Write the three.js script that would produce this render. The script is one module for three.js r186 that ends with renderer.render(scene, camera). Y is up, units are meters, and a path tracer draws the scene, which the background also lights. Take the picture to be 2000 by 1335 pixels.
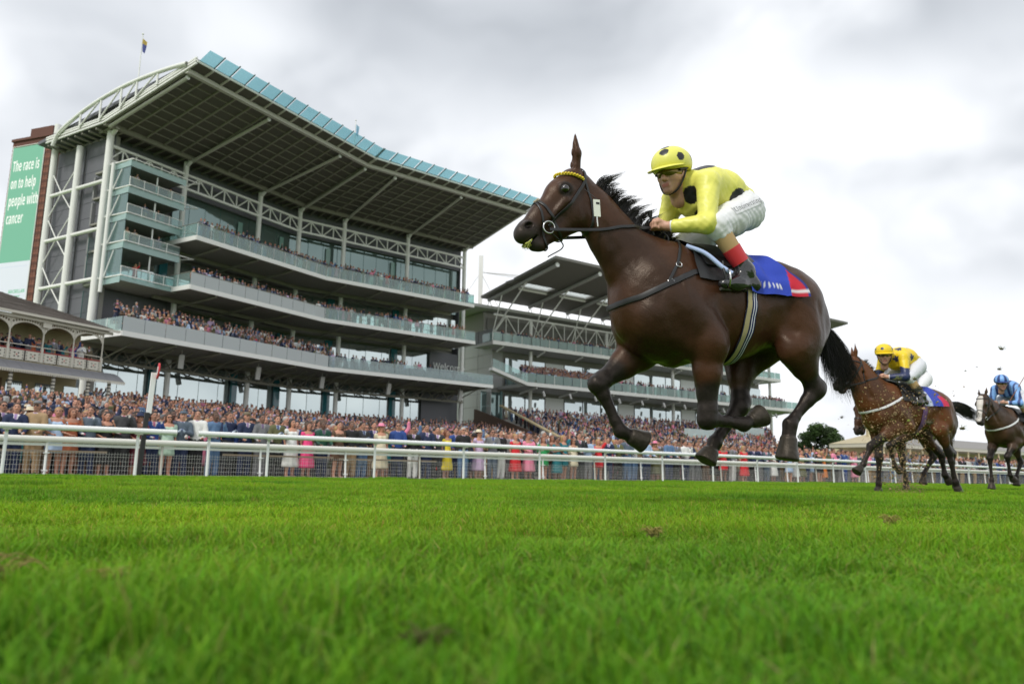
import * as THREE from 'three';
import { mergeGeometries } from 'three/addons/utils/BufferGeometryUtils.js';
import { ImprovedNoise } from 'three/addons/math/ImprovedNoise.js';

// ------------------------------------------------------------------ camera, sky, sun, exposure
const scene = new THREE.Scene();
const camera = new THREE.PerspectiveCamera(47.97, 2000 / 1335, 0.05, 3000);
camera.position.set(0, 0.2, 0);
camera.rotation.set(THREE.MathUtils.degToRad(9.78), 0, THREE.MathUtils.degToRad(0.85), 'YXZ');
camera.focus = 4.7;
camera.userData.fStop = 3.2;
const renderer = new THREE.WebGLRenderer({ antialias: true });
renderer.toneMapping = THREE.LinearToneMapping;
renderer.toneMappingExposure = 1.42;
renderer.shadowMap.enabled = true;
const SUN = new THREE.Vector3(-0.42, 0.72, 0.55).normalize();
const sun = new THREE.DirectionalLight(new THREE.Color(1.0, 0.96, 0.88), 1.5);
sun.position.copy(SUN).multiplyScalar(150);
sun.castShadow = true;
sun.shadow.radius = 24;
sun.shadow.mapSize.set(4096, 4096);
Object.assign(sun.shadow.camera, { left: -90, right: 90, top: 90, bottom: -90, near: 1, far: 400 });
scene.add(sun);

const noise = new ImprovedNoise();
function fbm(x, y, z, oct = 5, gain = 0.5) { let s = 0, a = 1, n = 0; for (let i = 0; i < oct; i++) { s += a * noise.noise(x, y, z); n += a; a *= gain; x *= 2.03; y *= 2.03; z *= 2.03; } return s / n; }
const clamp = (x, a = 0, b = 1) => Math.min(b, Math.max(a, x));
const lerp = (a, b, t) => a + (b - a) * t;
const sstep = (a, b, x) => { const t = clamp((x - a) / (b - a)); return t * t * (3 - 2 * t); };
const DEG = Math.PI / 180;

{ // broken overcast: thin bright cloud with heavier grey masses
  const W = 1024, H = 512, data = new Float32Array(W * H * 4);
  const masses = [[9, 38, 15, 7, 0.22], [4, 31, 11, 5, 0.18], [-30, 29, 11, 6, 0.18], [-24, 37, 13, 4, 0.17], [28, 30, 12, 3.4, 0.22], [22, 20, 9, 2.5, 0.12], [-12, 33, 8, 3.5, 0.15], [33, 13, 7, 2.2, 0.16], [40, 41, 12, 4, 0.12], [-40, 20, 8, 3, 0.08]];
  const breaks = [[22, 20, 14, 8, 0.1], [16, 27, 8, 4, 0.1], [-40, 23, 9, 4.5, 0.12], [26, 38, 8, 4, 0.12], [8, 14, 16, 6, 0.06], [-22, 30, 5, 3, 0.1]];
  for (let j = 0; j < H; j++) {
    const el = ((j + 0.5) / H - 0.5) * 180;
    for (let i = 0; i < W; i++) {
      const u = (i + 0.5) / W, phi = (u - 0.5) * 2 * Math.PI;                       // three: u = atan2(z, x) / 2pi + 0.5
      const ce = Math.cos(el * DEG), dx = Math.cos(phi) * ce, dz = Math.sin(phi) * ce, dy = Math.sin(el * DEG);
      let az = Math.atan2(dx, -dz) / DEG;
      const k = 2.2 / (Math.max(dy, -0.02) + 0.42);
      const wx = fbm(dx * k * 1.3 + 5, dz * k * 1.3, 1.7, 3) * 1.1;
      const n1 = fbm(dx * k * 1.05 + wx, dz * k * 1.05 - wx, 0.3, 6, 0.52);
      const n2 = fbm(dx * k * 3 + 9 + wx, dz * k * 3, 4.3, 5, 0.55);
      let L = 0.665 + 0.32 * n1 + 0.22 * n2;
      const wob = 5.5 * n2 + 6 * n1;
      for (const [a, e, sa, se, m] of masses) { const q = ((az + wob * 0.8 - a) / sa) ** 2 + ((el + wob * 0.55 - e) / se) ** 2; L -= m * Math.exp(-q) * (0.85 + 0.8 * n2); }
      for (const [a, e, sa, se, m] of breaks) { const q = ((az - wob * 0.8 - a) / sa) ** 2 + ((el - wob * 0.5 - e) / se) ** 2; L += m * Math.exp(-q); }
      L += 0.13 * sstep(26, 8, el);
      L = clamp(L, 0.3, 1.0);
      const thick = clamp((1.0 - L) / 0.6), below = sstep(-2, -14, el);
      const o = (j * W + i) * 4;
      data[o] = lerp(L * (1 - 0.1 * thick), 0.16, below); data[o + 1] = lerp(L * (1 - 0.035 * thick), 0.19, below); data[o + 2] = lerp(L * (1.005 + 0.05 * thick), 0.1, below); data[o + 3] = 1;
    }
  }
  const sky = new THREE.DataTexture(data, W, H, THREE.RGBAFormat, THREE.FloatType);
  sky.mapping = THREE.EquirectangularReflectionMapping; sky.magFilter = THREE.LinearFilter; sky.minFilter = THREE.LinearFilter; sky.needsUpdate = true;
  scene.background = sky; scene.environment = sky;
}

// ------------------------------------------------------------------ helpers
let seed = 12345;
function rnd() { seed = (seed + 0x6d2b79f5) | 0; let t = Math.imul(seed ^ (seed >>> 15), 1 | seed); t = (t + Math.imul(t ^ (t >>> 7), 61 | t)) ^ t; return ((t ^ (t >>> 14)) >>> 0) / 4294967296; }
const rr = (a, b) => a + (b - a) * rnd();
const pick = (a) => a[Math.floor(rnd() * a.length)];
const V = (x, y, z) => new THREE.Vector3(x, y, z);
const used = new Map();
function numbered(name) { const n = used.get(name) ?? 0; used.set(name, n + 1); return n ? name + '_' + String(n).padStart(3, '0') : name; }
function std(color, roughness = 0.6, extra = {}) { const m = new THREE.MeshPhysicalMaterial({ roughness, ...extra }); m.color.setRGB(...color); return m; }
function tag(o, label, category, group, kind) { o.userData.label = label; if (category) o.userData.category = category; if (group) o.userData.group = group; if (kind) o.userData.kind = kind; return o; }
function shadows(o) { o.traverse((c) => { if (c.isMesh) { c.castShadow = true; c.receiveShadow = true; } }); return o; }
function thing(name, label, category, group, pos = [0, 0, 0], turn = 0) {
  const g = new THREE.Group(); g.name = numbered(name); g.position.set(...pos); g.rotation.y = turn; scene.add(g);
  return tag(g, label, category, group);
}
function mesh(name, geo, mat, parent) { const m = new THREE.Mesh(geo, mat); m.name = parent === scene ? numbered(name) : name; m.castShadow = m.receiveShadow = true; parent.add(m); return m; }
// a collector of plain shapes that become one mesh
class MB {
  constructor() { this.list = []; }
  push(g) { if (g.index) g = g.toNonIndexed(); for (const k of Object.keys(g.attributes)) if (!['position', 'normal', 'uv'].includes(k)) g.deleteAttribute(k); if (!g.attributes.uv) g.setAttribute('uv', new THREE.BufferAttribute(new Float32Array(g.attributes.position.count * 2), 2)); this.list.push(g); return this; }
  box(cx, cy, cz, sx, sy, sz, rotY = 0) { const g = new THREE.BoxGeometry(sx, sy, sz); if (rotY) g.rotateY(rotY); g.translate(cx, cy, cz); return this.push(g); }
  bar(a, b, r, seg = 8, r2 = r) { const d = V().subVectors(b, a), L = d.length(), g = new THREE.CylinderGeometry(r2, r, L, seg); g.applyQuaternion(new THREE.Quaternion().setFromUnitVectors(V(0, 1, 0), d.normalize())); g.translate((a.x + b.x) / 2, (a.y + b.y) / 2, (a.z + b.z) / 2); return this.push(g); }
  beam(a, b, w, h) { // rectangular bar, h measured upwards
    const d = V().subVectors(b, a), L = d.length(); d.normalize(); const side = V().crossVectors(d, V(0, 1, 0)).normalize(), up = V().crossVectors(side, d);
    const g = new THREE.BoxGeometry(L, h, w); g.applyMatrix4(new THREE.Matrix4().makeBasis(d, up, side)); g.translate((a.x + b.x) / 2, (a.y + b.y) / 2, (a.z + b.z) / 2); return this.push(g); }
  prism(pts, y0, y1) { // plan polygon [[x,z]..] extruded between two heights (each may be a function of x,z)
    const f0 = typeof y0 === 'function' ? y0 : () => y0, f1 = typeof y1 === 'function' ? y1 : () => y1;
    const tri = THREE.ShapeUtils.triangulateShape(pts.map((p) => new THREE.Vector2(p[0], p[1])), []);
    const pos = [], add = (p, y) => pos.push(p[0], y, p[1]);
    const area = THREE.ShapeUtils.area(pts.map((p) => new THREE.Vector2(p[0], p[1])));
    for (const t of tri) { const q = t.map((i) => pts[i]); const s = area > 0 ? [0, 2, 1] : [0, 1, 2]; s.forEach((i) => add(q[i], f1(...q[i]))); [...s].reverse().forEach((i) => add(q[i], f0(...q[i]))); }
    for (let i = 0; i < pts.length; i++) { const a = pts[i], b = pts[(i + 1) % pts.length], Q = area > 0 ? [a, b] : [b, a]; add(Q[0], f0(...Q[0])); add(Q[0], f1(...Q[0])); add(Q[1], f1(...Q[1])); add(Q[0], f0(...Q[0])); add(Q[1], f1(...Q[1])); add(Q[1], f0(...Q[1])); }
    const g = new THREE.BufferGeometry(); g.setAttribute('position', new THREE.Float32BufferAttribute(pos, 3)); g.computeVertexNormals(); return this.push(g);
  }
  quad(a, b, c, d) { const g = new THREE.BufferGeometry(), p = [a, b, c, a, c, d].flatMap((v) => [v.x, v.y, v.z]); g.setAttribute('position', new THREE.Float32BufferAttribute(p, 3)); g.setAttribute('uv', new THREE.Float32BufferAttribute([0, 0, 1, 0, 1, 1, 0, 0, 1, 1, 0, 1], 2)); g.computeVertexNormals(); return this.push(g); }
  panel(a, b, c, d, th) { // four corners of a slab of thickness th (a..d counter-clockwise seen from the front)
    const n = V().crossVectors(V().subVectors(b, a), V().subVectors(d, a)).normalize().multiplyScalar(-th), [e, f, g, h] = [a, b, c, d].map((p) => p.clone().add(n));
    return this.quad(a, b, c, d).quad(f, e, h, g).quad(b, a, e, f).quad(c, b, f, g).quad(d, c, g, h).quad(a, d, h, e); }
  tube(pts, r, seg = 8, n = 0) { return this.push(new THREE.TubeGeometry(new THREE.CatmullRomCurve3(pts), n || pts.length * 4, r, seg)); }
  geo() { return mergeGeometries(this.list); }
  build(name, mat, parent) { return mesh(name, this.geo(), mat, parent); }
}
// grain: small tiling colour maps, laid in metres
function grainTexture(size, fn) { const d = new Uint8Array(size * size * 4); for (let y = 0; y < size; y++) for (let x = 0; x < size; x++) { const c = fn(x / size, y / size); for (let k = 0; k < 3; k++) d[(y * size + x) * 4 + k] = clamp(c[k]) * 255; d[(y * size + x) * 4 + 3] = 255; } const t = new THREE.DataTexture(d, size, size); t.wrapS = t.wrapT = THREE.RepeatWrapping; t.magFilter = THREE.LinearFilter; t.minFilter = THREE.LinearMipmapLinearFilter; t.colorSpace = THREE.SRGBColorSpace; t.needsUpdate = true; return t; }
const tileN = (u, v, f, z) => { const a = u * 2 * Math.PI, b = v * 2 * Math.PI; return fbm(Math.cos(a) * f, Math.sin(a) * f + Math.cos(b) * f, Math.sin(b) * f + z, 4, 0.55); };

// ------------------------------------------------------------------ implicit bodies -> meshes
const smin = (a, b, k) => { const h = Math.max(k - Math.abs(a - b), 0) / k; return Math.min(a, b) - h * h * k * 0.25; };
function cone(ax, ay, az, ra, bx, by, bz, rb, kz = 1, k = 0.04) { // tapered capsule, flattened or widened along z
  const ux = bx - ax, uy = by - ay, uz = bz - az, uu = ux * ux + uy * uy + uz * uz + 1e-9;
  return { k, d(x, y, z) { const px = x - ax, py = y - ay, pz = z - az; let t = (px * ux + py * uy + pz * uz) / uu; t = t < 0 ? 0 : t > 1 ? 1 : t; const qx = px - t * ux, qy = py - t * uy, qz = (pz - t * uz) / kz, l = Math.sqrt(qx * qx + qy * qy + qz * qz) + 1e-6, r = ra + (rb - ra) * t, g = Math.sqrt(qx * qx + qy * qy + qz * qz / (kz * kz)) / l; return (l - r) / Math.max(g, 0.3); } };
}
function ell(cx, cy, cz, rx, ry, rz, k = 0.04, rot = 0) { // ellipsoid, turned in its xy plane
  const c = Math.cos(rot), s = Math.sin(rot);
  return { k, d(x, y, z) { const a = x - cx, b = y - cy, px = (a * c + b * s) / rx, py = (-a * s + b * c) / ry, pz = (z - cz) / rz; const l = Math.sqrt(px * px + py * py + pz * pz) + 1e-6, g = Math.sqrt((px / rx) ** 2 + (py / ry) ** 2 + (pz / rz) ** 2) / l; return (l - 1) / Math.max(g, 1e-3); } };
}
const cut = (p, k = 0.01) => ({ ...p, k, sub: true });
function chain(list, kz, k) { const out = []; for (let i = 0; i + 1 < list.length; i++) { const a = list[i], b = list[i + 1]; out.push(cone(a[0], a[1], a[2], a[3], b[0], b[1], b[2], b[3], a[4] ?? kz ?? 1, k)); } return out; }
function field(prims, warp) {
  const ev = (list, x, y, z) => { let d = 1e3; for (const p of list) { const e = p.d(x, y, z); if (p.sub) { const h = Math.max(p.k - Math.abs(d + e), 0) / p.k; d = Math.max(d, -e) + h * h * p.k * 0.25; } else d = d > 900 ? e : smin(d, e, p.k); } return warp ? d + warp(x, y, z) : d; };
  const f = (x, y, z) => ev(prims, x, y, z); f.prims = prims; f.ev = ev; return f;
}
function netMesh(f, mn, mx, cell) {
  const n = [0, 1, 2].map((i) => Math.ceil((mx[i] - mn[i]) / cell / 8) * 8 + 1), [nx, ny, nz] = n;
  const val = new Float32Array(nx * ny * nz).fill(NaN), B = 8, R = cell * B * 0.5 * 1.7321, live = [];
  for (let k = 0; k < nz - 1; k += B) for (let j = 0; j < ny - 1; j += B) for (let i = 0; i < nx - 1; i += B) {
    const cx = mn[0] + (i + 4) * cell, cy = mn[1] + (j + 4) * cell, cz = mn[2] + (k + 4) * cell, d = f(cx, cy, cz);
    if (Math.abs(d) > R * 1.5 + 0.012) continue;
    live.push(i, j, k);
    let list; if (f.prims) { list = f.prims.filter((p) => { const e = p.d(cx, cy, cz); return p.sub ? e < 2 * R : e < d + 2.2 * R + p.k + 0.03; }); }
    for (let c = 0; c <= B; c++) for (let b = 0; b <= B; b++) for (let a = 0; a <= B; a++) { const id = (k + c) * nx * ny + (j + b) * nx + i + a; if (val[id] !== val[id]) { const x = mn[0] + (i + a) * cell, y = mn[1] + (j + b) * cell, z = mn[2] + (k + c) * cell; val[id] = list ? f.ev(list, x, y, z) : f(x, y, z); } }
  }
  const pos = [], idx = [], vid = new Int32Array(nx * ny * nz).fill(-1), E = [[0, 1], [2, 3], [4, 5], [6, 7], [0, 2], [1, 3], [4, 6], [5, 7], [0, 4], [1, 5], [2, 6], [3, 7]];
  const off = [0, 1, nx, nx + 1, nx * ny, nx * ny + 1, nx * ny + nx, nx * ny + nx + 1], v = new Float32Array(8);
  for (let l = 0; l < live.length; l += 3) for (let c = 0; c < B; c++) for (let b = 0; b < B; b++) for (let a = 0; a < B; a++) {
    const i = live[l] + a, j = live[l + 1] + b, k = live[l + 2] + c, id = k * nx * ny + j * nx + i; let m = 0;
    for (let q = 0; q < 8; q++) { v[q] = val[id + off[q]]; if (v[q] < 0) m |= 1 << q; }
    if (m === 0 || m === 255) continue;
    let sx = 0, sy = 0, sz = 0, cnt = 0;
    for (const [p, q] of E) { if ((v[p] < 0) === (v[q] < 0)) continue; const t = v[p] / (v[p] - v[q]); sx += lerp(p & 1, q & 1, t); sy += lerp((p >> 1) & 1, (q >> 1) & 1, t); sz += lerp(p >> 2, q >> 2, t); cnt++; }
    vid[id] = pos.length / 3; pos.push(mn[0] + (i + sx / cnt) * cell, mn[1] + (j + sy / cnt) * cell, mn[2] + (k + sz / cnt) * cell);
  }
  const strides = [1, nx, nx * ny];
  for (let l = 0; l < live.length; l += 3) for (let c = 0; c < B; c++) for (let b = 0; b < B; b++) for (let a = 0; a < B; a++) {
    const i = live[l] + a, j = live[l + 1] + b, k = live[l + 2] + c, id = k * nx * ny + j * nx + i; const d0 = val[id];
    for (let ax = 0; ax < 3; ax++) {
      const d1 = val[id + strides[ax]]; if ((d0 < 0) === (d1 < 0)) continue;
      const s1 = strides[(ax + 1) % 3], s2 = strides[(ax + 2) % 3], q = [vid[id], vid[id - s1], vid[id - s1 - s2], vid[id - s2]]; if (q.some((w) => !(w >= 0))) continue;
      if (d0 < 0) idx.push(q[0], q[1], q[2], q[0], q[2], q[3]); else idx.push(q[0], q[2], q[1], q[0], q[3], q[2]);
    }
  }
  const g = new THREE.BufferGeometry(); g.setAttribute('position', new THREE.Float32BufferAttribute(pos, 3)); g.setIndex(idx); g.computeVertexNormals(); return g;
}
function paint(g, fn) { const p = g.attributes.position, nn = g.attributes.normal, c = new Float32Array(p.count * 3); for (let i = 0; i < p.count; i++) { const q = fn(p.getX(i), p.getY(i), p.getZ(i), nn.getX(i), nn.getY(i), nn.getZ(i)); c[i * 3] = q[0]; c[i * 3 + 1] = q[1]; c[i * 3 + 2] = q[2]; } g.setAttribute('color', new THREE.BufferAttribute(c, 3)); return g; }
// ------------------------------------------------------------------ plan frames
const FN = [0.617, 0.787], FU = [0.787, -0.617], FD = -19.9;                       // running rail: normal (to the track), direction, offset
const fencePt = (t, q, y) => V(FU[0] * t + FN[0] * (FD - q), y, FU[1] * t + FN[1] * (FD - q)); // q metres behind the running rail
const FENCE_TURN = Math.atan2(-FU[1], FU[0]);                                       // local +x along the rail
const SD = [-23.8, -81.95], S1 = [0.5075, -0.8617], N1 = [0.8617, 0.5075], S2 = [0.7688, -0.6394], N2 = [0.6394, 0.7688]; // main stand: kink, two wings
const HALF = 0.1763;                                                                // tan of half the bend
function mainPt(t, o, y) { // along the bent front (t = 0 at the bend), o outwards
  if (t < -o * HALF) return V(SD[0] + S1[0] * t + N1[0] * o, y, SD[1] + S1[1] * t + N1[1] * o);
  if (t > o * HALF) return V(SD[0] + S2[0] * t + N2[0] * o, y, SD[1] + S2[1] * t + N2[1] * o);
  return V(SD[0] + (-S1[0] * o * HALF) + N1[0] * o, y, SD[1] - S1[1] * o * HALF + N1[1] * o);
}
const KINK = (o) => o * HALF;
const S3O = [1.5, -102], S3 = [0.81, -0.586], N3 = [0.586, 0.81];                    // second stand
const sidePt = (t, o, y) => V(S3O[0] + S3[0] * t + N3[0] * o, y, S3O[1] + S3[1] * t + N3[1] * o);
const PVO = [-32.5, -47.8], PVD = [0.42, -0.9076], PVN = [0.9076, 0.42];             // old pavilion
const pavPt = (t, o, y) => V(PVO[0] + PVD[0] * t + PVN[0] * o, y, PVO[1] + PVD[1] * t + PVN[1] * o);

// ------------------------------------------------------------------ materials
const M = {};
M.white = std([0.8, 0.8, 0.77], 0.42);
M.plastic = std([0.82, 0.83, 0.83], 0.35, { clearcoat: 0.2, clearcoatRoughness: 0.3 });
M.greywhite = std([0.5, 0.49, 0.44], 0.6);
M.wire = std([0.55, 0.55, 0.52], 0.5);
M.wood = std([0.3, 0.24, 0.18], 0.7);
M.black = std([0.02, 0.02, 0.022], 0.5);
M.red = std([0.55, 0.03, 0.04], 0.5);

// ------------------------------------------------------------------ ground
{
  const tex = grainTexture(512, (u, v) => { const a = tileN(u, v, 1.4, 3), b = tileN(u, v, 9, 7); return [0.3 + a * 0.08 + b * 0.1, 0.46 + a * 0.1 + b * 0.13, 0.04 + a * 0.03 + b * 0.03]; });
  const g = new THREE.PlaneGeometry(3600, 3600, 1, 1); g.rotateX(-Math.PI / 2); tex.repeat.set(900, 900);
  const m = std([1, 1, 1], 0.95, { map: tex }); mesh('ground', g, m, scene); scene.children.at(-1).userData.kind = 'structure';
}

// ------------------------------------------------------------------ turf: blades in patches
{
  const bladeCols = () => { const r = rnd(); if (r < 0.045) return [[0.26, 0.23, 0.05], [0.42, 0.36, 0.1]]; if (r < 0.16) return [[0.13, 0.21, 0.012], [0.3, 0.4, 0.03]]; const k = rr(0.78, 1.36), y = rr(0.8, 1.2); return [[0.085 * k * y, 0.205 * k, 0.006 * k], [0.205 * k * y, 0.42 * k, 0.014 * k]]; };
  function patch(size, count, h0, h1, w0, w1, lie) {
    const pos = [], col = [], ctr = [];
    for (let i = 0; i < count; i++) {
      const x = rr(-size / 2, size / 2), z = rr(-size / 2, size / 2), clump = 0.78 + 0.42 * noise.noise(x * 9, z * 9, size), h = rr(h0, h1) * clump, w = rr(w0, w1) * 0.5, a = rr(0, 6.283), la = rr(0, 6.283), l = h * rr(0.15, lie);
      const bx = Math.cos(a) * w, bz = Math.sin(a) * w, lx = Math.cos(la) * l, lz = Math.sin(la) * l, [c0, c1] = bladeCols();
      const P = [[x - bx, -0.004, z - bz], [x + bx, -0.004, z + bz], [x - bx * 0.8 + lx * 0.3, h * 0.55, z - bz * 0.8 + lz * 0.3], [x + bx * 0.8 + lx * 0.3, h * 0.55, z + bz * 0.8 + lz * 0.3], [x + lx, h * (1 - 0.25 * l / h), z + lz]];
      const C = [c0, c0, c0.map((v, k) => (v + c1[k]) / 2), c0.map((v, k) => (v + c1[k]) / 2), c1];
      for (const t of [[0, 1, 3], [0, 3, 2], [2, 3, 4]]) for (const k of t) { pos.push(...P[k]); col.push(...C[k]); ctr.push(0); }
    }
    const g = new THREE.BufferGeometry(); g.setAttribute('position', new THREE.Float32BufferAttribute(pos, 3)); g.setAttribute('color', new THREE.Float32BufferAttribute(col, 3)); g.computeVertexNormals(); return g;
  }
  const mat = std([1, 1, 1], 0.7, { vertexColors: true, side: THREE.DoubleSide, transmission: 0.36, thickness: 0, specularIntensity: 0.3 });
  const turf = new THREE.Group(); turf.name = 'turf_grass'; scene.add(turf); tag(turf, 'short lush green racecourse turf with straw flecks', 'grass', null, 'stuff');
  const tiers = [ // inner, outer radius, patch size, blades, heights, widths
    [0.0, 3.2, 0.2, 800, 0.03, 0.075, 0.002, 0.004, 1.1], [3.2, 9, 0.5, 2600, 0.03, 0.07, 0.003, 0.006, 0.8], [9, 60, 1.0, 3200, 0.035, 0.075, 0.006, 0.011, 0.8]];
  const mtx = new THREE.Matrix4(), q = new THREE.Quaternion(), up = V(0, 1, 0), col = new THREE.Color();
  for (const [r0, r1, size, count, h0, h1, w0, w1, lie] of tiers) {
    const geos = [0, 1, 2, 3].map(() => patch(size * 1.06, count, h0, h1, w0, w1, lie)), lists = geos.map(() => []);
    for (let x = -r1; x < r1; x += size) for (let z = -r1; z < Math.min(r1, 2.5); z += size) {
      const cx = x + size / 2, cz = z + size / 2, r = Math.max(Math.abs(cx), Math.abs(cz)), d = Math.hypot(cx, cz), bearing = Math.atan2(cx, -cz) / DEG;
      if (r < r0 || r >= r1 || (d > 3 && Math.abs(bearing) > 48) || d < 0.2) continue;
      const behind = -(cx * FN[0] + cz * FN[1]) + FD; if (behind > (d > 30 ? 0.9 : 0.4)) continue;
      const tall = 1.0 + 1.15 * fbm(cx * 1.5, cz * 1.5, 2.2, 3) + 0.8 * fbm(cx * 0.35, cz * 0.7, 6, 2);
      lists[Math.floor(rnd() * 4)].push([cx, cz, clamp(tall, 0.4, 1.85)]);
    }
    geos.forEach((g, i) => {
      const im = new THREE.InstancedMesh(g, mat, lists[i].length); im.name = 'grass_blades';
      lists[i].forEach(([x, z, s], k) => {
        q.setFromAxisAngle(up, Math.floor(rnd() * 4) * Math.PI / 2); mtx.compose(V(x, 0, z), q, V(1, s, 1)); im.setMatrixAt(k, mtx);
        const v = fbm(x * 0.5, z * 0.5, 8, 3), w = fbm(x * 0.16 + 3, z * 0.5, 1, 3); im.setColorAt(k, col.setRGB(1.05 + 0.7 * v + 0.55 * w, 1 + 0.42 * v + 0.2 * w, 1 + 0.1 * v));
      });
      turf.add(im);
    });
  }
  // thrown clods and tufts of dead grass lying in the turf
  const clodMat = std([1, 1, 1], 0.95, { vertexColors: true });
  const clods = [[-0.83, -1.26, 0.05, 0], [-0.6, -1.2, 0.018, 1], [-0.085, -0.84, 0.02, 0], [0.42, -2.3, 0.022, 1], [1.5, -3.1, 0.03, 1]];
  const where = ['at the frame edge of the foreground turf', 'small and pale, beside the large brown clod', 'dark, half sunk in the near turf', 'pale, out in the middle of the turf', 'pale, below the galloping bay horse'];
  clods.forEach(([x, z, r, straw], i) => {
    const g = new THREE.IcosahedronGeometry(r * 0.6, 4), p = g.attributes.position;
    for (let k = 0; k < p.count; k++) { const v = V().fromBufferAttribute(p, k), f = 1 + 1.1 * fbm(v.x / r * 2.2 + i * 7, v.y / r * 2.2, v.z / r * 2.2, 4); p.setXYZ(k, v.x * f * 1.3, v.y * f * 0.6, v.z * f); }
    g.computeVertexNormals(); paint(g, (x, y, z) => { const n = fbm(x / r * 5, y / r * 5, z / r * 5 + i, 4); return straw ? [0.16 + n * 0.2, 0.14 + n * 0.16, 0.04 + n * 0.04] : [0.1 + n * 0.12, 0.055 + n * 0.07, 0.022]; });
    const bl = []; for (let k = 0; k < (straw ? 60 : 46); k++) { const a = rr(0, 6.28), d = V(Math.cos(a), rr(0.1, 0.7), Math.sin(a)), L = r * rr(0.9, 1.9), b0 = V(rr(-0.5, 0.5) * r, 0, rr(-0.5, 0.5) * r); bl.push([b0, b0.clone().addScaledVector(d, L * 0.5).add(V(0, L * 0.25, 0)), b0.clone().addScaledVector(d, L).add(V(0, -L * 0.1, 0))]); }
    const sg = strands(bl, 0.0018); paint(sg, straw ? () => (rnd() < 0.5 ? [0.34, 0.29, 0.08] : [0.22, 0.2, 0.04]) : i ? () => (rnd() < 0.6 ? [0.08, 0.05, 0.02] : [0.1, 0.14, 0.02]) : () => (rnd() < 0.5 ? [0.36, 0.29, 0.09] : [0.2, 0.13, 0.04]));
    const o = thing('turf_clod', (straw ? 'clump of dead straw grass, ' : 'brown clod of torn earth, ') + where[i], 'clod', 'clods lying in the turf', [x, straw ? 0.035 : r * 0.1 + 0.02, z]); mesh('soil', g, clodMat, o); mesh('dead_grass', sg, clodMat, o);
  });
}

// ------------------------------------------------------------------ running rail
function oval(w, h, len) { const s = new THREE.Shape(); s.absellipse(0, 0, w / 2, h / 2, 0, Math.PI * 2); const g = new THREE.ExtrudeGeometry(s, { depth: len, bevelEnabled: false, curveSegments: 14 }); g.rotateY(Math.PI / 2); return g; }
function runningRail(t0, t1, posts, label) {
  const r = thing('running_rail', label, 'rail', 'white running rail along the track', fencePt(t0, 0, 0).toArray(), FENCE_TURN), L = t1 - t0;
  const g = oval(0.115, 0.13, L); g.translate(0, 1.085, 0.05);
  mesh('top_rail', g, M.plastic, r);
  for (const t of posts) {
    const b = new MB(), x = t - t0;
    b.bar(V(x, -0.05, -0.035), V(x, 0.96, -0.05), 0.036, 12).bar(V(x, 0.95, -0.05), V(x, 1.05, 0.03), 0.034, 12);
    b.build('post', M.plastic, r);
  }
  for (const t of posts) new MB().box(t - t0, 1.012, 0.03, 0.16, 0.03, 0.09).build('bracket', M.greywhite, r);
}
runningRail(-1.6, 5.22, [-1.2, 1.74, 4.38], 'white running rail piece ending beside the winning post');
{ const posts = [6.03, 7.55]; for (let t = 10.69; t < 75; t += 3.1) posts.push(t); runningRail(5.72, 76, posts, 'long white running rail going away behind the galloping horses'); }

// crowd rail: white tube and board on thin posts, wire mesh below, wooden hand rail behind
{
  const t0 = -2.5, t1 = 74, r = thing('crowd_rail', 'white tube crowd rail with wire mesh panels behind the running rail', 'fence', null, fencePt(t0, 1.7, 0).toArray(), FENCE_TURN), L = t1 - t0;
  const g = oval(0.12, 0.15, L); g.translate(0, 0.875, 0); mesh('tube_rail', g, std([0.72, 0.71, 0.66], 0.4), r);
  let x = 0, n = 0;
  while (x < L) {
    const w = 2.62;
    new MB().box(x + w / 2, 0.755, -0.07, w - 0.012, 0.07, 0.04).build('board', M.plastic, r);
    const b = new MB(); b.bar(V(x, -0.05, 0.02), V(x, 0.78, -0.03), 0.03, 10).bar(V(x, 0.74, -0.03), V(x, 0.84, -0.005), 0.024, 8); if (n % 3) b.box(x, 0.55, 0.01, 0.13, 0.022, 0.06).box(x, 0.13, 0.02, 0.13, 0.022, 0.06);
    b.build('post', n % 3 ? M.plastic : M.greywhite, r);
    if (x < 46) { const m = new MB(); for (let k = 0; k <= 38; k++) m.box(x + 0.05 + k * 0.0665, 0.315, -0.06, 0.0045, 0.57, 0.0045); for (let k = 0; k < 6; k++) m.box(x + w / 2, 0.045 + k * 0.11 - (k === 5 ? 0.04 : 0), -0.06, w - 0.06, 0.006, 0.006); m.build('wire_panel', M.wire, r); }
    else { const m = new MB(); for (let k = 0; k <= 19; k++) m.box(x + 0.05 + k * 0.133, 0.315, -0.06, 0.009, 0.57, 0.0045); for (let k = 0; k < 6; k++) m.box(x + w / 2, 0.045 + k * 0.11, -0.06, w - 0.06, 0.008, 0.006); m.build('wire_panel', M.wire, r); }
    x += w; n++;
  }
  const hand = (a, b, y) => new MB().box((a + b) / 2 - t0, y, -0.24, b - a, 0.05, 0.05).build('hand_rail', M.wood, r);
  hand(-2.5, 4.1, 0.6); hand(7, 10.3, 0.62); hand(10.5, 14, 0.59);
}

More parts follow.
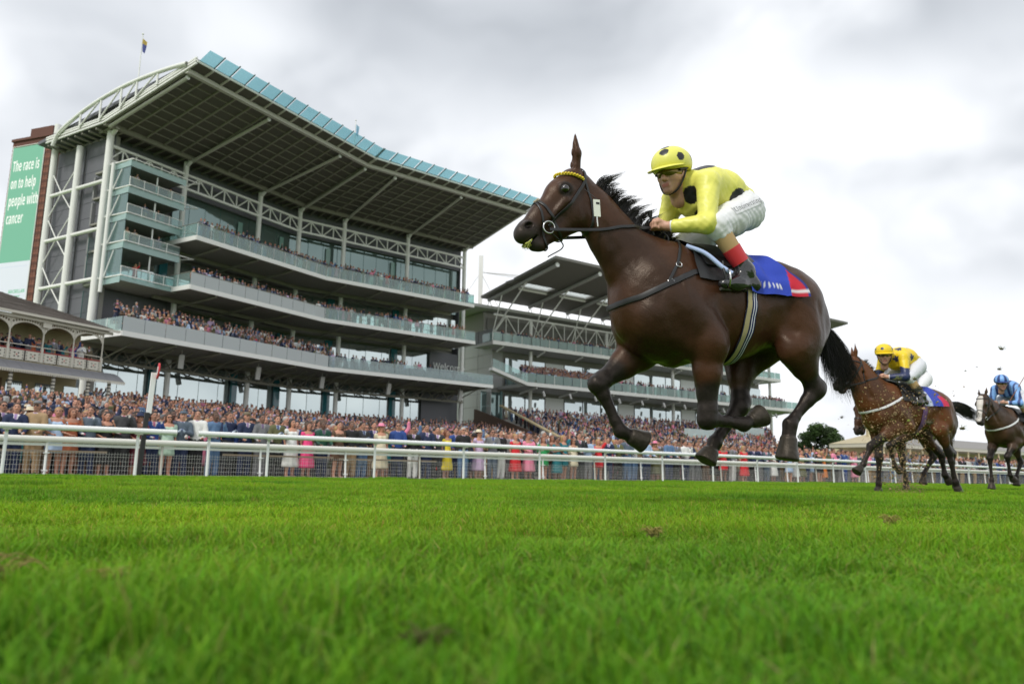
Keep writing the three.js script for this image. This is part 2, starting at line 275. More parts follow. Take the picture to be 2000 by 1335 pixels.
// winning post
{
  const p = fencePt(4.55, 0.4, 0), r = thing('winning_post', 'white and black winning post topped by a red and white disc', 'post', null, [p.x, 0, p.z], FENCE_TURN);
  new MB().box(0.0, 0.78, 0, 0.1, 1.56, 0.1).build('black_base', M.black, r);
  const w = new MB(); w.box(0.04, 2.05, 0, 0.11, 1.0, 0.07); w.build('white_pole', M.plastic, r); r.rotation.z = -0.035;
  const disc = new THREE.CylinderGeometry(0.2, 0.2, 0.035, 40); disc.rotateX(Math.PI / 2); disc.rotateY(1.42); disc.translate(0.13, 2.6, 0.02); mesh('disc', disc, M.red, r);
  for (const s of [-1, 1]) { const d2 = new THREE.CylinderGeometry(0.12, 0.12, 0.004, 32); d2.rotateX(Math.PI / 2); d2.translate(0, 0, s * 0.0205); d2.rotateY(1.42); d2.translate(0.13, 2.6, 0.02); mesh('disc_centre', d2, M.plastic, r); }
}
// ------------------------------------------------------------------ main grandstand
M.clad = std([0.13, 0.132, 0.15], 0.55);
M.cladLight = std([0.42, 0.42, 0.41], 0.6);
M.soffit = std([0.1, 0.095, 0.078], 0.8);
M.rib = std([0.27, 0.26, 0.215], 0.7);
M.concrete = std([0.42, 0.41, 0.38], 0.85);
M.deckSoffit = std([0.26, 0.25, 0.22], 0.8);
M.mirror = std([0.58, 0.65, 0.65], 0.025, { metalness: 0.82 });
M.mirrorDark = std([0.2, 0.27, 0.26], 0.03, { metalness: 0.6 });
M.teal = std([0.03, 0.17, 0.2], 0.1, { clearcoat: 0.5 });
M.glass = std([0.74, 0.88, 0.86], 0.03, { transmission: 0.86, thickness: 0, ior: 1.5 });
M.frost = std([0.62, 0.66, 0.67], 0.4, { transmission: 0.32, thickness: 0 });
M.cyan = std([0.6, 0.83, 0.87], 0.08, { transmission: 0.85, thickness: 0 });
M.edgeGreen = std([0.05, 0.13, 0.12], 0.2);
M.dark = std([0.3, 0.29, 0.27], 0.85);
M.seat = std([0.2, 0.22, 0.24], 0.6);
M.brick = std([0.2, 0.085, 0.06], 0.85);
M.brickDark = std([0.13, 0.055, 0.042], 0.85);
M.brownWall = std([0.09, 0.05, 0.035], 0.8);
const stand = thing('grandstand', 'large white steel grandstand with bent front and cantilever roof', 'grandstand');
const COLT = [-22.28, -14.68, -5.65, 0, 5.48, 14.1, 22.73];
const spans = [[-23.3, 0], [0, 23.3]];                                  // the two wings
const poly = (t0, t1, o0, o1) => { // plan polygon of a strip along the bent front
  const out = []; const inner = [], outer = [];
  const ts = t0 < 0 && t1 > 0 ? [t0, 0, t1] : [t0, t1];
  for (const t of ts) { const a = mainPt(t, o0, 0), b = mainPt(t, o1, 0); inner.push([a.x, a.z]); outer.push([b.x, b.z]); }
  return [...outer, ...inner.reverse()];
};
// columns
COLT.forEach((t, i) => {
  const c = new MB().bar(mainPt(t, 0, 0), mainPt(t, 0, 29.05), i === 0 ? 0.3 : 0.25, 20).build('column', M.white, stand);
  new MB().bar(mainPt(t, 0, 28.6), mainPt(t, 0.9, 29.25), 0.2, 10).build('column_head', M.white, c);
});
for (const o of [-4.5, -8.6]) new MB().bar(mainPt(-22.28, o, 0), mainPt(-22.28, o, o < -6 ? 31.6 : 28.6), 0.29, 18).build('column', M.white, stand);
// side wall of grey sheets with its bracing
{
  const rows = 20;
  for (let k = 0; k < rows; k++) for (let s = 0; s < 2; s++) { const a = s ? -4.6 : -0.2, b = s ? -9 : -4.4; new MB().panel(mainPt(-21.7, b, 0.4 + k * 1.43), mainPt(-21.7, a, 0.4 + k * 1.43), mainPt(-21.7, a, 1.8 + k * 1.43), mainPt(-21.7, b, 1.8 + k * 1.43), 0.06).build('cladding_sheet', M.clad, stand); }
  new MB().prism([[-21.6, -0.25], [-21.6, -9]].flatMap(([t]) => []).concat([mainPt(-21.62, -0.3, 0), mainPt(-21.62, -9, 0), mainPt(-21.2, -9, 0), mainPt(-21.2, -0.3, 0)].map((p) => [p.x, p.z])), 0, 29).build('wall_core', M.dark, stand);
  for (const h of [24.6, 20.3, 15.9]) {
    new MB().bar(mainPt(-22.28, 0, h), mainPt(-22.28, -8.6, h), 0.17, 12).build('brace_beam', M.white, stand);
    const x = new MB(), mid = mainPt(-22.28, -6.7, h); for (const [o, dh] of [[-8.5, 2.15], [-4.6, 2.15], [-8.5, -2.15], [-4.6, -2.15]]) x.bar(mid, mainPt(-22.28, o, h + dh), 0.055, 6); x.build('cross_brace', M.white, stand);
  }
}
// walls behind the glass and cladding band under the roof
for (const [a, b] of [[-21.6, 0], [0, 23]]) new MB().prism(poly(a, b, -1.6, -1.2), 26.3, 29.3).build('upper_cladding', M.clad, stand);
new MB().prism(poly(-21.6, 23, -9, -2.4), 0, 29.2).build('building_core', M.dark, stand);
// truss in front of the top storey
for (let i = 0; i < 6; i++) {
  const t0 = COLT[i], t1 = COLT[i + 1], T = new MB(), n = i === 2 || i === 3 ? 4 : 6;
  T.beam(mainPt(t0, 0.03, 27.78), mainPt(t1, 0.03, 27.78), 0.24, 0.22).beam(mainPt(t0, 0.03, 26.42), mainPt(t1, 0.03, 26.42), 0.24, 0.22);
  for (let k = 0; k < n; k++) { const a = lerp(t0, t1, k / n), b = lerp(t0, t1, (k + 1) / n); T.bar(mainPt(b, 0, 26.42), mainPt(b, 0, 27.78), 0.08, 6); if (k % 2 === 0) T.bar(mainPt(a, 0, 26.42), mainPt(b, 0, 27.78), 0.075, 6); else T.bar(mainPt(a, 0, 27.78), mainPt(b, 0, 26.42), 0.075, 6); }
  T.build('truss', M.white, stand);
}
// glazing: each bay in panes, set back from the columns
function glaze(h0, h1, o, n, mat, transom, bays = [0, 1, 2, 3, 4, 5]) {
  for (const i of bays) {
    const t0 = COLT[i] + (i === 2 ? 0 : 0), t1 = COLT[i + 1], cnt = i === 2 || i === 3 ? Math.round(n * 0.62) : n;
    for (let k = 0; k < cnt; k++) {
      const a = lerp(t0, t1, k / cnt) + 0.03, b = lerp(t0, t1, (k + 1) / cnt) - 0.03;
      const levels = transom ? [[h0, transom - 0.03], [transom + 0.03, h1]] : [[h0, h1]];
      for (const [y0, y1] of levels) { const tilt = rr(-0.012, 0.012); new MB().panel(mainPt(a, o, y0), mainPt(b, o, y0), mainPt(b, o + tilt, y1), mainPt(a, o + tilt, y1), 0.03).build('window_pane', mat, stand); }
    }
    const f = new MB(); for (let k = 0; k <= cnt; k++) { const t = lerp(t0, t1, k / cnt); f.box(0, 0, 0, 0.001, 0.001, 0.001); f.list.pop(); const p = mainPt(t, o - 0.03, 0); f.bar(V(p.x, h0, p.z), V(p.x, h1, p.z), 0.035, 4); }
    f.build('mullions', M.edgeGreen, stand);
  }
}
glaze(20.45, 26.3, -1.5, 5, M.mirrorDark, null, [1, 2, 3, 4, 5]);
glaze(15.95, 19.7, -1.5, 6, M.mirror, 17.9);
glaze(10.75, 15.0, -1.5, 4, M.mirror);
glaze(4.9, 10.0, -1.5, 4, M.mirror);
for (const i of [1, 2, 3, 4, 5]) for (const [y0, y1] of [[15.95, 19.7], [10.75, 14.9], [4.9, 9.8]]) new MB().box(0, 0, 0, 1, 1, 1).list.pop(), new MB().panel(mainPt(COLT[i] - 0.95, -1.3, y0), mainPt(COLT[i] - 0.1, -1.3, y0), mainPt(COLT[i] - 0.1, -1.3, y1), mainPt(COLT[i] - 0.95, -1.3, y1), 0.04).build('teal_panel', M.teal, stand);
for (const i of [1, 2, 3, 4, 5]) new MB().panel(mainPt(COLT[i] - 1.5, -1.3, 20.45), mainPt(COLT[i] - 0.95, -1.3, 20.45), mainPt(COLT[i] - 0.95, -1.3, 25.6), mainPt(COLT[i] - 1.5, -1.3, 25.6), 0.05).build('glass_fin', std([0.3, 0.5, 0.45], 0.1, { transmission: 0.3, thickness: 0 }), stand);

// balcony decks
function deck(name, h, t0, t1, o, opt = {}) {
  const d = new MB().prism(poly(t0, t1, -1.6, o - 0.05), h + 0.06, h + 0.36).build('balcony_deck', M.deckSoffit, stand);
  for (const [a, b] of [[t0, 0], [0, t1]]) { // white edge beam, inner beam
    const ka = b === 0 ? -KINK(o) : b, kb = a === 0 ? KINK(o) : a;
    new MB().beam(mainPt(kb, o, h + 0.2), mainPt(ka, o, h + 0.2), 0.14, 0.4).build('edge_beam', M.white, d);
    new MB().beam(mainPt(a, 0.45, h - 0.12), mainPt(b, 0.45, h - 0.12), 0.3, 0.34).build('inner_beam', M.rib, d);
  }
  for (const t of [t0, t1]) new MB().beam(mainPt(t, -1, h + 0.2), mainPt(t, o, h + 0.2), 0.12, 0.4).build('end_beam', M.white, d);
  const step = 4.4; for (let t = Math.ceil(t0 / step) * step - 1; t < t1; t += step) if (t > t0 + 0.6 && t < t1 - 0.3 && Math.abs(t) > 1.2) { // bracket arms below
    const r = new MB(); r.bar(mainPt(t, -0.6, h - 0.5), mainPt(t, o - 1.4, h - 0.16), 0.11, 8).bar(mainPt(t, o - 1.45, h - 0.17), mainPt(t, o - 0.25, h - 0.05), 0.16, 8, 0.09); r.build('bracket', M.rib, d); }
  // balustrade
  const pw = opt.pane ?? 1.5, top = h + 0.4 + (opt.bh ?? 1.1);
  const run = (pA, pB, mat, inclThick) => { const L = pA.distanceTo(pB), n = Math.max(1, Math.round(L / pw)); for (let k = 0; k < n; k++) { const a = pA.clone().lerp(pB, (k + 0.012) / n), b = pA.clone().lerp(pB, (k + 0.988) / n); const up = (p, y) => V(p.x, y, p.z); const m = typeof mat === 'function' ? mat(a) : mat; new MB().panel(up(a, h + 0.42), up(b, h + 0.42), up(b, top), up(a, top), 0.02).build('glass_panel', m, d); if (m === M.glass) new MB().bar(up(a, h + 0.4), up(a, top), 0.022, 5).build('post', M.white, d); } if (!opt.bare) new MB().bar(V(pA.x, top + 0.03, pA.z), V(pB.x, top + 0.03, pB.z), 0.03, 6).build('hand_rail', M.rib, d); };
  const k1 = -KINK(o), k2 = KINK(o), oo = o + 0.02, mat = opt.mat ?? M.glass;
  run(mainPt(t0, oo, 0), mainPt(-KINK(oo) - 0.01, oo, 0), mat); run(mainPt(KINK(oo) + 0.01, oo, 0), mainPt(t1, oo, 0), opt.mat2 ?? mat);
  run(mainPt(t0, 0.5, 0), mainPt(t0, oo - 0.1, 0), M.glass); run(mainPt(t1, oo - 0.1, 0), mainPt(t1, 0.5, 0), M.glass);
  return d;
}
deck('top', 20, -16.9, 20.4, 5.4);
deck('middle', 15.5, -17.2, 20.6, 5.5, { mat: M.frost, mat2: M.glass });
deck('lower', 10.3, -23.6, 22.6, 6.6, { mat: M.frost, mat2: std([0.7, 0.8, 0.8], 0.05, { transmission: 0.8, thickness: 0 }), pane: 1.9, bh: 1.15, bare: true });
// truss and loudspeakers under the lower deck
for (let i = 0; i < 6; i++) { const T = new MB(), n = 4, t0 = COLT[i], t1 = COLT[i + 1]; T.beam(mainPt(t0, 0.4, 9.0), mainPt(t1, 0.4, 9.0), 0.2, 0.24); for (let k = 0; k < n; k++) { const a = lerp(t0, t1, k / n), b = lerp(t0, t1, (k + 1) / n), m = (a + b) / 2; T.bar(mainPt(a, 0.4, 9.05), mainPt(m, 0.4, 10.2), 0.07, 5).bar(mainPt(m, 0.4, 10.2), mainPt(b, 0.4, 9.05), 0.07, 5).bar(mainPt(m, 0.4, 9.05), mainPt(m, 4.6, 10.2), 0.07, 5); } T.build('deck_truss', M.rib, stand); }
for (const t of [-16.6, -8.2, 1.6, 9.6, 19.4]) { const p = mainPt(t, 4.4, 0), s = new MB(); s.box(0, 0, 0, 0.42, 1.2, 0.36); s.list[0].rotateX(0.25); s.list[0].rotateY(0.6); s.list[0].translate(p.x, 9.35, p.z); s.bar(V(p.x, 9.8, p.z), V(p.x, 10.35, p.z), 0.04, 6); s.build('loudspeaker', std([0.55, 0.55, 0.53], 0.6), stand); }
// rows of folded grey seats on the right wing of the lower deck
for (let row = 0; row < 3; row++) for (let t = 4 + row * 0.4; t < 21.5; t += 0.62) { if (rnd() < 0.06) continue; const b = new MB(); b.box(0, 0.28, 0, 0.46, 0.05, 0.12, 0).box(0, 0.56, -0.1, 0.46, 0.42, 0.05).box(0, 0.12, -0.02, 0.06, 0.3, 0.06); const m = b.build('seat', M.seat, stand); const p = mainPt(t, 5.2 - row * 0.85, 10.7 + row * 0.3); m.position.copy(p); m.rotation.y = Math.atan2(N2[0], N2[1]); }
for (let row = 0; row < 3; row++) new MB().prism(poly(2.5, 22, 5.7 - row * 0.85 - 2.2, 5.7 - row * 0.85), 10.62, 10.66 + row * 0.3).build('seat_step', M.concrete, stand);

for (let row = 1; row < 4; row++) new MB().prism(poly(-22.8, 2.5, 3.0, 6.0 - row * 0.8), 10.66, 10.62 + row * 0.47).build('seat_step', M.concrete, stand);
// glass boxes stacked beside the first column
{
  const t0 = -22.0, t1 = -16.7, o = 3.0, H = [15.5, 18.45, 20.9, 23.25, 25.6];
  H.forEach((h, k) => {
    const last = k === 4, f = new MB(); f.prism([mainPt(t0, -2.2, 0), mainPt(t0, o, 0), mainPt(t1, o, 0), mainPt(t1, -2.2, 0)].map((p) => [p.x, p.z]), h, h + (k ? 0.16 : 0.22));
    const box = f.build('viewing_box_floor', k ? M.deckSoffit : M.concrete, stand);
    const fasc = new MB(); fasc.panel(mainPt(t0, o + 0.06, h - (k ? 0.22 : 0)), mainPt(t1, o + 0.06, h - (k ? 0.22 : 0)), mainPt(t1, o + 0.06, h + 0.34), mainPt(t0, o + 0.06, h + 0.34), 0.03).panel(mainPt(t0 - 0.06, 0.4, h - 0.2), mainPt(t0 - 0.06, o + 0.06, h - 0.2), mainPt(t0 - 0.06, o + 0.06, h + 0.34), mainPt(t0 - 0.06, 0.4, h + 0.34), 0.03);
    fasc.build('glass_fascia', std([0.62, 0.8, 0.78], 0.08, { transmission: 0.6, thickness: 0 }), box);
    const rail = new MB(); rail.bar(mainPt(t0, o + 0.22, h + 0.4), mainPt(t1 + 1.3, o + 0.22, h + 0.4), 0.05, 8).bar(mainPt(t0 - 0.2, 0, h + 0.36), mainPt(t0, o + 0.22, h + 0.4), 0.07, 8).bar(mainPt(t1 + 1.3, o + 0.22, h + 0.4), mainPt(t1 + 0.5, o - 0.8, h + 0.3), 0.045, 8); rail.build('outrigger_rail', M.white, box);
    if (last) return;
    const nh = H[k + 1] - 0.25, gl = new MB();
    for (let q = 0; q < 4; q++) { const a = lerp(t0, t1, q / 4) + 0.02, b = lerp(t0, t1, (q + 1) / 4) - 0.02; new MB().panel(mainPt(a, o, h + 0.24), mainPt(b, o, h + 0.24), mainPt(b, o, h + 1.15), mainPt(a, o, h + 1.15), 0.02).build('glass_panel', std([0.66, 0.8, 0.79], 0.05, { transmission: 0.86, thickness: 0 }), box); new MB().bar(mainPt(a, o, h + 0.2), mainPt(a, o, h + 1.25), 0.035, 6).build('post', M.white, box); }
    new MB().bar(mainPt(t0, o, h + 1.2), mainPt(t1, o, h + 1.2), 0.035, 6).build('hand_rail', M.white, box);
    new MB().panel(mainPt(t0 - 0.02, 0.2, h + 0.2), mainPt(t0 - 0.02, o - 0.03, h + 0.2), mainPt(t0 - 0.02, o - 0.03, nh), mainPt(t0 - 0.02, 0.2, nh), 0.03).build('side_glass', std([0.5, 0.68, 0.68], 0.04, { transmission: 0.8, thickness: 0 }), box);
    new MB().bar(mainPt(-19.3, o - 0.3, h + 0.2), mainPt(-19.3, o - 0.3, nh), 0.07, 6).build('mid_post', M.white, box);
    new MB().prism([mainPt(t0, -2.3, 0), mainPt(t0, -2.1, 0), mainPt(t1, -2.1, 0), mainPt(t1, -2.3, 0)].map((p) => [p.x, p.z]), h, nh).build('back_wall', std([0.24, 0.24, 0.245], 0.8), box);
    new MB().bar(mainPt(t0 - 0.3, 1.0, h), mainPt(t0 - 0.1, 1.9, H[k + 1] - 0.3), 0.05, 6).build('strut', M.white, box);
  });
  new MB().bar(mainPt(t0 - 0.35, 1.0, 14.6), mainPt(t0 - 0.35, 1.0, 25.9), 0.16, 10).build('box_post', M.white, stand);
  for (const t of [-21.4, -14.75]) new MB().panel(mainPt(t, -0.9, 10.7), mainPt(t + (t < -20 ? 6.6 : 0.5), -0.9, 10.7), mainPt(t + (t < -20 ? 6.6 : 0.5), -0.9, 15.4), mainPt(t, -0.9, 15.4), 0.1).build('cladding_sheet', M.clad, stand);
}
// roof: sloping slab, soffit panels between ribs, front beam, glass brim
const RH = (o) => 29.25 + (o - 0.8) * 0.19;                             // soffit height at o
{
  const roof = new MB(); for (const [a, b] of [[-23.4, 0], [0, 23.4]]) { const P = poly(a, b, -9.5, 12.4); const c = (x, z) => { const n = b === 0 ? N1 : N2; return (x - SD[0]) * n[0] + (z - SD[1]) * n[1]; }; roof.prism(P, (x, z) => RH(Math.max(0.8, c(x, z))) + 0.12, (x, z) => RH(Math.max(0.8, c(x, z))) + 0.42); }
  const R = roof.build('roof', M.clad, stand);
  let alt = 0;
  for (const [wing, N, sgn] of [[0, N1, -1], [1, N2, 1]]) {
    const cols = 13, rows = 9, o0 = 1.0, o1 = 11.0, end = 23.2;
    for (let r = 0; r < rows; r++) {
      const oa = lerp(o0, o1, r / rows) + 0.05, ob = lerp(o0, o1, (r + 1) / rows) - 0.05;
      for (let c = 0; c < cols; c++) {
        const f = (o, u) => lerp(KINK(o), end, u) * sgn, ua = c / cols + 0.0035, ub = (c + 1) / cols - 0.0035, P = (o, u) => mainPt(f(o, u) + sgn * 0.001, o, RH(o) + 0.09);
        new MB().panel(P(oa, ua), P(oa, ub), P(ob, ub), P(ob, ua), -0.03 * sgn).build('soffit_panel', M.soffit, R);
      }
    }
    const g = new MB();
    for (let r = 0; r <= rows; r++) { const o = lerp(o0, o1, r / rows); g.beam(mainPt((KINK(o) + 0.02) * sgn, o, RH(o) + 0.04), mainPt(end * sgn, o, RH(o) + 0.04), 0.09, 0.09); }
    for (let c = 0; c <= cols; c++) { const f = (o) => lerp(KINK(o) + 0.01, end, c / cols) * sgn; g.beam(mainPt(f(o0), o0, RH(o0)), mainPt(f(o1), o1, RH(o1)), 0.14, 0.14); }
    g.build('soffit_grid', std([0.26, 0.25, 0.21], 0.7), R);
    const edge = (o, h, w, hh, name, mat = M.white) => new MB().beam(mainPt((KINK(o)) * sgn, o, h), mainPt(23.4 * sgn, o, h), w, hh).build(name, mat, R);
    edge(0.8, 29.15, 0.3, 0.3, 'back_beam', M.rib); edge(11.3, RH(11.3) - 0.1, 0.36, 0.36, 'front_beam', M.greywhite); edge(12.5, RH(12.5) + 0.16, 0.1, 0.16, 'gutter');
    // brim: grey strip panels with stub ribs, then cyan glass
    const nb = 14;
    for (let c = 0; c < nb; c++) {
      const P = (o, u, dh) => mainPt(lerp(KINK(o) + 0.005, 23.35, u) * sgn, o, RH(o) + dh), a = c / nb + 0.002, b = (c + 1) / nb - 0.002;
      new MB().panel(P(11.5, a, 0.12), P(11.5, b, 0.12), P(12.45, b, 0.12), P(12.45, a, 0.12), -0.03 * sgn).build('brim_panel', M.soffit, R);
      new MB().beam(P(11.4, a, 0.02), P(12.5, a, 0.05), 0.12, 0.16).build('brim_rib', M.greywhite, R);
      const gl = new MB().panel(P(12.55, a + 0.003, 0.26), P(12.55, b - 0.003, 0.26), P(13.75, b - 0.003, 0.55), P(13.75, a + 0.003, 0.55), 0.03).build('glass_brim', M.cyan, R);
      new MB().beam(P(12.4, a, 0.2), P(13.85, a, 0.56), 0.07, 0.09).build('glass_arm', M.edgeGreen, gl);
    }
    // short ribs behind the back beam
    for (let c = 0; c < 22; c++) { const t = (0.6 + c * 1.05) * sgn; new MB().beam(mainPt(t, -1.1, 29.0), mainPt(t, 0.6, 29.12), 0.12, 0.18).build('eave_rib', M.rib, R); }
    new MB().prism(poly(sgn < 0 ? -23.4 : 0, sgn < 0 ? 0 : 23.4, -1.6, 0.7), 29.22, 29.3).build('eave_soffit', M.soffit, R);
  }
  // hanging tubes on the column lines
  for (const t of [-23.0, -14.68, -5.65, 0, 5.48, 14.1]) { const s = Math.sign(t), f = (o) => (t === 0 ? 0 : t); const a = mainPt(t, 0.9, 29.0), b = mainPt(t, 10.9, RH(10.9) - 0.32); const tb = new MB().bar(a, b, 0.15, 12).build('roof_tube', M.greywhite, R); new MB().bar(b, b.clone().add(b.clone().sub(a).normalize().multiplyScalar(0.08)), 0.19, 12).build('tube_cap', M.plastic, tb); }
  // end fascias, side eave and bow truss
  for (const s of [-1, 1]) { const f = new MB(); for (const dh of [-0.02, 0.24, 0.44]) f.beam(mainPt(23.45 * s, -8, 29.25 + dh), mainPt(23.45 * s, 0.8, 29.25 + dh), 0.14, 0.13).beam(mainPt(23.45 * s, 0.8, 29.25 + dh), mainPt(23.45 * s, 12.5, RH(12.5) + dh), 0.14, 0.13); f.build('end_fascia', M.white, R); }
  for (let k = 0; k < 8; k++) new MB().beam(mainPt(-21.8, -0.4 - k * 1.05, 28.9), mainPt(-23.4, -0.4 - k * 1.05, 28.95), 0.12, 0.16).build('eave_rib', M.rib, R);
  const arch = [[-6.6, 28.6], [-6.04, 29.5], [-2.93, 30.72], [0, 31.36], [2.83, 31.72], [4.9, 31.84], [7.6, 31.85], [9.9, 31.75], [11.5, 31.6]];
  const A = new MB(); A.tube(arch.map(([o, h]) => mainPt(-23.6, o, h)), 0.17, 10, 40); for (const [o, h] of arch.slice(1, 7)) A.bar(mainPt(-23.6, o + 0.3, RH(Math.max(0.8, o)) + 0.2), mainPt(-23.6, o + 0.3, h + 0.04), 0.09, 6); for (let k = 1; k < 6; k++) A.bar(mainPt(-23.6, arch[k][0] + 0.3, RH(Math.max(0.8, arch[k][0])) + 0.3), mainPt(-23.6, arch[k + 1][0] + 0.2, arch[k + 1][1]), 0.07, 6);
  A.build('bow_truss', M.white, R);
}
// end wall and lettering on the far end
{
  new MB().panel(mainPt(17.6, -1.15, 4.5), mainPt(23, -1.15, 4.5), mainPt(23, -1.15, 10), mainPt(17.6, -1.15, 10), 0.1).build('cladding_sheet', M.clad, stand);
  new MB().panel(mainPt(18.6, -1.15, 10.6), mainPt(23, -1.15, 10.6), mainPt(23, -1.15, 15.2), mainPt(18.6, -1.15, 15.2), 0.1).build('cladding_sheet', M.clad, stand);
  new MB().panel(mainPt(22.95, -9, 0), mainPt(22.95, -1.1, 0), mainPt(22.95, -1.1, 28), mainPt(22.95, -9, 28), -0.1).build('end_wall', M.clad, stand);
}
// lettering on the clad wall
{
  const { FontLoader } = await import('three/addons/loaders/FontLoader.js'); const { TextGeometry } = await import('three/addons/geometries/TextGeometry.js');
  const font = await new FontLoader().loadAsync('fonts/droid/droid_sans_regular.typeface.json');
  const g = new TextGeometry('Welcome', { font, size: 0.85, depth: 0.08, curveSegments: 3 }); const m = mesh('welcome_lettering', g, M.plastic, stand); const p = mainPt(19.0, -1.0, 13.0); m.position.copy(p); m.rotation.y = Math.atan2(N2[0], N2[1]);
}
// flags
function flag(p, h, cols, label) {
  const f = thing('flagpole', label, 'flag', null, p.toArray()); new MB().bar(V(0, 0, 0), V(0, h, 0), 0.06, 8, 0.035).build('pole', M.white, f);
  const top = new MB(); top.push(new THREE.SphereGeometry(0.09, 10, 8).translate(0, h, 0)); top.build('finial', M.white, f);
  const g = new THREE.PlaneGeometry(0.42, 1.1, 8, 12); const P = g.attributes.position; for (let i = 0; i < P.count; i++) { const x = P.getX(i) + 0.3, y = P.getY(i); P.setXYZ(i, x * (0.5 + 0.3 * (y + 0.75)) * 0.8 + 0.04, y - 0.5 * x, Math.sin(x * 9 + y * 2) * 0.12); } g.translate(0, h - 1.0, 0); g.computeVertexNormals();
  paint(g, (x, y) => (y > h - 1.0 ? cols[0] : cols[1])); mesh('cloth', g, std([1, 1, 1], 0.8, { vertexColors: true, side: THREE.DoubleSide }), f);
}
flag(mainPt(-22.8, 4.0, 31.2), 5.6, [[0.55, 0.4, 0.1], [0.1, 0.12, 0.35]], 'tall flagpole with a furled blue and gold flag on the roof corner');
flag(mainPt(-0.2, 9.0, 31.2), 5.6, [[0.3, 0.5, 0.65], [0.25, 0.45, 0.62]], 'short flagpole with a pale blue flag on the roof bend');

// ------------------------------------------------------------------ brick tower with its tall banner
{
  const tower = thing('brick_tower', 'red brick stair tower carrying a tall green and white banner', 'tower');
  const c = [-47, -71.6], dx = [0.72, 0.69], dz = [-0.69, 0.72];        // local axes in plan: along the banner face, into depth
  const ax = [0.897, 0.442], ay = [-0.442, 0.897];
  const P = (u, v, y) => V(-49.2 + S1[0] * 0 + ax[0] * u - 0.0, y, -71.5 - 0.0 + ay[0] * 0 + 0.0).set(-49.3 + 0.94 * u + 0.34 * v, y, -71.2 + 0.34 * u - 0.94 * v);
  const box = new MB(); box.prism([P(0, 0, 0), P(5.2, 0, 0), P(5.2, 6, 0), P(0, 6, 0)].map((p) => [p.x, p.z]), 0, (x, z) => 31.6); box.build('tower_core', M.brickDark, tower);
  // courses of brick on the narrow visible margins
  let n = 0; const variants = [M.brick, M.brickDark, std([0.24, 0.1, 0.07], 0.85)];
  for (let k = 0; k < 80 && n < 290; k++) for (const [u0, u1] of [[0.0, 0.28], [4.42, 5.2]]) { const parts = u1 - u0 > 0.5 ? 2 : 1; for (let q = 0; q < parts; q++) { const a = lerp(u0, u1, q / parts) + (k % 2 ? 0.02 : 0), b = lerp(u0, u1, (q + 1) / parts) - 0.02; const y = 12 + k * 0.245; new MB().panel(P(a, -0.03, y), P(b, -0.03, y), P(b, -0.03, y + 0.22), P(a, -0.03, y + 0.22), 0.03).build('brick', variants[(k * 7 + q * 3) % 3], tower); n++; } }
  const cop = new MB(); cop.prism([P(-0.1, -0.15, 0), P(2.4, -0.15, 0), P(2.4, 1, 0), P(-0.1, 1, 0)].map((p) => [p.x, p.z]), 31.6, 31.85); cop.prism([P(2.4, -0.15, 0), P(5.3, -0.15, 0), P(5.3, 6, 0), P(2.4, 6, 0)].map((p) => [p.x, p.z]), 31.6, 32.6); cop.build('coping', M.brickDark, tower);
  // the banner: a printed sheet
  const W = 512, H = 1900, cv = document.createElement('canvas'); cv.width = W; cv.height = H; const x = cv.getContext('2d');
  x.fillStyle = '#7dbda4'; x.fillRect(0, 0, W, H); x.fillStyle = '#e4e8f6'; x.fillRect(0, H * 0.57, W, H * 0.43); x.fillStyle = '#cdd6ee'; x.fillRect(40, H * 0.592, W - 80, 3);
  x.fillStyle = '#ffffff'; x.font = 'bold 100px sans-serif'; ['The race is', 'on to help', 'people with', 'cancer'].forEach((s, i) => { x.save(); x.translate(26, 230 + i * 165); x.scale(0.86, 1.4); x.fillText(s, 0, 0); x.restore(); });
  x.fillStyle = '#59b98a'; x.font = 'bold 44px sans-serif'; x.fillText('MACMILLAN', 220, H * 0.72); x.font = 'bold 23px sans-serif'; x.fillText('CANCER SUPPORT', 222, H * 0.74);
  const t = new THREE.CanvasTexture(cv); t.colorSpace = THREE.SRGBColorSpace;
  const bm = new MB(); bm.quad(P(0.3, -0.12, 10.5), P(4.4, -0.12, 10.5), P(4.4, -0.12, 30.9), P(0.3, -0.12, 30.9)); bm.build('banner', std([1, 1, 1], 0.75, { map: t }), tower);
  const fr = new MB(); fr.bar(P(0.25, -0.1, 10.5), P(0.25, -0.1, 31), 0.05, 6).bar(P(4.45, -0.1, 10.5), P(4.45, -0.1, 31), 0.05, 6).bar(P(0.25, -0.1, 31), P(4.45, -0.1, 31), 0.05, 6); fr.build('banner_frame', M.white, tower);
}
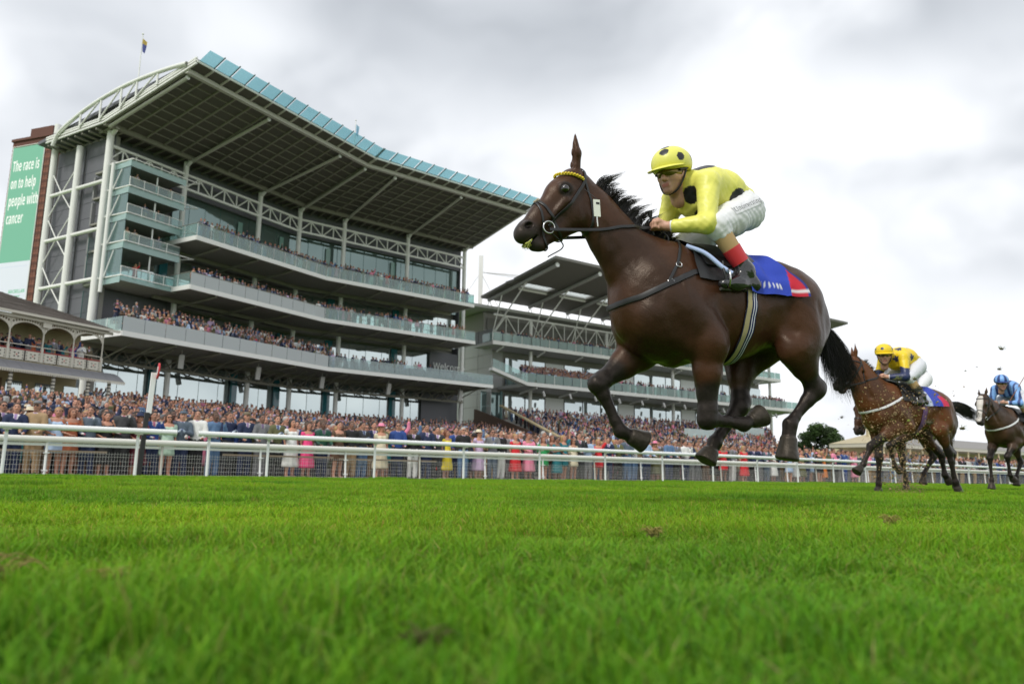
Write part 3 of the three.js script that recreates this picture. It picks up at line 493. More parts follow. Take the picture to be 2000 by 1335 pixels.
// ------------------------------------------------------------------ second stand with its raked roof
{
  const st = thing('second_grandstand', 'further grandstand with raked grey roof on slanting white struts', 'grandstand');
  const P = sidePt, PL = (t0, t1, o0, o1) => [P(t0, o1, 0), P(t1, o1, 0), P(t1, o0, 0), P(t0, o0, 0)].map((p) => [p.x, p.z]);
  const L = 58, HI = 17.1, LO = 11.7;
  M.roofGrey = std([0.17, 0.165, 0.15], 0.75);
  M.panelLight = std([0.5, 0.5, 0.49], 0.6);
  new MB().prism(PL(-3, L, -14, -5.2), 0, 22.4).build('building_core', M.dark, st);
  // pale cladding end wall in large sheets
  for (let r = 0; r < 9; r++) for (let c = 0; c < 3; c++) new MB().panel(P(-3.1, -13 + c * 3.4, 4 + r * 1.75), P(-3.1, -9.7 + c * 3.4, 4 + r * 1.75), P(-3.1, -9.7 + c * 3.4, 5.7 + r * 1.75), P(-3.1, -13 + c * 3.4, 5.7 + r * 1.75), 0.05).build('cladding_sheet', r > 7 ? M.clad : M.panelLight, st);
  for (let r = 0; r < 4; r++) new MB().panel(P(-3.1, -5.0, 11.9 + r * 1.75), P(0.2, -5.0, 11.9 + r * 1.75), P(0.2, -5.0, 13.6 + r * 1.75), P(-3.1, -5.0, 13.6 + r * 1.75), 0.05).build('cladding_sheet', M.cladLight, st);
  // flat roof of the building and its dark band
  new MB().prism(PL(-7.5, L + 2, -16, -3.2), 22.5, 22.9).build('flat_roof', M.panelLight, st);
  for (let k = 0; k < 14; k++) new MB().panel(P(-2.6 + k * 4.3, -4.9, 19.9), P(1.5 + k * 4.3, -4.9, 19.9), P(1.5 + k * 4.3, -4.9, 21.6), P(-2.6 + k * 4.3, -4.9, 21.6), 0.05).build('dark_band', std([0.2, 0.19, 0.18], 0.6), st);
  new MB().beam(P(-3, -4.85, 19.2), P(L, -4.85, 19.2), 0.1, 1.2).build('white_band', M.plastic, st);
  // columns, truss, struts
  const cols = [3.2, 17.6, 32, 46.4, 57.5];
  for (const t of cols) new MB().bar(P(t, -2.5, 0), P(t, -2.5, 21.4), 0.26, 14).build('column', M.white, st);
  for (let i = 0; i < 4; i++) { const T = new MB(), a = i ? cols[i] : -3.2, b = cols[i + 1] ; const n = i ? 8 : 10; T.beam(P(a, -2.45, 21.6), P(b, -2.45, 21.6), 0.2, 0.24).beam(P(a, -2.45, 18.9), P(b, -2.45, 18.9), 0.2, 0.2); for (let k = 0; k < n; k++) { const u = lerp(a, b, k / n), w = lerp(a, b, (k + 1) / n); T.bar(P(w, -2.45, 18.9), P(w, -2.45, 21.6), 0.07, 6).bar(P(u, -2.45, k % 2 ? 21.6 : 18.9), P(w, -2.45, k % 2 ? 18.9 : 21.6), 0.08, 6); } T.build('truss', M.white, st); }
  // raked roof
  const rh = (o) => 24.05 + (o + 3.6) * 0.127, roofParts = new MB(); roofParts.prism(PL(-4.2, L + 1.5, -4.2, 1.6), (x, z) => rh((x - S3O[0]) * N3[0] + (z - S3O[1]) * N3[1]), (x, z) => rh((x - S3O[0]) * N3[0] + (z - S3O[1]) * N3[1]) + 0.35); roofParts.prism(PL(-4.2, L + 1.5, 3.4, 12.0), (x, z) => rh((x - S3O[0]) * N3[0] + (z - S3O[1]) * N3[1]), (x, z) => rh((x - S3O[0]) * N3[0] + (z - S3O[1]) * N3[1]) + 0.35);
  const R = roofParts.build('raked_roof', M.roofGrey, st);
  for (let t = -4.2, k = 0; t < L - 5; t += 7.0, k++) {
    new MB().prism(PL(t, t + 2.2, 1.6, 3.4), (x, z) => rh(2.5) + 0.0, (x, z) => rh(2.5) + 0.35).build('roof_strip', M.roofGrey, R);
    for (let q = 0; q < 6; q++) new MB().panel(P(t + 2.25 + q * 0.79, 1.65, rh(1.65) + 0.2), P(t + 2.98 + q * 0.79, 1.65, rh(1.65) + 0.2), P(t + 2.98 + q * 0.79, 3.35, rh(3.35) + 0.2), P(t + 2.25 + q * 0.79, 3.35, rh(3.35) + 0.2), -0.03).build('roof_light', std([0.9, 0.93, 0.92], 0.4, { transmission: 0.85, thickness: 0 }), R);
    new MB().beam(P(t + 2.2, 1.5, rh(1.5) - 0.12), P(t + 7, 1.5, rh(1.5) - 0.12), 0.12, 0.3).build('light_curb', M.greywhite, R);
  }
  for (let t = -3.3; t < L + 1; t += 7.0) {
    const tube = new MB().bar(P(t, -3.6, rh(-3.6) - 0.35), P(t, 11.2, rh(11.2) - 0.4), 0.24, 12).build('roof_tube', M.cladLight, R); new MB().bar(P(t, 11.2, rh(11.2) - 0.4), P(t, 11.3, rh(11.3) - 0.4), 0.3, 12).build('tube_cap', M.plastic, tube);
    new MB().bar(P(t, -2.4, 18.95), P(t, 5.2, rh(5.2) - 0.4), 0.1, 8).build('strut', M.white, st);
    new MB().bar(P(t, -2.4, 19.2), P(t, -0.4, rh(-0.4) - 0.4), 0.08, 8).build('strut', M.white, st);
    const v = new MB(); v.bar(P(t - 0.3, -3.4, 22.9), P(t, -3.4, rh(-3.4) - 0.3), 0.06, 6).bar(P(t + 0.35, -3.4, 22.9), P(t, -3.4, rh(-3.4) - 0.3), 0.06, 6); v.build('stub_legs', M.white, st);
  }
  // decks
  const deck2 = (h, o, t0, t1, gh, name) => {
    const d = new MB().prism(PL(t0, t1, -5, o), h, h + 0.4).build('balcony_deck', M.panelLight, st);
    new MB().beam(P(t0, o + 0.03, h + 0.25), P(t1, o + 0.03, h + 0.25), 0.16, 0.5).build('edge_beam', M.white, d);
    const n = Math.round((t1 - t0) / 1.6); for (let k = 0; k < n; k++) { const a = lerp(t0, t1, (k + 0.03) / n), b = lerp(t0, t1, (k + 0.97) / n); new MB().panel(P(a, o + 0.04, h + 0.55), P(b, o + 0.04, h + 0.55), P(b, o + 0.04, h + gh), P(a, o + 0.04, h + gh), 0.02).build('glass_panel', std([0.5, 0.66, 0.62], 0.05, { transmission: 0.7, thickness: 0 }), d); if (k % 3 === 0) new MB().bar(P(a - 0.04, o + 0.02, h + 0.5), P(a - 0.04, o + 0.02, h + gh + 0.05), 0.05, 5).build('post', M.white, d); }
    new MB().panel(P(t0, -3, h + 0.5), P(t0, o, h + 0.5), P(t0, o, h + gh), P(t0, -3, h + gh), 0.03).build('end_glass', M.glass, d);
    for (let t = t0 + 2; t < t1; t += 7) new MB().bar(P(t, -2.5, h - 0.6), P(t, o - 0.3, h - 0.1), 0.13, 8).build('bracket', M.white, d);
  };
  deck2(HI, -0.6, -4.6, L, 1.6); deck2(LO, 1.6, -0.6, L + 3, 1.7);
  // glazing behind the decks
  for (const [h0, h1] of [[HI + 0.4, 19.0], [LO + 0.4, 16.2], [7.4, 11.2]]) for (let k = 0; k < 16; k++) { const t = 0.6 + k * 3.6; new MB().panel(P(t, -4.9, h0), P(t + 3.4, -4.9, h0), P(t + 3.4, -4.9, h1), P(t, -4.9, h1), 0.04).build('window_pane', k % 4 === 2 ? M.plastic : M.mirror, st); }
  // stair bridging to the main stand and the brown wedge wall beside the terrace
  new MB().beam(P(-5.5, 0.4, 13.6), P(-0.5, 1.4, 11.9), 1.2, 0.4).build('stair_flight', M.white, st);
  for (let k = 0; k < 5; k++) new MB().panel(P(-5.5 + k, 0.9 + k * 0.2, 13.8 - k * 0.34), P(-4.55 + k, 1.1 + k * 0.2, 13.46 - k * 0.34), P(-4.55 + k, 1.1 + k * 0.2, 14.6 - k * 0.34), P(-5.5 + k, 0.9 + k * 0.2, 14.94 - k * 0.34), 0.02).build('glass_panel', M.glass, st);
  for (let k = 0; k < 12; k++) new MB().bar(P(2 + k * 4.6, 1.9, LO - 0.6), P(2.1 + k * 4.6, 2.1, LO - 1.3), 0.17, 8).build('loudspeaker', std([0.55, 0.55, 0.53], 0.6), st);
  new MB().bar(P(-1, -3.5, 4), P(-1, -3.5, 11.3), 0.2, 8).build('glass_corner', M.edgeGreen, st);
  new MB().panel(P(-4, -4, 4), P(-0.8, -4, 4), P(-0.8, -4, 11.2), P(-4, -4, 11.2), 0.05).build('window_pane', M.mirrorDark, st);
  // stay mast behind the gap between the stands
  const mast = thing('stay_mast', 'slim white stay mast with cables between the two grandstands', 'mast', null, [-4.6, 0, -106.5]);
  new MB().box(0, 15.5, 0, 0.62, 31, 0.62).build('pole', M.white, mast);
  for (const [x, y, z] of [[14, 30, -3], [22, 29, -6], [-5, 22, 2], [4, 22, 4], [16, 28.4, 4]]) new MB().bar(V(0, 28.6, 0), V(x, y - 2, z), 0.035, 4).build('cable', M.greywhite, mast);
}

// ------------------------------------------------------------------ old pavilion with iron balcony
{
  const pv = thing('old_pavilion', 'old slate roofed pavilion with white ironwork balcony and lead canopy', 'pavilion');
  const P = pavPt, PL = (t0, t1, o0, o1) => [P(t0, o1, 0), P(t1, o1, 0), P(t1, o0, 0), P(t0, o0, 0)].map((p) => [p.x, p.z]);
  M.cream = std([0.42, 0.36, 0.22], 0.8); M.iron = std([0.6, 0.57, 0.49], 0.5); M.lead = std([0.2, 0.2, 0.215], 0.5); M.slate = std([1, 1, 1], 0.85, { map: grainTexture(256, (u, v) => { const a = tileN(u, v, 2.5, 1), b = tileN(u, v, 14, 5); return [0.36 + a * 0.12 + b * 0.12, 0.33 + a * 0.11 + b * 0.12, 0.31 + a * 0.1 + b * 0.11]; }) });
  const t0 = -6, t1 = 7.45;
  new MB().prism(PL(t0, 7.2, -9, -2.2), 0, 9.9).build('wall', M.cream, pv);
  new MB().prism(PL(t0, t1, -2.4, 0.1), 6.75, 7.0).build('balcony_floor', M.cream, pv);
  new MB().prism(PL(t0, t1 + 0.1, -2.4, 0.05), 9.72, 9.8).build('ceiling_boards', M.cream, pv);
  // roof: courses of slates as long strips
  const rt = (v) => { // v 0 eave .. 1 ridge
    return { o: lerp(0.55, -5.2, v), h: 10.02 + 2.3 * Math.pow(v, 0.95), t1: lerp(t1 + 0.55, t1 - 4.6, v) }; };
  for (let k = 0; k < 26; k++) { const a = rt(k / 26), b = rt((k + 1) / 26 + 0.012), segs = 9; for (let q = 0; q < segs; q++) { const ta = lerp(t0 - 1, a.t1, (q + 0.02) / segs), tb = lerp(t0 - 1, a.t1, (q + 0.98) / segs), tc = lerp(t0 - 1, b.t1, (q + 0.98) / segs), td = lerp(t0 - 1, b.t1, (q + 0.02) / segs), lift = rr(0, 0.025) + 0.02; new MB().panel(P(ta, a.o, a.h + lift), P(tb, a.o, a.h + lift), P(tc, b.o, b.h), P(td, b.o, b.h), 0.025).build('slate_strip', M.slate, pv); } }
  { const r = new MB(), A = rt(0), B = rt(1); r.quad(P(A.t1, A.o, A.h), P(A.t1, -9, A.h), P(B.t1, B.o - 0.4, B.h), P(B.t1, B.o, B.h)); r.quad(P(t0 - 1, A.o, A.h - 0.03), P(A.t1, A.o, A.h - 0.03), P(B.t1, B.o, B.h - 0.03), P(t0 - 1, B.o, B.h - 0.03)); r.build('hip_end', M.slate, pv); }
  const gut = new MB(); gut.beam(P(t0, 0.62, 9.96), P(t1 + 0.7, 0.62, 9.96), 0.16, 0.16).beam(P(t0, 0.3, 9.78), P(t1 + 0.4, 0.3, 9.78), 0.1, 0.2); gut.build('gutter', M.iron, pv);
  // posts, arched valances, railing
  const posts = [-3.75, -1.55, 0.65, 2.9, 5.07, 7.28];
  posts.forEach((t, i) => {
    const c = new MB(); c.bar(P(t, 0.1, 7), P(t, 0.1, 7.95), 0.1, 8).bar(P(t, 0.1, 7.9), P(t, 0.1, 9.8), 0.05, 8); c.build('balcony_post', M.iron, pv);
    if (i === posts.length - 1) return;
    const tb = posts[i + 1], w = tb - t, sh = new THREE.Shape(); sh.moveTo(0.05, 0.75); sh.lineTo(0.05, -0.12); for (let k = 0; k <= 20; k++) { const u = k / 20; sh.lineTo(0.07 + u * (w - 0.14), -0.08 + 0.55 * Math.pow(Math.sin(u * Math.PI), 0.55)); } sh.lineTo(w - 0.05, -0.12); sh.lineTo(w - 0.05, 0.75); sh.closePath();
    for (let k = 0; k < 12; k++) { const u = (k + 0.5) / 12, y0 = -0.08 + 0.55 * Math.pow(Math.sin(u * Math.PI), 0.55); const hole = new THREE.Path(); const rad = Math.min(0.075, (0.7 - y0) * 0.3); hole.absellipse(0.07 + u * (w - 0.14), (y0 + 0.72) / 2 + 0.02, rad * 0.8, rad * 1.15, 0, Math.PI * 2, true); sh.holes.push(hole); }
    const g = new THREE.ExtrudeGeometry(sh, { depth: 0.05, bevelEnabled: false, curveSegments: 6 }); g.applyMatrix4(new THREE.Matrix4().makeBasis(V(PVD[0], 0, PVD[1]), V(0, 1, 0), V(PVN[0], 0, PVN[1]))); const p = P(t, 0.08, 9.05); g.translate(p.x, p.y, p.z); mesh('arched_valance', g, M.iron, pv);
    // pierced panels with diamonds
    for (let hlf = 0; hlf < 2; hlf++) {
      const a = t + 0.1 + hlf * (w / 2 - 0.05), ww = w / 2 - 0.16, s = new THREE.Shape(); s.moveTo(0, 0); s.lineTo(ww, 0); s.lineTo(ww, 0.62); s.lineTo(0, 0.62); s.closePath();
      const sq = (cx, cy, rx, ry, d) => { const h = new THREE.Path(); if (d) { h.moveTo(cx - rx, cy); h.lineTo(cx, cy + ry); h.lineTo(cx + rx, cy); h.lineTo(cx, cy - ry); } else { h.moveTo(cx - rx, cy - ry); h.lineTo(cx - rx, cy + ry); h.lineTo(cx + rx, cy + ry); h.lineTo(cx + rx, cy - ry); } h.closePath(); s.holes.push(h); };
      for (const dx of [-1, 1]) for (const dy of [-1, 1]) sq(ww / 2 + dx * 0.13, 0.31 + dy * 0.11, 0.075, 0.06, true);
      for (const dx of [0.07, ww - 0.07]) for (const y of [0.12, 0.31, 0.5]) sq(dx, y, 0.03, 0.055);
      const pg = new THREE.ExtrudeGeometry(s, { depth: 0.04, bevelEnabled: false }); pg.applyMatrix4(new THREE.Matrix4().makeBasis(V(PVD[0], 0, PVD[1]), V(0, 1, 0), V(PVN[0], 0, PVN[1]))); const pp = P(a, 0.1, 7.04); pg.translate(pp.x, pp.y, pp.z); const pm = mesh('pierced_panel', pg, M.iron, pv);
      new MB().box(0, 0, 0, 0.05, 0.05, 0.03).list.pop(); const bd = new THREE.BoxGeometry(0.06, 0.06, 0.03); bd.rotateZ(Math.PI / 4); bd.applyMatrix4(new THREE.Matrix4().makeBasis(V(PVD[0], 0, PVD[1]), V(0, 1, 0), V(PVN[0], 0, PVN[1]))); const bp = P(a + ww / 2, 0.16, 7.35); bd.translate(bp.x, bp.y, bp.z); mesh('red_stud', bd, M.red, pm);
    }
    new MB().beam(P(t, 0.1, 7.72), P(tb, 0.1, 7.72), 0.1, 0.07).build('red_rail', std([0.35, 0.05, 0.04], 0.6), pv);
    new MB().beam(P(t, 0.1, 8.02), P(tb, 0.1, 8.02), 0.05, 0.05).build('hand_rail', M.iron, pv);
  });
  new MB().box(0, 0, 0, 1, 1, 1).list.pop();
  { const b = new MB(); const s = P(2.95, 0.3, 9.5); b.box(s.x, s.y, s.z, 0.6, 0.32, 0.06, Math.atan2(PVN[0], PVN[1])); b.build('name_board', M.iron, pv); }
  // lead canopy in curved sheets, scalloped edge, striped posts below
  for (let k = 0; k < 17; k++) { const a = t0 + k * 0.86, b = Math.min(a + 0.84, 8.2), s = new MB(); for (let q = 0; q < 5; q++) { const f = (v) => ({ o: 0.15 + 1.5 * v, h: 6.95 - 0.75 * Math.pow(v, 1.7) }), A = f(q / 5), B = f((q + 1) / 5); s.panel(P(a, B.o, B.h), P(b, B.o, B.h), P(b, A.o, A.h), P(a, A.o, A.h), 0.03); } s.build('lead_sheet', M.lead, pv); }
  { const sc = new MB(); for (let k = 0; k < 95; k++) { const p = P(t0 + k * 0.15, 1.66, 6.12); sc.box(p.x, p.y, p.z, 0.1, 0.16, 0.02, Math.atan2(PVN[0], PVN[1])); } const e = sc.build('scalloped_edge', M.iron, pv); e.userData.kind = 'stuff'; new MB().beam(P(t0, 1.63, 6.2), P(8.2, 1.63, 6.2), 0.05, 0.08).build('canopy_edge', M.iron, pv); }
  for (const t of [-1.4, 0.3, 3.1, 5.6, 7.2]) { const post = new MB().bar(P(t, 1.3, 0), P(t, 1.3, 6.2), 0.12, 10).build('canopy_post', M.iron, pv); for (let k = 0; k < 12; k++) new MB().bar(P(t, 1.3, 3.4 + k * 0.23), P(t, 1.3, 3.48 + k * 0.23), 0.126, 10).build('dark_band', M.black, post); }
  for (const t of [2.2, 4.2, 6.3]) new MB().panel(P(t, -2.15, 3.2), P(t + 1.1, -2.15, 3.2), P(t + 1.1, -2.15, 5.9), P(t, -2.15, 5.9), 0.04).build('door_pane', M.mirror, pv);
  new MB().panel(P(t0, -2.1, 3), P(1.9, -2.1, 3), P(1.9, -2.1, 6), P(t0, -2.1, 6), 0.04).build('timber_doors', std([0.16, 0.1, 0.06], 0.7), pv);
}

// ------------------------------------------------------------------ far low stand and its outbuilding
{
  const fs = thing('low_far_stand', 'low cream stand with slate roof beyond the end of the rails', 'stand');
  const O = [58, -121], D = [0.82, -0.572], N = [0.572, 0.82], P = (t, o, y) => V(O[0] + D[0] * t + N[0] * o, y, O[1] + D[1] * t + N[1] * o), PL = (t0, t1, o0, o1) => [P(t0, o1, 0), P(t1, o1, 0), P(t1, o0, 0), P(t0, o0, 0)].map((p) => [p.x, p.z]);
  const creamM = std([0.66, 0.58, 0.38], 0.8), slate = std([0.24, 0.23, 0.22], 0.8);
  new MB().prism(PL(0, 78, -8, -6), 0, 5.4).build('rear_wall', creamM, fs);
  new MB().prism([P(0, 0.3, 0), P(0, -8, 0), P(-0.5, -8, 0), P(-0.5, 0.3, 0)].map((p) => [p.x, p.z]), 0, (x, z) => { const o = (x - O[0]) * N[0] + (z - O[1]) * N[1]; return lerp(2.2, 5.5, clamp(-o / 6)); }).build('end_wall', creamM, fs);
  { const g = new MB(); g.prism(PL(-0.7, 78, -8.5, 0.5), 5.3, 5.9); g.build('fascia', M.iron, fs); const s = new MB(); s.quad(P(-0.8, 0.6, 5.9), P(78, 0.6, 5.9), P(76, -4, 7.6), P(3.6, -4, 7.6)); s.build('slate_roof', slate, fs); new MB().quad(P(-0.8, -8.5, 5.9), P(-0.8, 0.6, 5.9), P(3.6, -4, 7.6), P(3.6, -4.1, 7.6)).build('hip_end', std([0.5, 0.44, 0.3], 0.85), fs); }
  for (let k = 0; k < 20; k++) new MB().bar(P(0.3 + k * 3.9, 0.2, 0), P(0.3 + k * 3.9, 0.2, 5.4), 0.16, 8).build('post', creamM, fs);
  for (let k = 0; k < 5; k++) new MB().prism(PL(0.2, 77, -6 + k, -5 + k), 0, 3.0 - k * 0.5).build('step', M.concrete, fs);
  { const c = P(2.6, -3.2, 0), b = new MB(); b.box(c.x, 6.9, c.z, 0.9, 3.2, 0.9); b.build('chimney', creamM, fs); }
}
// ------------------------------------------------------------------ the round tree beyond the stands, and small far trees
function leafTree(name, label, x, z, base, h, rad, trunkH, tone, leaves, lobes) {
  const g = thing(name, label, 'tree', null, [x, base, z]);
  const bark = std([0.1, 0.08, 0.06], 0.9), tr = new MB(); tr.bar(V(0, 0, 0), V(0.1, trunkH + h * 0.35, 0), rad * 0.09, 9, rad * 0.04);
  for (let k = 0; k < 9; k++) { const a = k * 2.4, r = rad * rr(0.45, 0.8); tr.bar(V(0, trunkH + h * 0.06 * (k % 4), 0), V(Math.cos(a) * r, trunkH + h * rr(0.3, 0.7), Math.sin(a) * r), rad * 0.04, 6, rad * 0.012); }
  tr.build('trunk', bark, g);
  const pos = [], col = [], cs = [];
  for (let k = 0; k < lobes; k++) { const a = rr(0, 6.283), y = Math.pow(rnd(), 0.8), rr0 = Math.sqrt(Math.max(0, 1 - (y * 1.7 - 0.75) ** 2)) * 0.78; cs.push([Math.cos(a) * rad * rr0 * rr(0.6, 1), trunkH + h * (0.08 + 0.8 * y), Math.sin(a) * rad * rr0 * rr(0.6, 1), rad * rr(0.17, 0.3)]); }
  for (let i = 0; i < leaves; i++) {
    const [cx, cy, cz, r] = cs[i % cs.length], u = V(rr(-1, 1), rr(-0.75, 1), rr(-1, 1)).normalize().multiplyScalar(r * Math.pow(rnd(), 0.35)), p = V(cx + u.x, cy + u.y * 0.8, cz + u.z), s = rad * rr(0.028, 0.055), n = V(rr(-1, 1), rr(-0.2, 1.2), rr(-1, 1)).normalize(), a = V(rr(-1, 1), rr(-1, 1), rr(-1, 1)).cross(n).normalize(), b = V().crossVectors(n, a);
    const c = [p.clone().addScaledVector(a, s), p.clone().addScaledVector(b, s * 0.6), p.clone().addScaledVector(a, -s), p.clone().addScaledVector(b, -s * 0.6)], k = rr(0.7, 1.35) * (0.85 + 0.3 * Math.sin(i % cs.length * 3.1));
    for (const q of [0, 1, 2, 0, 2, 3]) { pos.push(c[q].x, c[q].y, c[q].z); col.push(tone[0] * k, tone[1] * k, tone[2] * k); }
  }
  const lg = new THREE.BufferGeometry(); lg.setAttribute('position', new THREE.Float32BufferAttribute(pos, 3)); lg.setAttribute('color', new THREE.Float32BufferAttribute(col, 3)); lg.computeVertexNormals();
  mesh('crown', lg, std([1, 1, 1], 0.7, { vertexColors: true, side: THREE.DoubleSide, transmission: 0.25, thickness: 0 }), g);
}
leafTree('round_tree', 'round green broadleaf tree beyond the end of the grandstands', 59.8, -149, 0, 10.2, 5.4, 0.8, [0.065, 0.125, 0.024], 18000, 80);
leafTree('far_tree', 'small far tree low on the horizon past the cream stand', 118, -190, 0, 5, 4, 1, [0.05, 0.09, 0.025], 1500, 14);
leafTree('far_tree', 'small dark tree behind the cream chimney', 72, -168, 0, 8, 2.2, 1, [0.05, 0.08, 0.025], 2500, 18);

// ------------------------------------------------------------------ banking in front of the stands
const lawnRise = (q, t = 0) => 1.2 * sstep(3, 26, q) * sstep(66, 36, t);
function groundAt(x, z) {
  const q = -(x * FN[0] + z * FN[1]) + FD; if (q < 2) return 0; const tf = x * FU[0] + z * FU[1];
  const r1 = [x - SD[0], z - SD[1]], oA = r1[0] * N1[0] + r1[1] * N1[1], oB = r1[0] * N2[0] + r1[1] * N2[1], tB = r1[0] * S2[0] + r1[1] * S2[1], o = Math.min(oA, oB);
  const r3 = [x - S3O[0], z - S3O[1]], o3 = r3[0] * N3[0] + r3[1] * N3[1], t3 = r3[0] * S3[0] + r3[1] * S3[1];
  if (t3 > 32 + 1.05 * (19 - o3) / 0.9) return lawnRise(q, tf);
  if (t3 > -4.2 && (tB > 24 || t3 > -3.5)) return Math.max(lawnRise(q, tf), 1.0 + 6.4 * clamp((19 - o3) / 18) * sstep(-4.3, -4.1, t3));
  if (o > 30) return lawnRise(q, tf);
  const steps = 16, u = clamp((24 - o) / 21), s = Math.floor(u * steps) / steps; return Math.max(lawnRise(q, tf), 1.2 + 3.7 * s);
}
{
  // stepped concrete terraces: one thing per stand, each step a part
  const ter = thing('terrace_steps', 'stepped concrete terrace in front of the main grandstand', 'terrace');
  for (let k = 0; k < 16; k++) { const o1 = 24 - k * 21 / 16; new MB().prism(poly(-30, 26, -1.3, o1), k ? 1.2 + 3.7 * k / 16 - 0.231 : 0, 1.2 + 3.7 * k / 16).build('step', M.concrete, ter); }
  const ter2 = thing('terrace_steps', 'broad stepped terrace in front of the further grandstand', 'terrace');
  const PL = (t0, t1, o0, o1) => [sidePt(t0, o1, 0), sidePt(t1, o1, 0), sidePt(t1, o0, 0), sidePt(t0, o0, 0)].map((p) => [p.x, p.z]);
  for (let k = 0; k < 20; k++) { const o1 = 19 - k * 0.9; new MB().prism(PL(-4.0, 32 + k * 1.05, -5, o1), k ? 1 + 6.4 * k / 20 - 0.32 : 0, 1 + 6.4 * k / 20).build('step', M.concrete, ter2); }
  new MB().prism([sidePt(-4.4, -5, 0), sidePt(-4.4, 19, 0), sidePt(-4.02, 19, 0), sidePt(-4.02, -5, 0)].map((p) => [p.x, p.z]), 0, (x, z) => 2.2 + 6.6 * clamp((19 - ((x - S3O[0]) * N3[0] + (z - S3O[1]) * N3[1])) / 18)).build('wedge_wall', M.brownWall, ter2);
  new MB().beam(sidePt(-4.2, 19, 2.3), sidePt(-4.2, 1, 8.9), 0.5, 0.16).build('wall_coping', std([0.4, 0.33, 0.2], 0.8), ter2);
  for (const [t, o] of [[21, 9], [36, 6]]) { new MB().box(0, 0, 0, 1, 1, 1).list.pop(); const h = groundAt(...[sidePt(t, o, 0)].flatMap((p) => [p.x, p.z])); new MB().prism(PL(t, t + 7, o - 2.5, o + 0.4), h, h + 1.1).build('box_wall', std([0.45, 0.33, 0.18], 0.8), ter2); new MB().panel(sidePt(t, o + 0.45, h + 1.1), sidePt(t + 7, o + 0.45, h + 1.1), sidePt(t + 7, o + 0.45, h + 2.3), sidePt(t, o + 0.45, h + 2.3), 0.04).build('glass_screen', std([0.75, 0.85, 0.84], 0.05, { transmission: 0.6, thickness: 0 }), ter2); }
  // paved lawn slope behind the rails
  const pos = [], idx = [], nt = 60, nq = 26; for (let i = 0; i <= nt; i++) for (let j = 0; j <= nq; j++) { const p = fencePt(-30 + i * 3.2, 1.2 + j * 1.6, 0); pos.push(p.x, lawnRise(1.2 + j * 1.6, -30 + i * 3.2) + 0.006, p.z); }
  for (let i = 0; i < nt; i++) for (let j = 0; j < nq; j++) { const a = i * (nq + 1) + j, b = a + nq + 1; idx.push(a, b, a + 1, b, b + 1, a + 1); }
  const g = new THREE.BufferGeometry(); g.setAttribute('position', new THREE.Float32BufferAttribute(pos, 3)); g.setIndex(idx); g.computeVertexNormals();
  const m = mesh('lawn_path', g, std([0.3, 0.27, 0.24], 0.95), scene); m.userData.kind = 'structure';
}
// ------------------------------------------------------------------ race-goers: a few figures, dressed in many colours
const ARMS = { // shoulder, elbow, wrist, hand for the x > 0 side and the x < 0 side
  down: [[[0.185, 1.4, 0], [0.235, 1.13, -0.03], [0.225, 0.9, 0.05], [0.22, 0.8, 0.07]], 1],
  clap: [[[0.185, 1.4, 0], [0.25, 1.15, 0.06], [0.07, 1.2, 0.3], [0.02, 1.25, 0.34]], 1],
  phone: [[[0.185, 1.4, 0], [0.27, 1.2, 0.14], [0.15, 1.44, 0.25], [0.11, 1.52, 0.26]], [[-0.185, 1.4, 0], [-0.24, 1.14, 0.02], [-0.1, 1.06, 0.22], [-0.04, 1.05, 0.26]]],
  raise: [[[0.185, 1.41, 0], [0.31, 1.6, 0.08], [0.3, 1.84, 0.1], [0.29, 1.93, 0.11]], [[-0.185, 1.4, 0], [-0.26, 1.17, 0.03], [-0.2, 1.02, 0.2], [-0.15, 1.0, 0.26]]],
  cheer: [[[0.185, 1.42, 0], [0.33, 1.62, 0.05], [0.36, 1.86, 0.08], [0.37, 1.95, 0.08]], 1],
  rail: [[[0.185, 1.4, 0.02], [0.25, 1.14, 0.08], [0.2, 1.02, 0.3], [0.18, 1.0, 0.38]], 1],
};
function armsOf(pose) { let [a, b] = ARMS[pose]; if (b === 1) b = a.map(([x, y, z]) => [-x, y, z]); return [a, b]; }
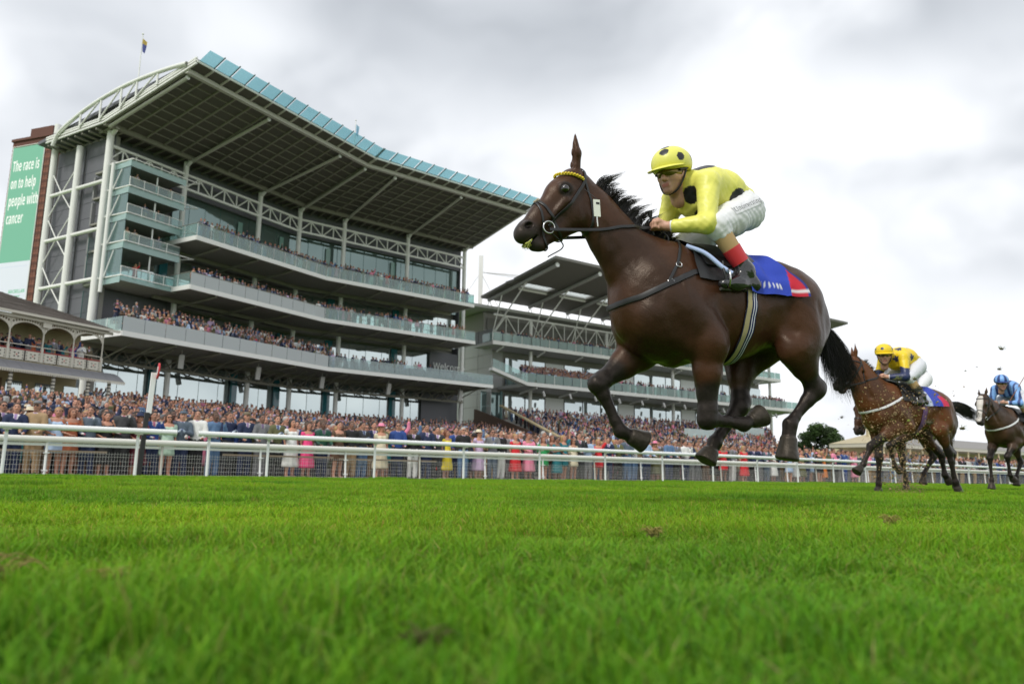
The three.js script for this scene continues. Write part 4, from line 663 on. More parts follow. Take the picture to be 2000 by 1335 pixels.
function figure(pose, woman) {
  const arms = armsOf(pose), w = woman ? 0.9 : 1, hipW = woman ? 0.165 : 0.155;
  const fingers = (h, e) => { const d = V(h[0] - e[0], h[1] - e[1], h[2] - e[2]).normalize(), out = [], side = V(0, 0, 1).cross(d).normalize(); for (let i = 0; i < 4; i++) { const o = (i - 1.5) * 0.018, L = [0.065, 0.075, 0.07, 0.055][i]; out.push(cone(h[0] + side.x * o, h[1] + side.y * o, h[2] + side.z * o, 0.011, h[0] + side.x * o * 1.2 + d.x * L, h[1] + side.y * o * 1.2 + d.y * L, h[2] + side.z * o * 1.2 + d.z * L + 0.012, 0.008, 1, 0.008)); } out.push(cone(h[0] - d.x * 0.03, h[1] - d.y * 0.03, h[2] - d.z * 0.03, 0.012, h[0] + side.x * 0.05 + d.x * 0.02, h[1] + side.y * 0.05 + d.y * 0.02, h[2] + 0.03, 0.009, 1, 0.01)); return out; };
  const torso = [cone(0, 1.0, 0, 0.15, 0, 1.22, 0.01, 0.135 * w, 0.72, 0.06), cone(0, 1.2, 0.01, 0.14 * w, 0, 1.36, 0.005, 0.155 * w, 0.68, 0.06), cone(-0.13 * w, 1.41, 0, 0.07, 0.13 * w, 1.41, 0, 0.07, 0.9, 0.08)];
  if (woman) torso.push(ell(0.07, 1.3, 0.09, 0.07, 0.07, 0.07, 0.05), ell(-0.07, 1.3, 0.09, 0.07, 0.07, 0.07, 0.05));
  const limb = [], upper = [];
  for (const a of arms) { const r = woman ? 0.85 : 1; limb.push(...chain([[...a[0], 0.06 * r], [...a[1], 0.045 * r], [...a[2], 0.032 * r], [...a[3], 0.034 * r, 1]], 1, 0.02), ...fingers(a[3], a[2])); upper.push(a); }
  const legs = []; for (const s of [-1, 1]) legs.push(...chain([[s * 0.085, 0.96, 0, hipW * 0.66], [s * 0.1, 0.52, 0.02, 0.07], [s * 0.1, 0.3, -0.005, 0.058], [s * 0.105, 0.08, -0.02, 0.042]], 1, 0.03), cone(s * 0.105, 0.05, -0.04, 0.045, s * 0.125, 0.035, 0.13, 0.036, 1, 0.03));
  const head = [cone(0, 1.45, 0.0, 0.058 * w, 0, 1.56, 0.02, 0.052 * w, 1, 0.03), ell(0, 1.665, 0.005, 0.076, 0.095, 0.096, 0.03), ell(0, 1.61, 0.035, 0.062, 0.075, 0.068, 0.03), cone(0, 1.655, 0.095, 0.009, 0, 1.622, 0.114, 0.015, 1, 0.015), ell(0.077, 1.635, 0.0, 0.012, 0.028, 0.018, 0.01), ell(-0.077, 1.635, 0.0, 0.012, 0.028, 0.018, 0.01), ell(0, 1.553, 0.07, 0.03, 0.022, 0.025, 0.03), cut(ell(0.032, 1.657, 0.105, 0.018, 0.011, 0.016), 0.012), cut(ell(-0.032, 1.657, 0.105, 0.018, 0.011, 0.016), 0.012)];
  return { torso, limb, legs, head, arms, w, woman };
}
const SKIN = [0.5, 0.25, 0.17];
function bodyGeo(f, shirt) {
  const all = field([...f.torso, ...f.legs, ...f.limb, ...f.head]);
  const low = netMesh((x, y, z) => Math.max(all(x, y, z), y - 1.515 - (Math.hypot(x, z) > 0.14 ? 9 : 0)), [-0.6, -0.02, -0.3], [0.6, 2.12, 0.6], 0.037), hi = netMesh((x, y, z) => Math.max(all(x, y, z), 1.49 - y, Math.hypot(x, z - 0.02) - 0.135), [-0.16, 1.47, -0.16], [0.16, 1.79, 0.16], 0.0165);
  const col = (x, y, z, nx, ny, nz) => {
    if (y > 1.49 && Math.hypot(x, z) < 0.14) { if (Math.abs(Math.abs(x) - 0.032) < 0.017 && Math.abs(y - 1.657) < 0.012 && z > 0.06) return [0.1, 0.06, 0.05]; if (Math.abs(Math.abs(x) - 0.033) < 0.022 && Math.abs(y - 1.682) < 0.008 && z > 0.06) return [0.16, 0.09, 0.06]; if (Math.abs(x) < 0.026 && Math.abs(y - 1.59) < 0.008 && z > 0.06) return [0.3, 0.1, 0.09]; return y < 1.6 && !f.woman ? [0.44, 0.25, 0.18] : SKIN; }
    if (shirt && y > 0.9 && Math.abs(x) < 0.17 && y < 1.5) return Math.abs(x) < 0.028 ? shirt[1] : shirt[0];
    if (y < 0.085) return f.shoes ?? [0.03, 0.025, 0.02];
    return SKIN;
  };
  return paint(mergeGeometries([low, hi].map((g) => { g.deleteAttribute('uv'); return g; })), col);
}
const fold = (x, y, z) => 0.004 * Math.sin(y * 38 + x * 21 + Math.sin(z * 30) * 2) + 0.003 * Math.sin(x * 47 - y * 16 + z * 25);
function jacketGeo(f, kind) { // long sleeves, hip length
  const g = 0.02, p = [cone(0, kind === 'shirt' ? 0.98 : 0.86, 0, 0.175, 0, 1.2, 0.01, 0.16 * f.w, 0.74, 0.05), cone(0, 1.2, 0.01, 0.162 * f.w, 0, 1.36, 0.0, 0.17 * f.w, 0.72, 0.05), cone(-0.14 * f.w, 1.405, 0, 0.078, 0.14 * f.w, 1.405, 0, 0.078, 1, 0.06)];
  for (const a of f.arms) { const end = kind === 'tee' ? 0.6 : 1; const e = a[1], s = a[0], w = a[2]; p.push(cone(...s, 0.082, lerp(s[0], e[0], end), lerp(s[1], e[1], end), lerp(s[2], e[2], end), 0.064, 1, 0.03)); if (end === 1) p.push(cone(...e, 0.063, lerp(e[0], w[0], 0.9), lerp(e[1], w[1], 0.9), lerp(e[2], w[2], 0.9), 0.05, 1, 0.02)); }
  if (kind === 'suit') p.push(cut(cone(0, 1.2, 0.17, 0.01, 0, 1.5, 0.13, 0.075, 1), 0.01));
  p.push(cut(cone(0, 1.46, 0.02, 0.05, 0, 1.62, 0.02, 0.07, 1), 0.01));
  return netMesh(field(p, fold), [-0.6, 0.64, -0.32], [0.6, 2.0, 0.5], 0.034);
}
function trouserGeo() { const p = [cone(0, 0.97, 0, 0.168, 0, 1.04, 0, 0.15, 0.78, 0.04)]; for (const s of [-1, 1]) p.push(...chain([[s * 0.085, 0.93, 0, 0.115], [s * 0.1, 0.52, 0.02, 0.088], [s * 0.105, 0.08, -0.02, 0.078]], 1, 0.03)); return netMesh(field(p, fold), [-0.3, 0.0, -0.3], [0.3, 1.24, 0.3], 0.036); }
function dressGeo(f, hem, sleeve) {
  const p = [cone(0, 1.1, 0.01, 0.145, 0, 1.34, 0.01, 0.165 * f.w, 0.78, 0.05), cone(0, 1.0, 0, 0.175, 0, 1.14, 0.01, 0.14, 0.82, 0.05), cone(0, hem + 0.08, 0, hem < 0.4 ? 0.27 : 0.235, 0, 1.02, 0, 0.17, 0.85, 0.05), ell(0.07, 1.3, 0.09, 0.085, 0.08, 0.085, 0.05), ell(-0.07, 1.3, 0.09, 0.085, 0.08, 0.085, 0.05)];
  for (const a of f.arms) { const k = sleeve ? 0.9 : 0.22, s = a[0], e = a[1]; p.push(cone(...s, 0.075, lerp(s[0], e[0], k), lerp(s[1], e[1], k), lerp(s[2], e[2], k), 0.062, 1, 0.03)); }
  p.push(cut(cone(0, 1.44, 0.06, 0.07, 0, 1.7, 0.06, 0.16, 1), 0.02));
  const base = field(p, (x, y, z) => fold(x, y, z) + 0.012 * sstep(0.95, 0.5, y) * Math.sin(Math.atan2(z, x) * 9)); return netMesh((x, y, z) => Math.max(base(x, y, z), hem - y), [-0.6, 0.1, -0.36], [0.6, 2.0, 0.5], 0.034);
}
function hairGeo(kind) {
  const p = [ell(0, 1.69, -0.018, 0.09, 0.092, 0.105, 0.03)]; if (kind === 'long') p.push(cone(0, 1.68, -0.06, 0.085, 0, 1.44, -0.09, 0.07, 0.6, 0.05), cone(0.075, 1.66, 0.0, 0.03, 0.095, 1.45, 0.0, 0.026, 1, 0.03), cone(-0.075, 1.66, 0.0, 0.03, -0.095, 1.45, 0.0, 0.026, 1, 0.03)); if (kind === 'bun') p.push(ell(0, 1.74, -0.11, 0.05, 0.05, 0.05, 0.02));
  p.push(cut(ell(0, 1.615, 0.085, 0.074, 0.095, 0.085), 0.012)); if (kind === 'short') p.push(cut(cone(-0.2, 1.5, 0, 0.12, 0.2, 1.5, 0, 0.12, 1), 0.02));
  return netMesh(field(p, (x, y, z) => 0.003 * Math.sin(x * 160 + y * 40)), [-0.17, 1.36, -0.24], [0.17, 1.84, 0.16], 0.019);
}
function hatGeo() { const b = new MB(); const c = new THREE.LatheGeometry([[0.001, 0.1], [0.06, 0.098], [0.092, 0.075], [0.1, 0.005], [0.19, -0.012], [0.195, -0.006], [0.105, 0.014]].map((p) => new THREE.Vector2(...p)), 20); c.translate(0, 1.715, -0.01); b.push(c); return b.geo(); }
function capGeo() { const b = new MB(); const c = new THREE.LatheGeometry([[0.001, 0.07], [0.06, 0.062], [0.1, 0.025], [0.098, -0.01]].map((p) => new THREE.Vector2(...p)), 18); c.translate(0, 1.725, -0.005); b.push(c); const v = new THREE.CylinderGeometry(0.075, 0.075, 0.014, 16, 1, false, -Math.PI / 2, Math.PI); v.scale(1, 1, 1.1); v.translate(0, 1.717, 0.075); b.push(v); return b.geo(); }
function glassesGeo() { const b = new MB(); for (const s of [-1, 1]) { const l = new THREE.SphereGeometry(0.024, 10, 8); l.scale(1, 0.8, 0.45); l.translate(s * 0.034, 1.656, 0.104); b.push(l); b.bar(V(s * 0.056, 1.662, 0.095), V(s * 0.08, 1.655, 0.0), 0.004, 5); } b.bar(V(-0.012, 1.662, 0.112), V(0.012, 1.662, 0.112), 0.004, 5); return b.geo(); }
// the wardrobe: every pose with what belongs to it
const shirts = [[[0.75, 0.75, 0.76], [0.3, 0.2, 0.42]], [[0.5, 0.6, 0.75], [0.04, 0.06, 0.18]], [[0.78, 0.78, 0.78], [0.45, 0.12, 0.22]], [[0.8, 0.8, 0.8], [0.05, 0.08, 0.25]]];
const WARD = { men: {}, women: {} };
['down', 'clap', 'phone', 'raise', 'rail', 'cheer'].forEach((p, i) => { const f = figure(p, false); WARD.men[p] = { body: bodyGeo(f, shirts[i % 4]), suit: jacketGeo(f, 'suit'), shirt: jacketGeo(f, 'shirt') }; });
['down', 'clap', 'phone', 'raise'].forEach((p, i) => { const f = figure(p, true); f.shoes = [0.35, 0.22, 0.16]; WARD.women[p] = { body: bodyGeo(f), dress: dressGeo(f, i % 2 ? 0.55 : 0.32, i > 1), long: dressGeo(f, i % 2 ? 0.3 : 0.58, i % 2 === 0) }; });
const TROUSERS = trouserGeo(), HAIR = { short: hairGeo('short'), long: hairGeo('long'), bun: hairGeo('bun') }, HAT = hatGeo(), CAP = capGeo(), SHADES = glassesGeo();
for (const s of ['men', 'women']) for (const p in WARD[s]) for (const k in WARD[s][p]) { const b = WARD[s][p][k]; b.computeBoundingBox(); }
const TONES = { // name: linear colour
  navy: [0.012, 0.022, 0.07], black: [0.012, 0.012, 0.014], charcoal: [0.04, 0.04, 0.045], grey: [0.17, 0.17, 0.18], blue: [0.02, 0.06, 0.24], tan: [0.36, 0.24, 0.13], brown: [0.1, 0.055, 0.03], tweed: [0.16, 0.13, 0.08], white: [0.72, 0.72, 0.7], 'pale blue': [0.4, 0.52, 0.7], lilac: [0.55, 0.4, 0.58], pink: [0.75, 0.24, 0.36], 'hot pink': [0.8, 0.06, 0.22], red: [0.62, 0.02, 0.03], rust: [0.36, 0.1, 0.04], burgundy: [0.12, 0.012, 0.025], green: [0.02, 0.28, 0.08], 'dark green': [0.012, 0.07, 0.045], teal: [0.015, 0.17, 0.2], cream: [0.66, 0.58, 0.42], yellow: [0.7, 0.55, 0.03], orange: [0.7, 0.2, 0.03], mint: [0.45, 0.6, 0.48], olive: [0.12, 0.12, 0.05], denim: [0.1, 0.18, 0.32], slate: [0.09, 0.12, 0.16] };
const tmat = {}; const tone = (n) => (tmat[n] ??= std(TONES[n], 0.75, { sheen: 0.3 }));
const skinMats = [1, 0.92, 0.82, 1.1, 0.5, 0.3].map((k) => std([k, k * 0.97, k * 0.95], 0.5, { vertexColors: true }));
const hairTones = { 'dark hair': std([0.018, 0.012, 0.009], 0.6), 'brown hair': std([0.07, 0.035, 0.018], 0.6), 'fair hair': std([0.36, 0.22, 0.09], 0.55), 'grey hair': std([0.36, 0.35, 0.33], 0.6), 'auburn hair': std([0.16, 0.05, 0.02], 0.55) };
const shadeMat = std([0.01, 0.01, 0.012], 0.15);
const TURN = Math.atan2(FN[0], FN[1]);
const menJackets = ['navy', 'navy', 'navy', 'black', 'charcoal', 'charcoal', 'blue', 'grey', 'grey', 'tan', 'tweed', 'brown', 'slate', 'olive', 'navy', 'black'], menShirts = ['white', 'pale blue', 'white', 'pink', 'denim', 'navy', 'white', 'lilac'], dresses = ['pink', 'black', 'navy', 'cream', 'dark green', 'teal', 'lilac', 'black', 'navy', 'rust', 'white', 'mint', 'burgundy', 'slate', 'olive', 'dark green', 'pale blue', 'brown', 'black', 'red'];
function dress(rand, want = {}) { // pick an outfit
  const woman = want.woman ?? rand() < 0.29, pk = (a) => a[Math.floor(rand() * a.length)];
  const pose = want.pose ?? (woman ? pk(['down', 'clap', 'phone', 'raise', 'down', 'clap']) : pk(['down', 'clap', 'rail', 'down', 'phone', 'rail', 'clap', 'down', rand() < 0.4 ? 'raise' : 'down', rand() < 0.3 ? 'cheer' : 'clap']));
  const o = { woman, pose, hair: want.hair ?? pk(woman ? ['brown hair', 'fair hair', 'dark hair', 'auburn hair', 'fair hair'] : ['dark hair', 'brown hair', 'grey hair', 'dark hair', 'brown hair', 'brown hair']), style: woman ? pk(['long', 'long', 'bun']) : 'short', skin: rand() < 0.9 ? Math.floor(rand() * 4) : 4 + Math.floor(rand() * 2), shades: want.shades ?? rand() < 0.22, bald: !woman && rand() < 0.1, scale: (woman ? 0.945 : 1.01) * (1 + (rand() - 0.5) * 0.09) };
  if (woman) { o.kind = want.kind ?? pk(['dress', 'long']); o.top = want.top ?? pk(dresses); o.hat = want.hat ?? (rand() < 0.16 ? pk(['cream', 'pink', 'navy', 'black']) : null); }
  else { o.kind = want.kind ?? (rand() < 0.76 ? 'suit' : 'shirt'); o.top = want.top ?? pk(o.kind === 'suit' ? menJackets : menShirts); o.legs = want.legs ?? (o.kind === 'suit' && rand() < 0.6 ? o.top : pk(['navy', 'black', 'charcoal', 'grey', 'tan', 'denim', 'white'])); o.cap = want.cap ?? (rand() < 0.1 ? pk(['tweed', 'navy', 'grey', 'black']) : null); }
  return o;
}
function addPerson(o, pos, turn, label, group) {
  const W = WARD[o.woman ? 'women' : 'men'][o.pose], b = mesh('person', W.body, skinMats[o.skin], scene);
  b.position.copy(pos); b.rotation.y = turn; b.scale.setScalar(o.scale); tag(b, label, 'person', group);
  mesh(o.woman ? 'dress' : o.kind === 'suit' ? 'jacket' : 'shirt', W[o.kind], tone(o.top), b); if (!o.woman) mesh('trousers', TROUSERS, tone(o.legs), b);
  if (o.hat) mesh('hat', HAT, tone(o.hat), b); if (o.cap) mesh('cap', CAP, tone(o.cap), b); else if (!o.bald) mesh('hair', HAIR[o.style], hairTones[o.hair], b);
  if (o.shades) mesh('sunglasses', SHADES, shadeMat, b);
  return b;
}
// ------------------------------------------------------------------ where they stand
const camInv = new THREE.Matrix4(); camera.updateMatrixWorld(); camInv.copy(camera.matrixWorld).invert();
const inView = (p, m = 0.06) => { const q = p.clone().applyMatrix4(camInv); if (q.z > -1) return false; const k = Math.tan(47.97 / 2 * DEG); return Math.abs(q.x / -q.z) < k * 1.498 + m * 1.5 && Math.abs(q.y / -q.z) < k + m; };
const crowdSpots = [];
// faces one can find again in the front row: [t along the rail, outfit]
const known = [[2.1, { woman: false, top: 'navy' }], [2.52, { woman: false, top: 'tan', pose: 'rail', shades: true, legs: 'tan' }], [2.98, { woman: true, top: 'pale blue', kind: 'long', pose: 'phone' }], [3.3, { woman: true, top: 'rust', kind: 'long', pose: 'phone', hair: 'auburn hair' }], [3.72, { woman: false, kind: 'shirt', top: 'slate', legs: 'navy' }], [4.12, { woman: true, top: 'black', kind: 'dress', pose: 'phone', hair: 'dark hair' }], [4.5, { woman: false, kind: 'shirt', top: 'charcoal', legs: 'black' }], [4.9, { woman: true, top: 'burgundy', pose: 'phone', hair: 'dark hair' }], [5.25, { woman: false, top: 'blue', legs: 'navy' }], [5.62, { woman: true, top: 'mint', kind: 'long', pose: 'down' }], [6.0, { woman: false, kind: 'shirt', top: 'slate', cap: 'slate', legs: 'navy' }], [6.4, { woman: false, kind: 'shirt', top: 'white', legs: 'black', pose: 'rail' }], [6.85, { woman: false, top: 'denim', kind: 'shirt', legs: 'denim' }], [7.25, { woman: false, top: 'navy', pose: 'clap' }], [7.75, { woman: false, top: 'navy', pose: 'rail' }], [8.2, { woman: false, top: 'grey', legs: 'grey', pose: 'rail' }], [8.65, { woman: false, top: 'olive', legs: 'black' }], [9.1, { woman: true, top: 'white', kind: 'dress' }], [9.6, { woman: true, top: 'hot pink', kind: 'dress', pose: 'down' }], [10.1, { woman: false, top: 'dark green', legs: 'navy', pose: 'rail' }], [10.6, { woman: true, top: 'brown', kind: 'dress' }], [11.05, { woman: false, top: 'black' }], [11.5, { woman: false, top: 'charcoal' }], [12.1, { woman: true, top: 'cream', kind: 'dress', pose: 'down' }], [12.75, { woman: false, top: 'blue', legs: 'navy', pose: 'rail' }], [13.3, { woman: false, top: 'black', legs: 'white' }], [13.8, { woman: false, top: 'navy' }], [14.3, { woman: false, top: 'charcoal' }], [14.65, { woman: true, top: 'yellow', kind: 'dress', pose: 'down' }], [15.3, { woman: false, top: 'black' }], [16.05, { woman: true, top: 'lilac', kind: 'dress' }], [16.6, { woman: false, top: 'grey', legs: 'slate' }], [17.0, { woman: false, top: 'black', legs: 'white' }], [17.65, { woman: true, top: 'red', kind: 'dress', pose: 'down' }], [18.3, { woman: true, top: 'pink', kind: 'dress' }], [19.0, { woman: true, top: 'green', kind: 'long' }], [19.7, { woman: true, top: 'teal', kind: 'long' }], [20.1, { woman: true, top: 'teal', kind: 'dress', hair: 'fair hair' }], [20.6, { woman: true, top: 'cream', kind: 'long', pose: 'down' }], [21.4, { woman: false, kind: 'shirt', top: 'pale blue', legs: 'grey' }], [23.0, { woman: false, top: 'olive' }], [24.0, { woman: false, kind: 'shirt', top: 'white', legs: 'denim' }], [24.7, { woman: false, kind: 'shirt', top: 'pale blue', legs: 'navy' }], [25.4, { woman: true, top: 'olive', kind: 'dress' }], [26.2, { woman: false, kind: 'shirt', top: 'denim', legs: 'navy' }], [29.9, { woman: true, top: 'red', kind: 'dress', pose: 'clap' }], [30.7, { woman: false, top: 'grey', legs: 'white' }], [31.5, { woman: true, top: 'red', kind: 'long' }], [34.0, { woman: true, top: 'white', kind: 'dress' }], [35.3, { woman: true, top: 'pale blue', kind: 'dress' }], [38.6, { woman: true, top: 'orange', kind: 'long' }], [41.7, { woman: false, top: 'blue', kind: 'shirt', legs: 'navy' }]];
for (const [t, want] of known) crowdSpots.push({ p: fencePt(t, 2.32 + rr(-0.05, 0.12), 0), want, row: 0, t });
for (let t = -2.4; t < 70; t += 0.52) if (!known.some(([k]) => Math.abs(k - t) < 0.34)) crowdSpots.push({ p: fencePt(t + rr(-0.1, 0.1), 2.35 + rr(0, 0.15), 0), row: 0, t });
const rowsQ = []; for (let q = 2.95, i = 1; q < 27; q += q < 7 ? 0.62 : 0.85, i++) rowsQ.push([q, i]);
for (const [q, i] of rowsQ) for (let t = -12;  t < 78 - q * 0.2; t += q < 7 ? 0.56 : 0.7) { if (rnd() < (q < 7 ? 0.06 : 0.22) || (t > 36 && q > 7) || (t > 42 && q > 4)) continue; const p = fencePt(t + rr(-0.16, 0.16), q + rr(-0.2, 0.2), 0); const r = [p.x - S3O[0], p.z - S3O[1]]; p.y = groundAt(p.x, p.z); crowdSpots.push({ p, row: i, t }); }
for (let k = 0; k < 16; k++) for (let t = -27; t < 24.5; t += 0.6) { if (rnd() < 0.15) continue; const p = mainPt(t + rr(-0.15, 0.15), 23.5 - k * 21 / 16 - 0.2, 1.2 + 3.7 * k / 16); if (t > -25 || k < 10) crowdSpots.push({ p, row: 99, t }); }
for (let k = 0; k < 20; k++) for (let t = -3.4; t < 31.5 + k * 1.05; t += 0.62) { if (rnd() < 0.1) continue; crowdSpots.push({ p: sidePt(t + rr(-0.2, 0.2), 18.6 - k * 0.9 + rr(-0.15, 0.15), 1 + 6.4 * k / 20), row: 99, t }); }
// balconies
const deckRow = (n, f, gap = 0) => { for (let k = 0; k < n; k++) { if (rnd() < gap) continue; crowdSpots.push({ p: f(k / n + rr(-0.3, 0.3) / n), row: 99, t: 0 }); } };
deckRow(88, (u) => mainPt(lerp(-16.3, 20, u), 5.0 + rr(-0.15, 0.15), 20.37), 0.04); deckRow(70, (u) => mainPt(lerp(-16, 19, u), 4.3 + rr(-0.25, 0.15), 20.37), 0.4);
deckRow(34, (u) => mainPt(lerp(-16.6, -3, u), 5.0, 15.87)); deckRow(24, (u) => mainPt(lerp(5, 20, u), 4.4, 15.87), 0.3); deckRow(20, (u) => mainPt(lerp(-1.5, 4.5, u), 5.0, 15.87), 0.1); deckRow(10, (u) => mainPt(lerp(7.4, 12.2, u), 5.0, 15.87), 0.1); deckRow(10, (u) => mainPt(lerp(15.6, 20, u), 4.9, 15.87), 0.1);
for (let r = 0; r < 4; r++) { deckRow(r ? 42 : 30, (u) => mainPt(lerp(-22.6, -4.5, u), 5.6 - r * 0.8, 10.62 + r * 0.48), 0.16); deckRow(18, (u) => mainPt(lerp(-4.5, 3, u), 5.6 - r * 0.8, 10.62 + r * 0.45), 0.4); }
deckRow(30, (u) => mainPt(lerp(3.5, 18, u), 1.7 + rr(-0.3, 0.4), 11.3), 0.25); deckRow(10, (u) => mainPt(lerp(8, 14, u), 3.4, 11.1), 0.35);
deckRow(70, (u) => sidePt(lerp(-3, 40, u), -1.1 + rr(-0.2, 0.2), HI2()), 0.05); function HI2() { return 17.5; }
for (let r = 0; r < 4; r++) deckRow(80, (u) => sidePt(lerp(0.5, 17, u), 1.0 - r * 0.7, 12.1 + r * 0.35), 0.1); for (let r = 0; r < 3; r++) deckRow(46, (u) => sidePt(lerp(17, 44, u), 1.0 - r * 1.3, 12.1 + r * 0.3), 0.55); for (let r = 0; r < 2; r++) deckRow(22, (u) => sidePt(lerp(47, 57, u), 1.0 - r * 0.8, 12.1 + r * 0.3), 0.1);
deckRow(26, (u) => pavPt(lerp(-2, 7.0, u), -0.25 + rr(-0.5, 0.1), 7.0), 0.1); deckRow(14, (u) => pavPt(lerp(-2, 5, u), -1.3, 7.0), 0.3);
for (const [t, h] of [[-20.6, 18.6], [-18.3, 18.6], [-20.9, 23.4], [-19.9, 21.05], [-18.6, 21.05], [-20.2, 15.7], [-21.3, 18.6], [-17.6, 23.4]]) crowdSpots.push({ p: mainPt(t, 2.2, h), row: 99, t });
// crowd under the pavilion canopy
for (let r = 0; r < 5; r++) deckRow(22, (u) => { const p = pavPt(lerp(-2, 8.5, u), 3 + r * 0.9, 0); p.y = Math.min(groundAt(p.x, p.z), 3.6) + 0.1; return p; }, 0.1);

const seen = crowdSpots.filter((s) => inView(V(s.p.x, s.p.y + 1.4, s.p.z))); seen.sort((a, b) => a.p.lengthSq() - b.p.lengthSq());
{
  const near = [], far = []; for (const s of seen) (near.length < 285 && s.row < 4 ? near : far).push(s);
  const poseWord = { down: 'standing', clap: 'clapping', phone: 'hand raised', raise: 'arm up', rail: 'leaning', cheer: 'arms up' }, ord = ['first', 'second', 'third', 'fourth', 'fifth', 'sixth', 'seventh', 'eighth', 'ninth', 'tenth', 'eleventh', 'twelfth'], taken = new Set();
  const postT = [-1.2, 1.74, 4.38, 6.03, 7.55]; for (let t = 10.69; t < 75; t += 3.1) postT.push(t);
  for (const s of near) {
    const o = dress(rnd, s.want), camT = s.t; let k = 0; postT.forEach((t, i) => { if (Math.abs(t - camT) < Math.abs(postT[k] - camT)) k = i; });
    const place = k <= 2 ? 'near the winning post' : (ord[k - 3] ?? 'farther') + ' rail post past winning post';
    const rowName = ['front row', 'second row', 'third row', 'fourth row'][s.row], what = o.woman ? `${o.top} dress` : `${o.top} ${o.kind === 'suit' ? 'jacket' : 'shirt'}`;
    let label = `person in ${what}${o.hat ? ', hat' : o.cap ? ', cap' : o.shades ? ', sunglasses' : ''}, ${poseWord[o.pose]}, ${rowName}, ${place}`;
    if (taken.has(label)) label = label.replace(poseWord[o.pose], o.hair); taken.add(label);
    addPerson(o, s.p, TURN + rr(-0.45, 0.35), label, 'racegoers behind the rails');
  }
  const crowd = new THREE.Group(); crowd.name = 'crowd'; scene.add(crowd); tag(crowd, 'dense crowd of racegoers on the lawn, terraces and balconies', 'crowd', null, 'stuff');
  const bins = new Map(), put = (name, geo, mat, s, o, turn, c) => { const key = geo.uuid + mat.uuid; if (!bins.has(key)) bins.set(key, { name, geo, mat, list: [] }); bins.get(key).list.push([s, o.scale, turn, c]); };
  const plain = std([1, 1, 1], 0.75), one = [1, 1, 1], skinFar = std([1, 1, 1], 0.5, { vertexColors: true });
  for (const s of far) {
    const o = dress(rnd, s.row === 99 ? { woman: rnd() < 0.24 } : rnd() < 0.4 ? { woman: false } : {}), W = WARD[o.woman ? 'women' : 'men'][o.pose], turn = TURN + rr(-0.4, 0.5), j = rr(0.6, 1.15), c = (n) => TONES[n].map((v) => v * j); const sk = skinMats[o.skin].color.toArray();
    put('figures', W.body, skinFar, s, o, turn, sk); put('garments', W[o.kind], plain, s, o, turn, c(o.top)); if (!o.woman) put('trousers', TROUSERS, plain, s, o, turn, c(o.legs));
    if (o.hat) put('hats', HAT, plain, s, o, turn, c(o.hat)); else if (o.cap) put('caps', CAP, plain, s, o, turn, c(o.cap)); else if (!o.bald) put('hair', HAIR[o.style], plain, s, o, turn, hairTones[o.hair].color.toArray());
  }
  const m4 = new THREE.Matrix4(), q = new THREE.Quaternion(), cc = new THREE.Color();
  for (const { name, geo, mat, list } of bins.values()) { const im = new THREE.InstancedMesh(geo, mat, list.length); im.name = name; list.forEach(([s, sc, turn, c], i) => { q.setFromAxisAngle(V(0, 1, 0), turn); m4.compose(s.p, q, V(sc, sc, sc)); im.setMatrixAt(i, m4); im.setColorAt(i, cc.setRGB(...c)); }); crowd.add(im); }
  console.log('people', near.length, far.length);
}
// ------------------------------------------------------------------ horses: s forward, y up, w towards the horse's near side (local z = -w)
const hc = (a, ra, b, rb, kz = 1, k = 0.05) => cone(a[0], a[1], -(a[2] ?? 0), ra, b[0], b[1], -(b[2] ?? 0), rb, kz, k);
const he = (p, rx, ry, rz, k = 0.05, rot = 0) => ell(p[0], p[1], -(p[2] ?? 0), rx, ry, rz, k, rot);
const mix3 = (a, b, t) => [lerp(a[0], b[0], t), lerp(a[1], b[1], t), lerp(a[2], b[2], t)];
function hoof(c, tip, r0, r1) { // capped cone from coronet to sole
  const a = V(c[0], c[1], -c[2]), b = V(tip[0], tip[1], -tip[2]), u = b.clone().sub(a), L = u.length(); u.normalize();
  return { k: 0.012, d(x, y, z) { const px = x - a.x, py = y - a.y, pz = z - a.z, h = px * u.x + py * u.y + pz * u.z, r = Math.sqrt(Math.max(0, px * px + py * py + pz * pz - h * h)), s = r - lerp(r0, r1, clamp(h / L)); const q = Math.max(h - L, -h), e = 0.014, A = s * 0.93 + e, B = q + e; return Math.min(Math.max(A, B), 0) + Math.hypot(Math.max(A, 0), Math.max(B, 0)) - e; } };
}
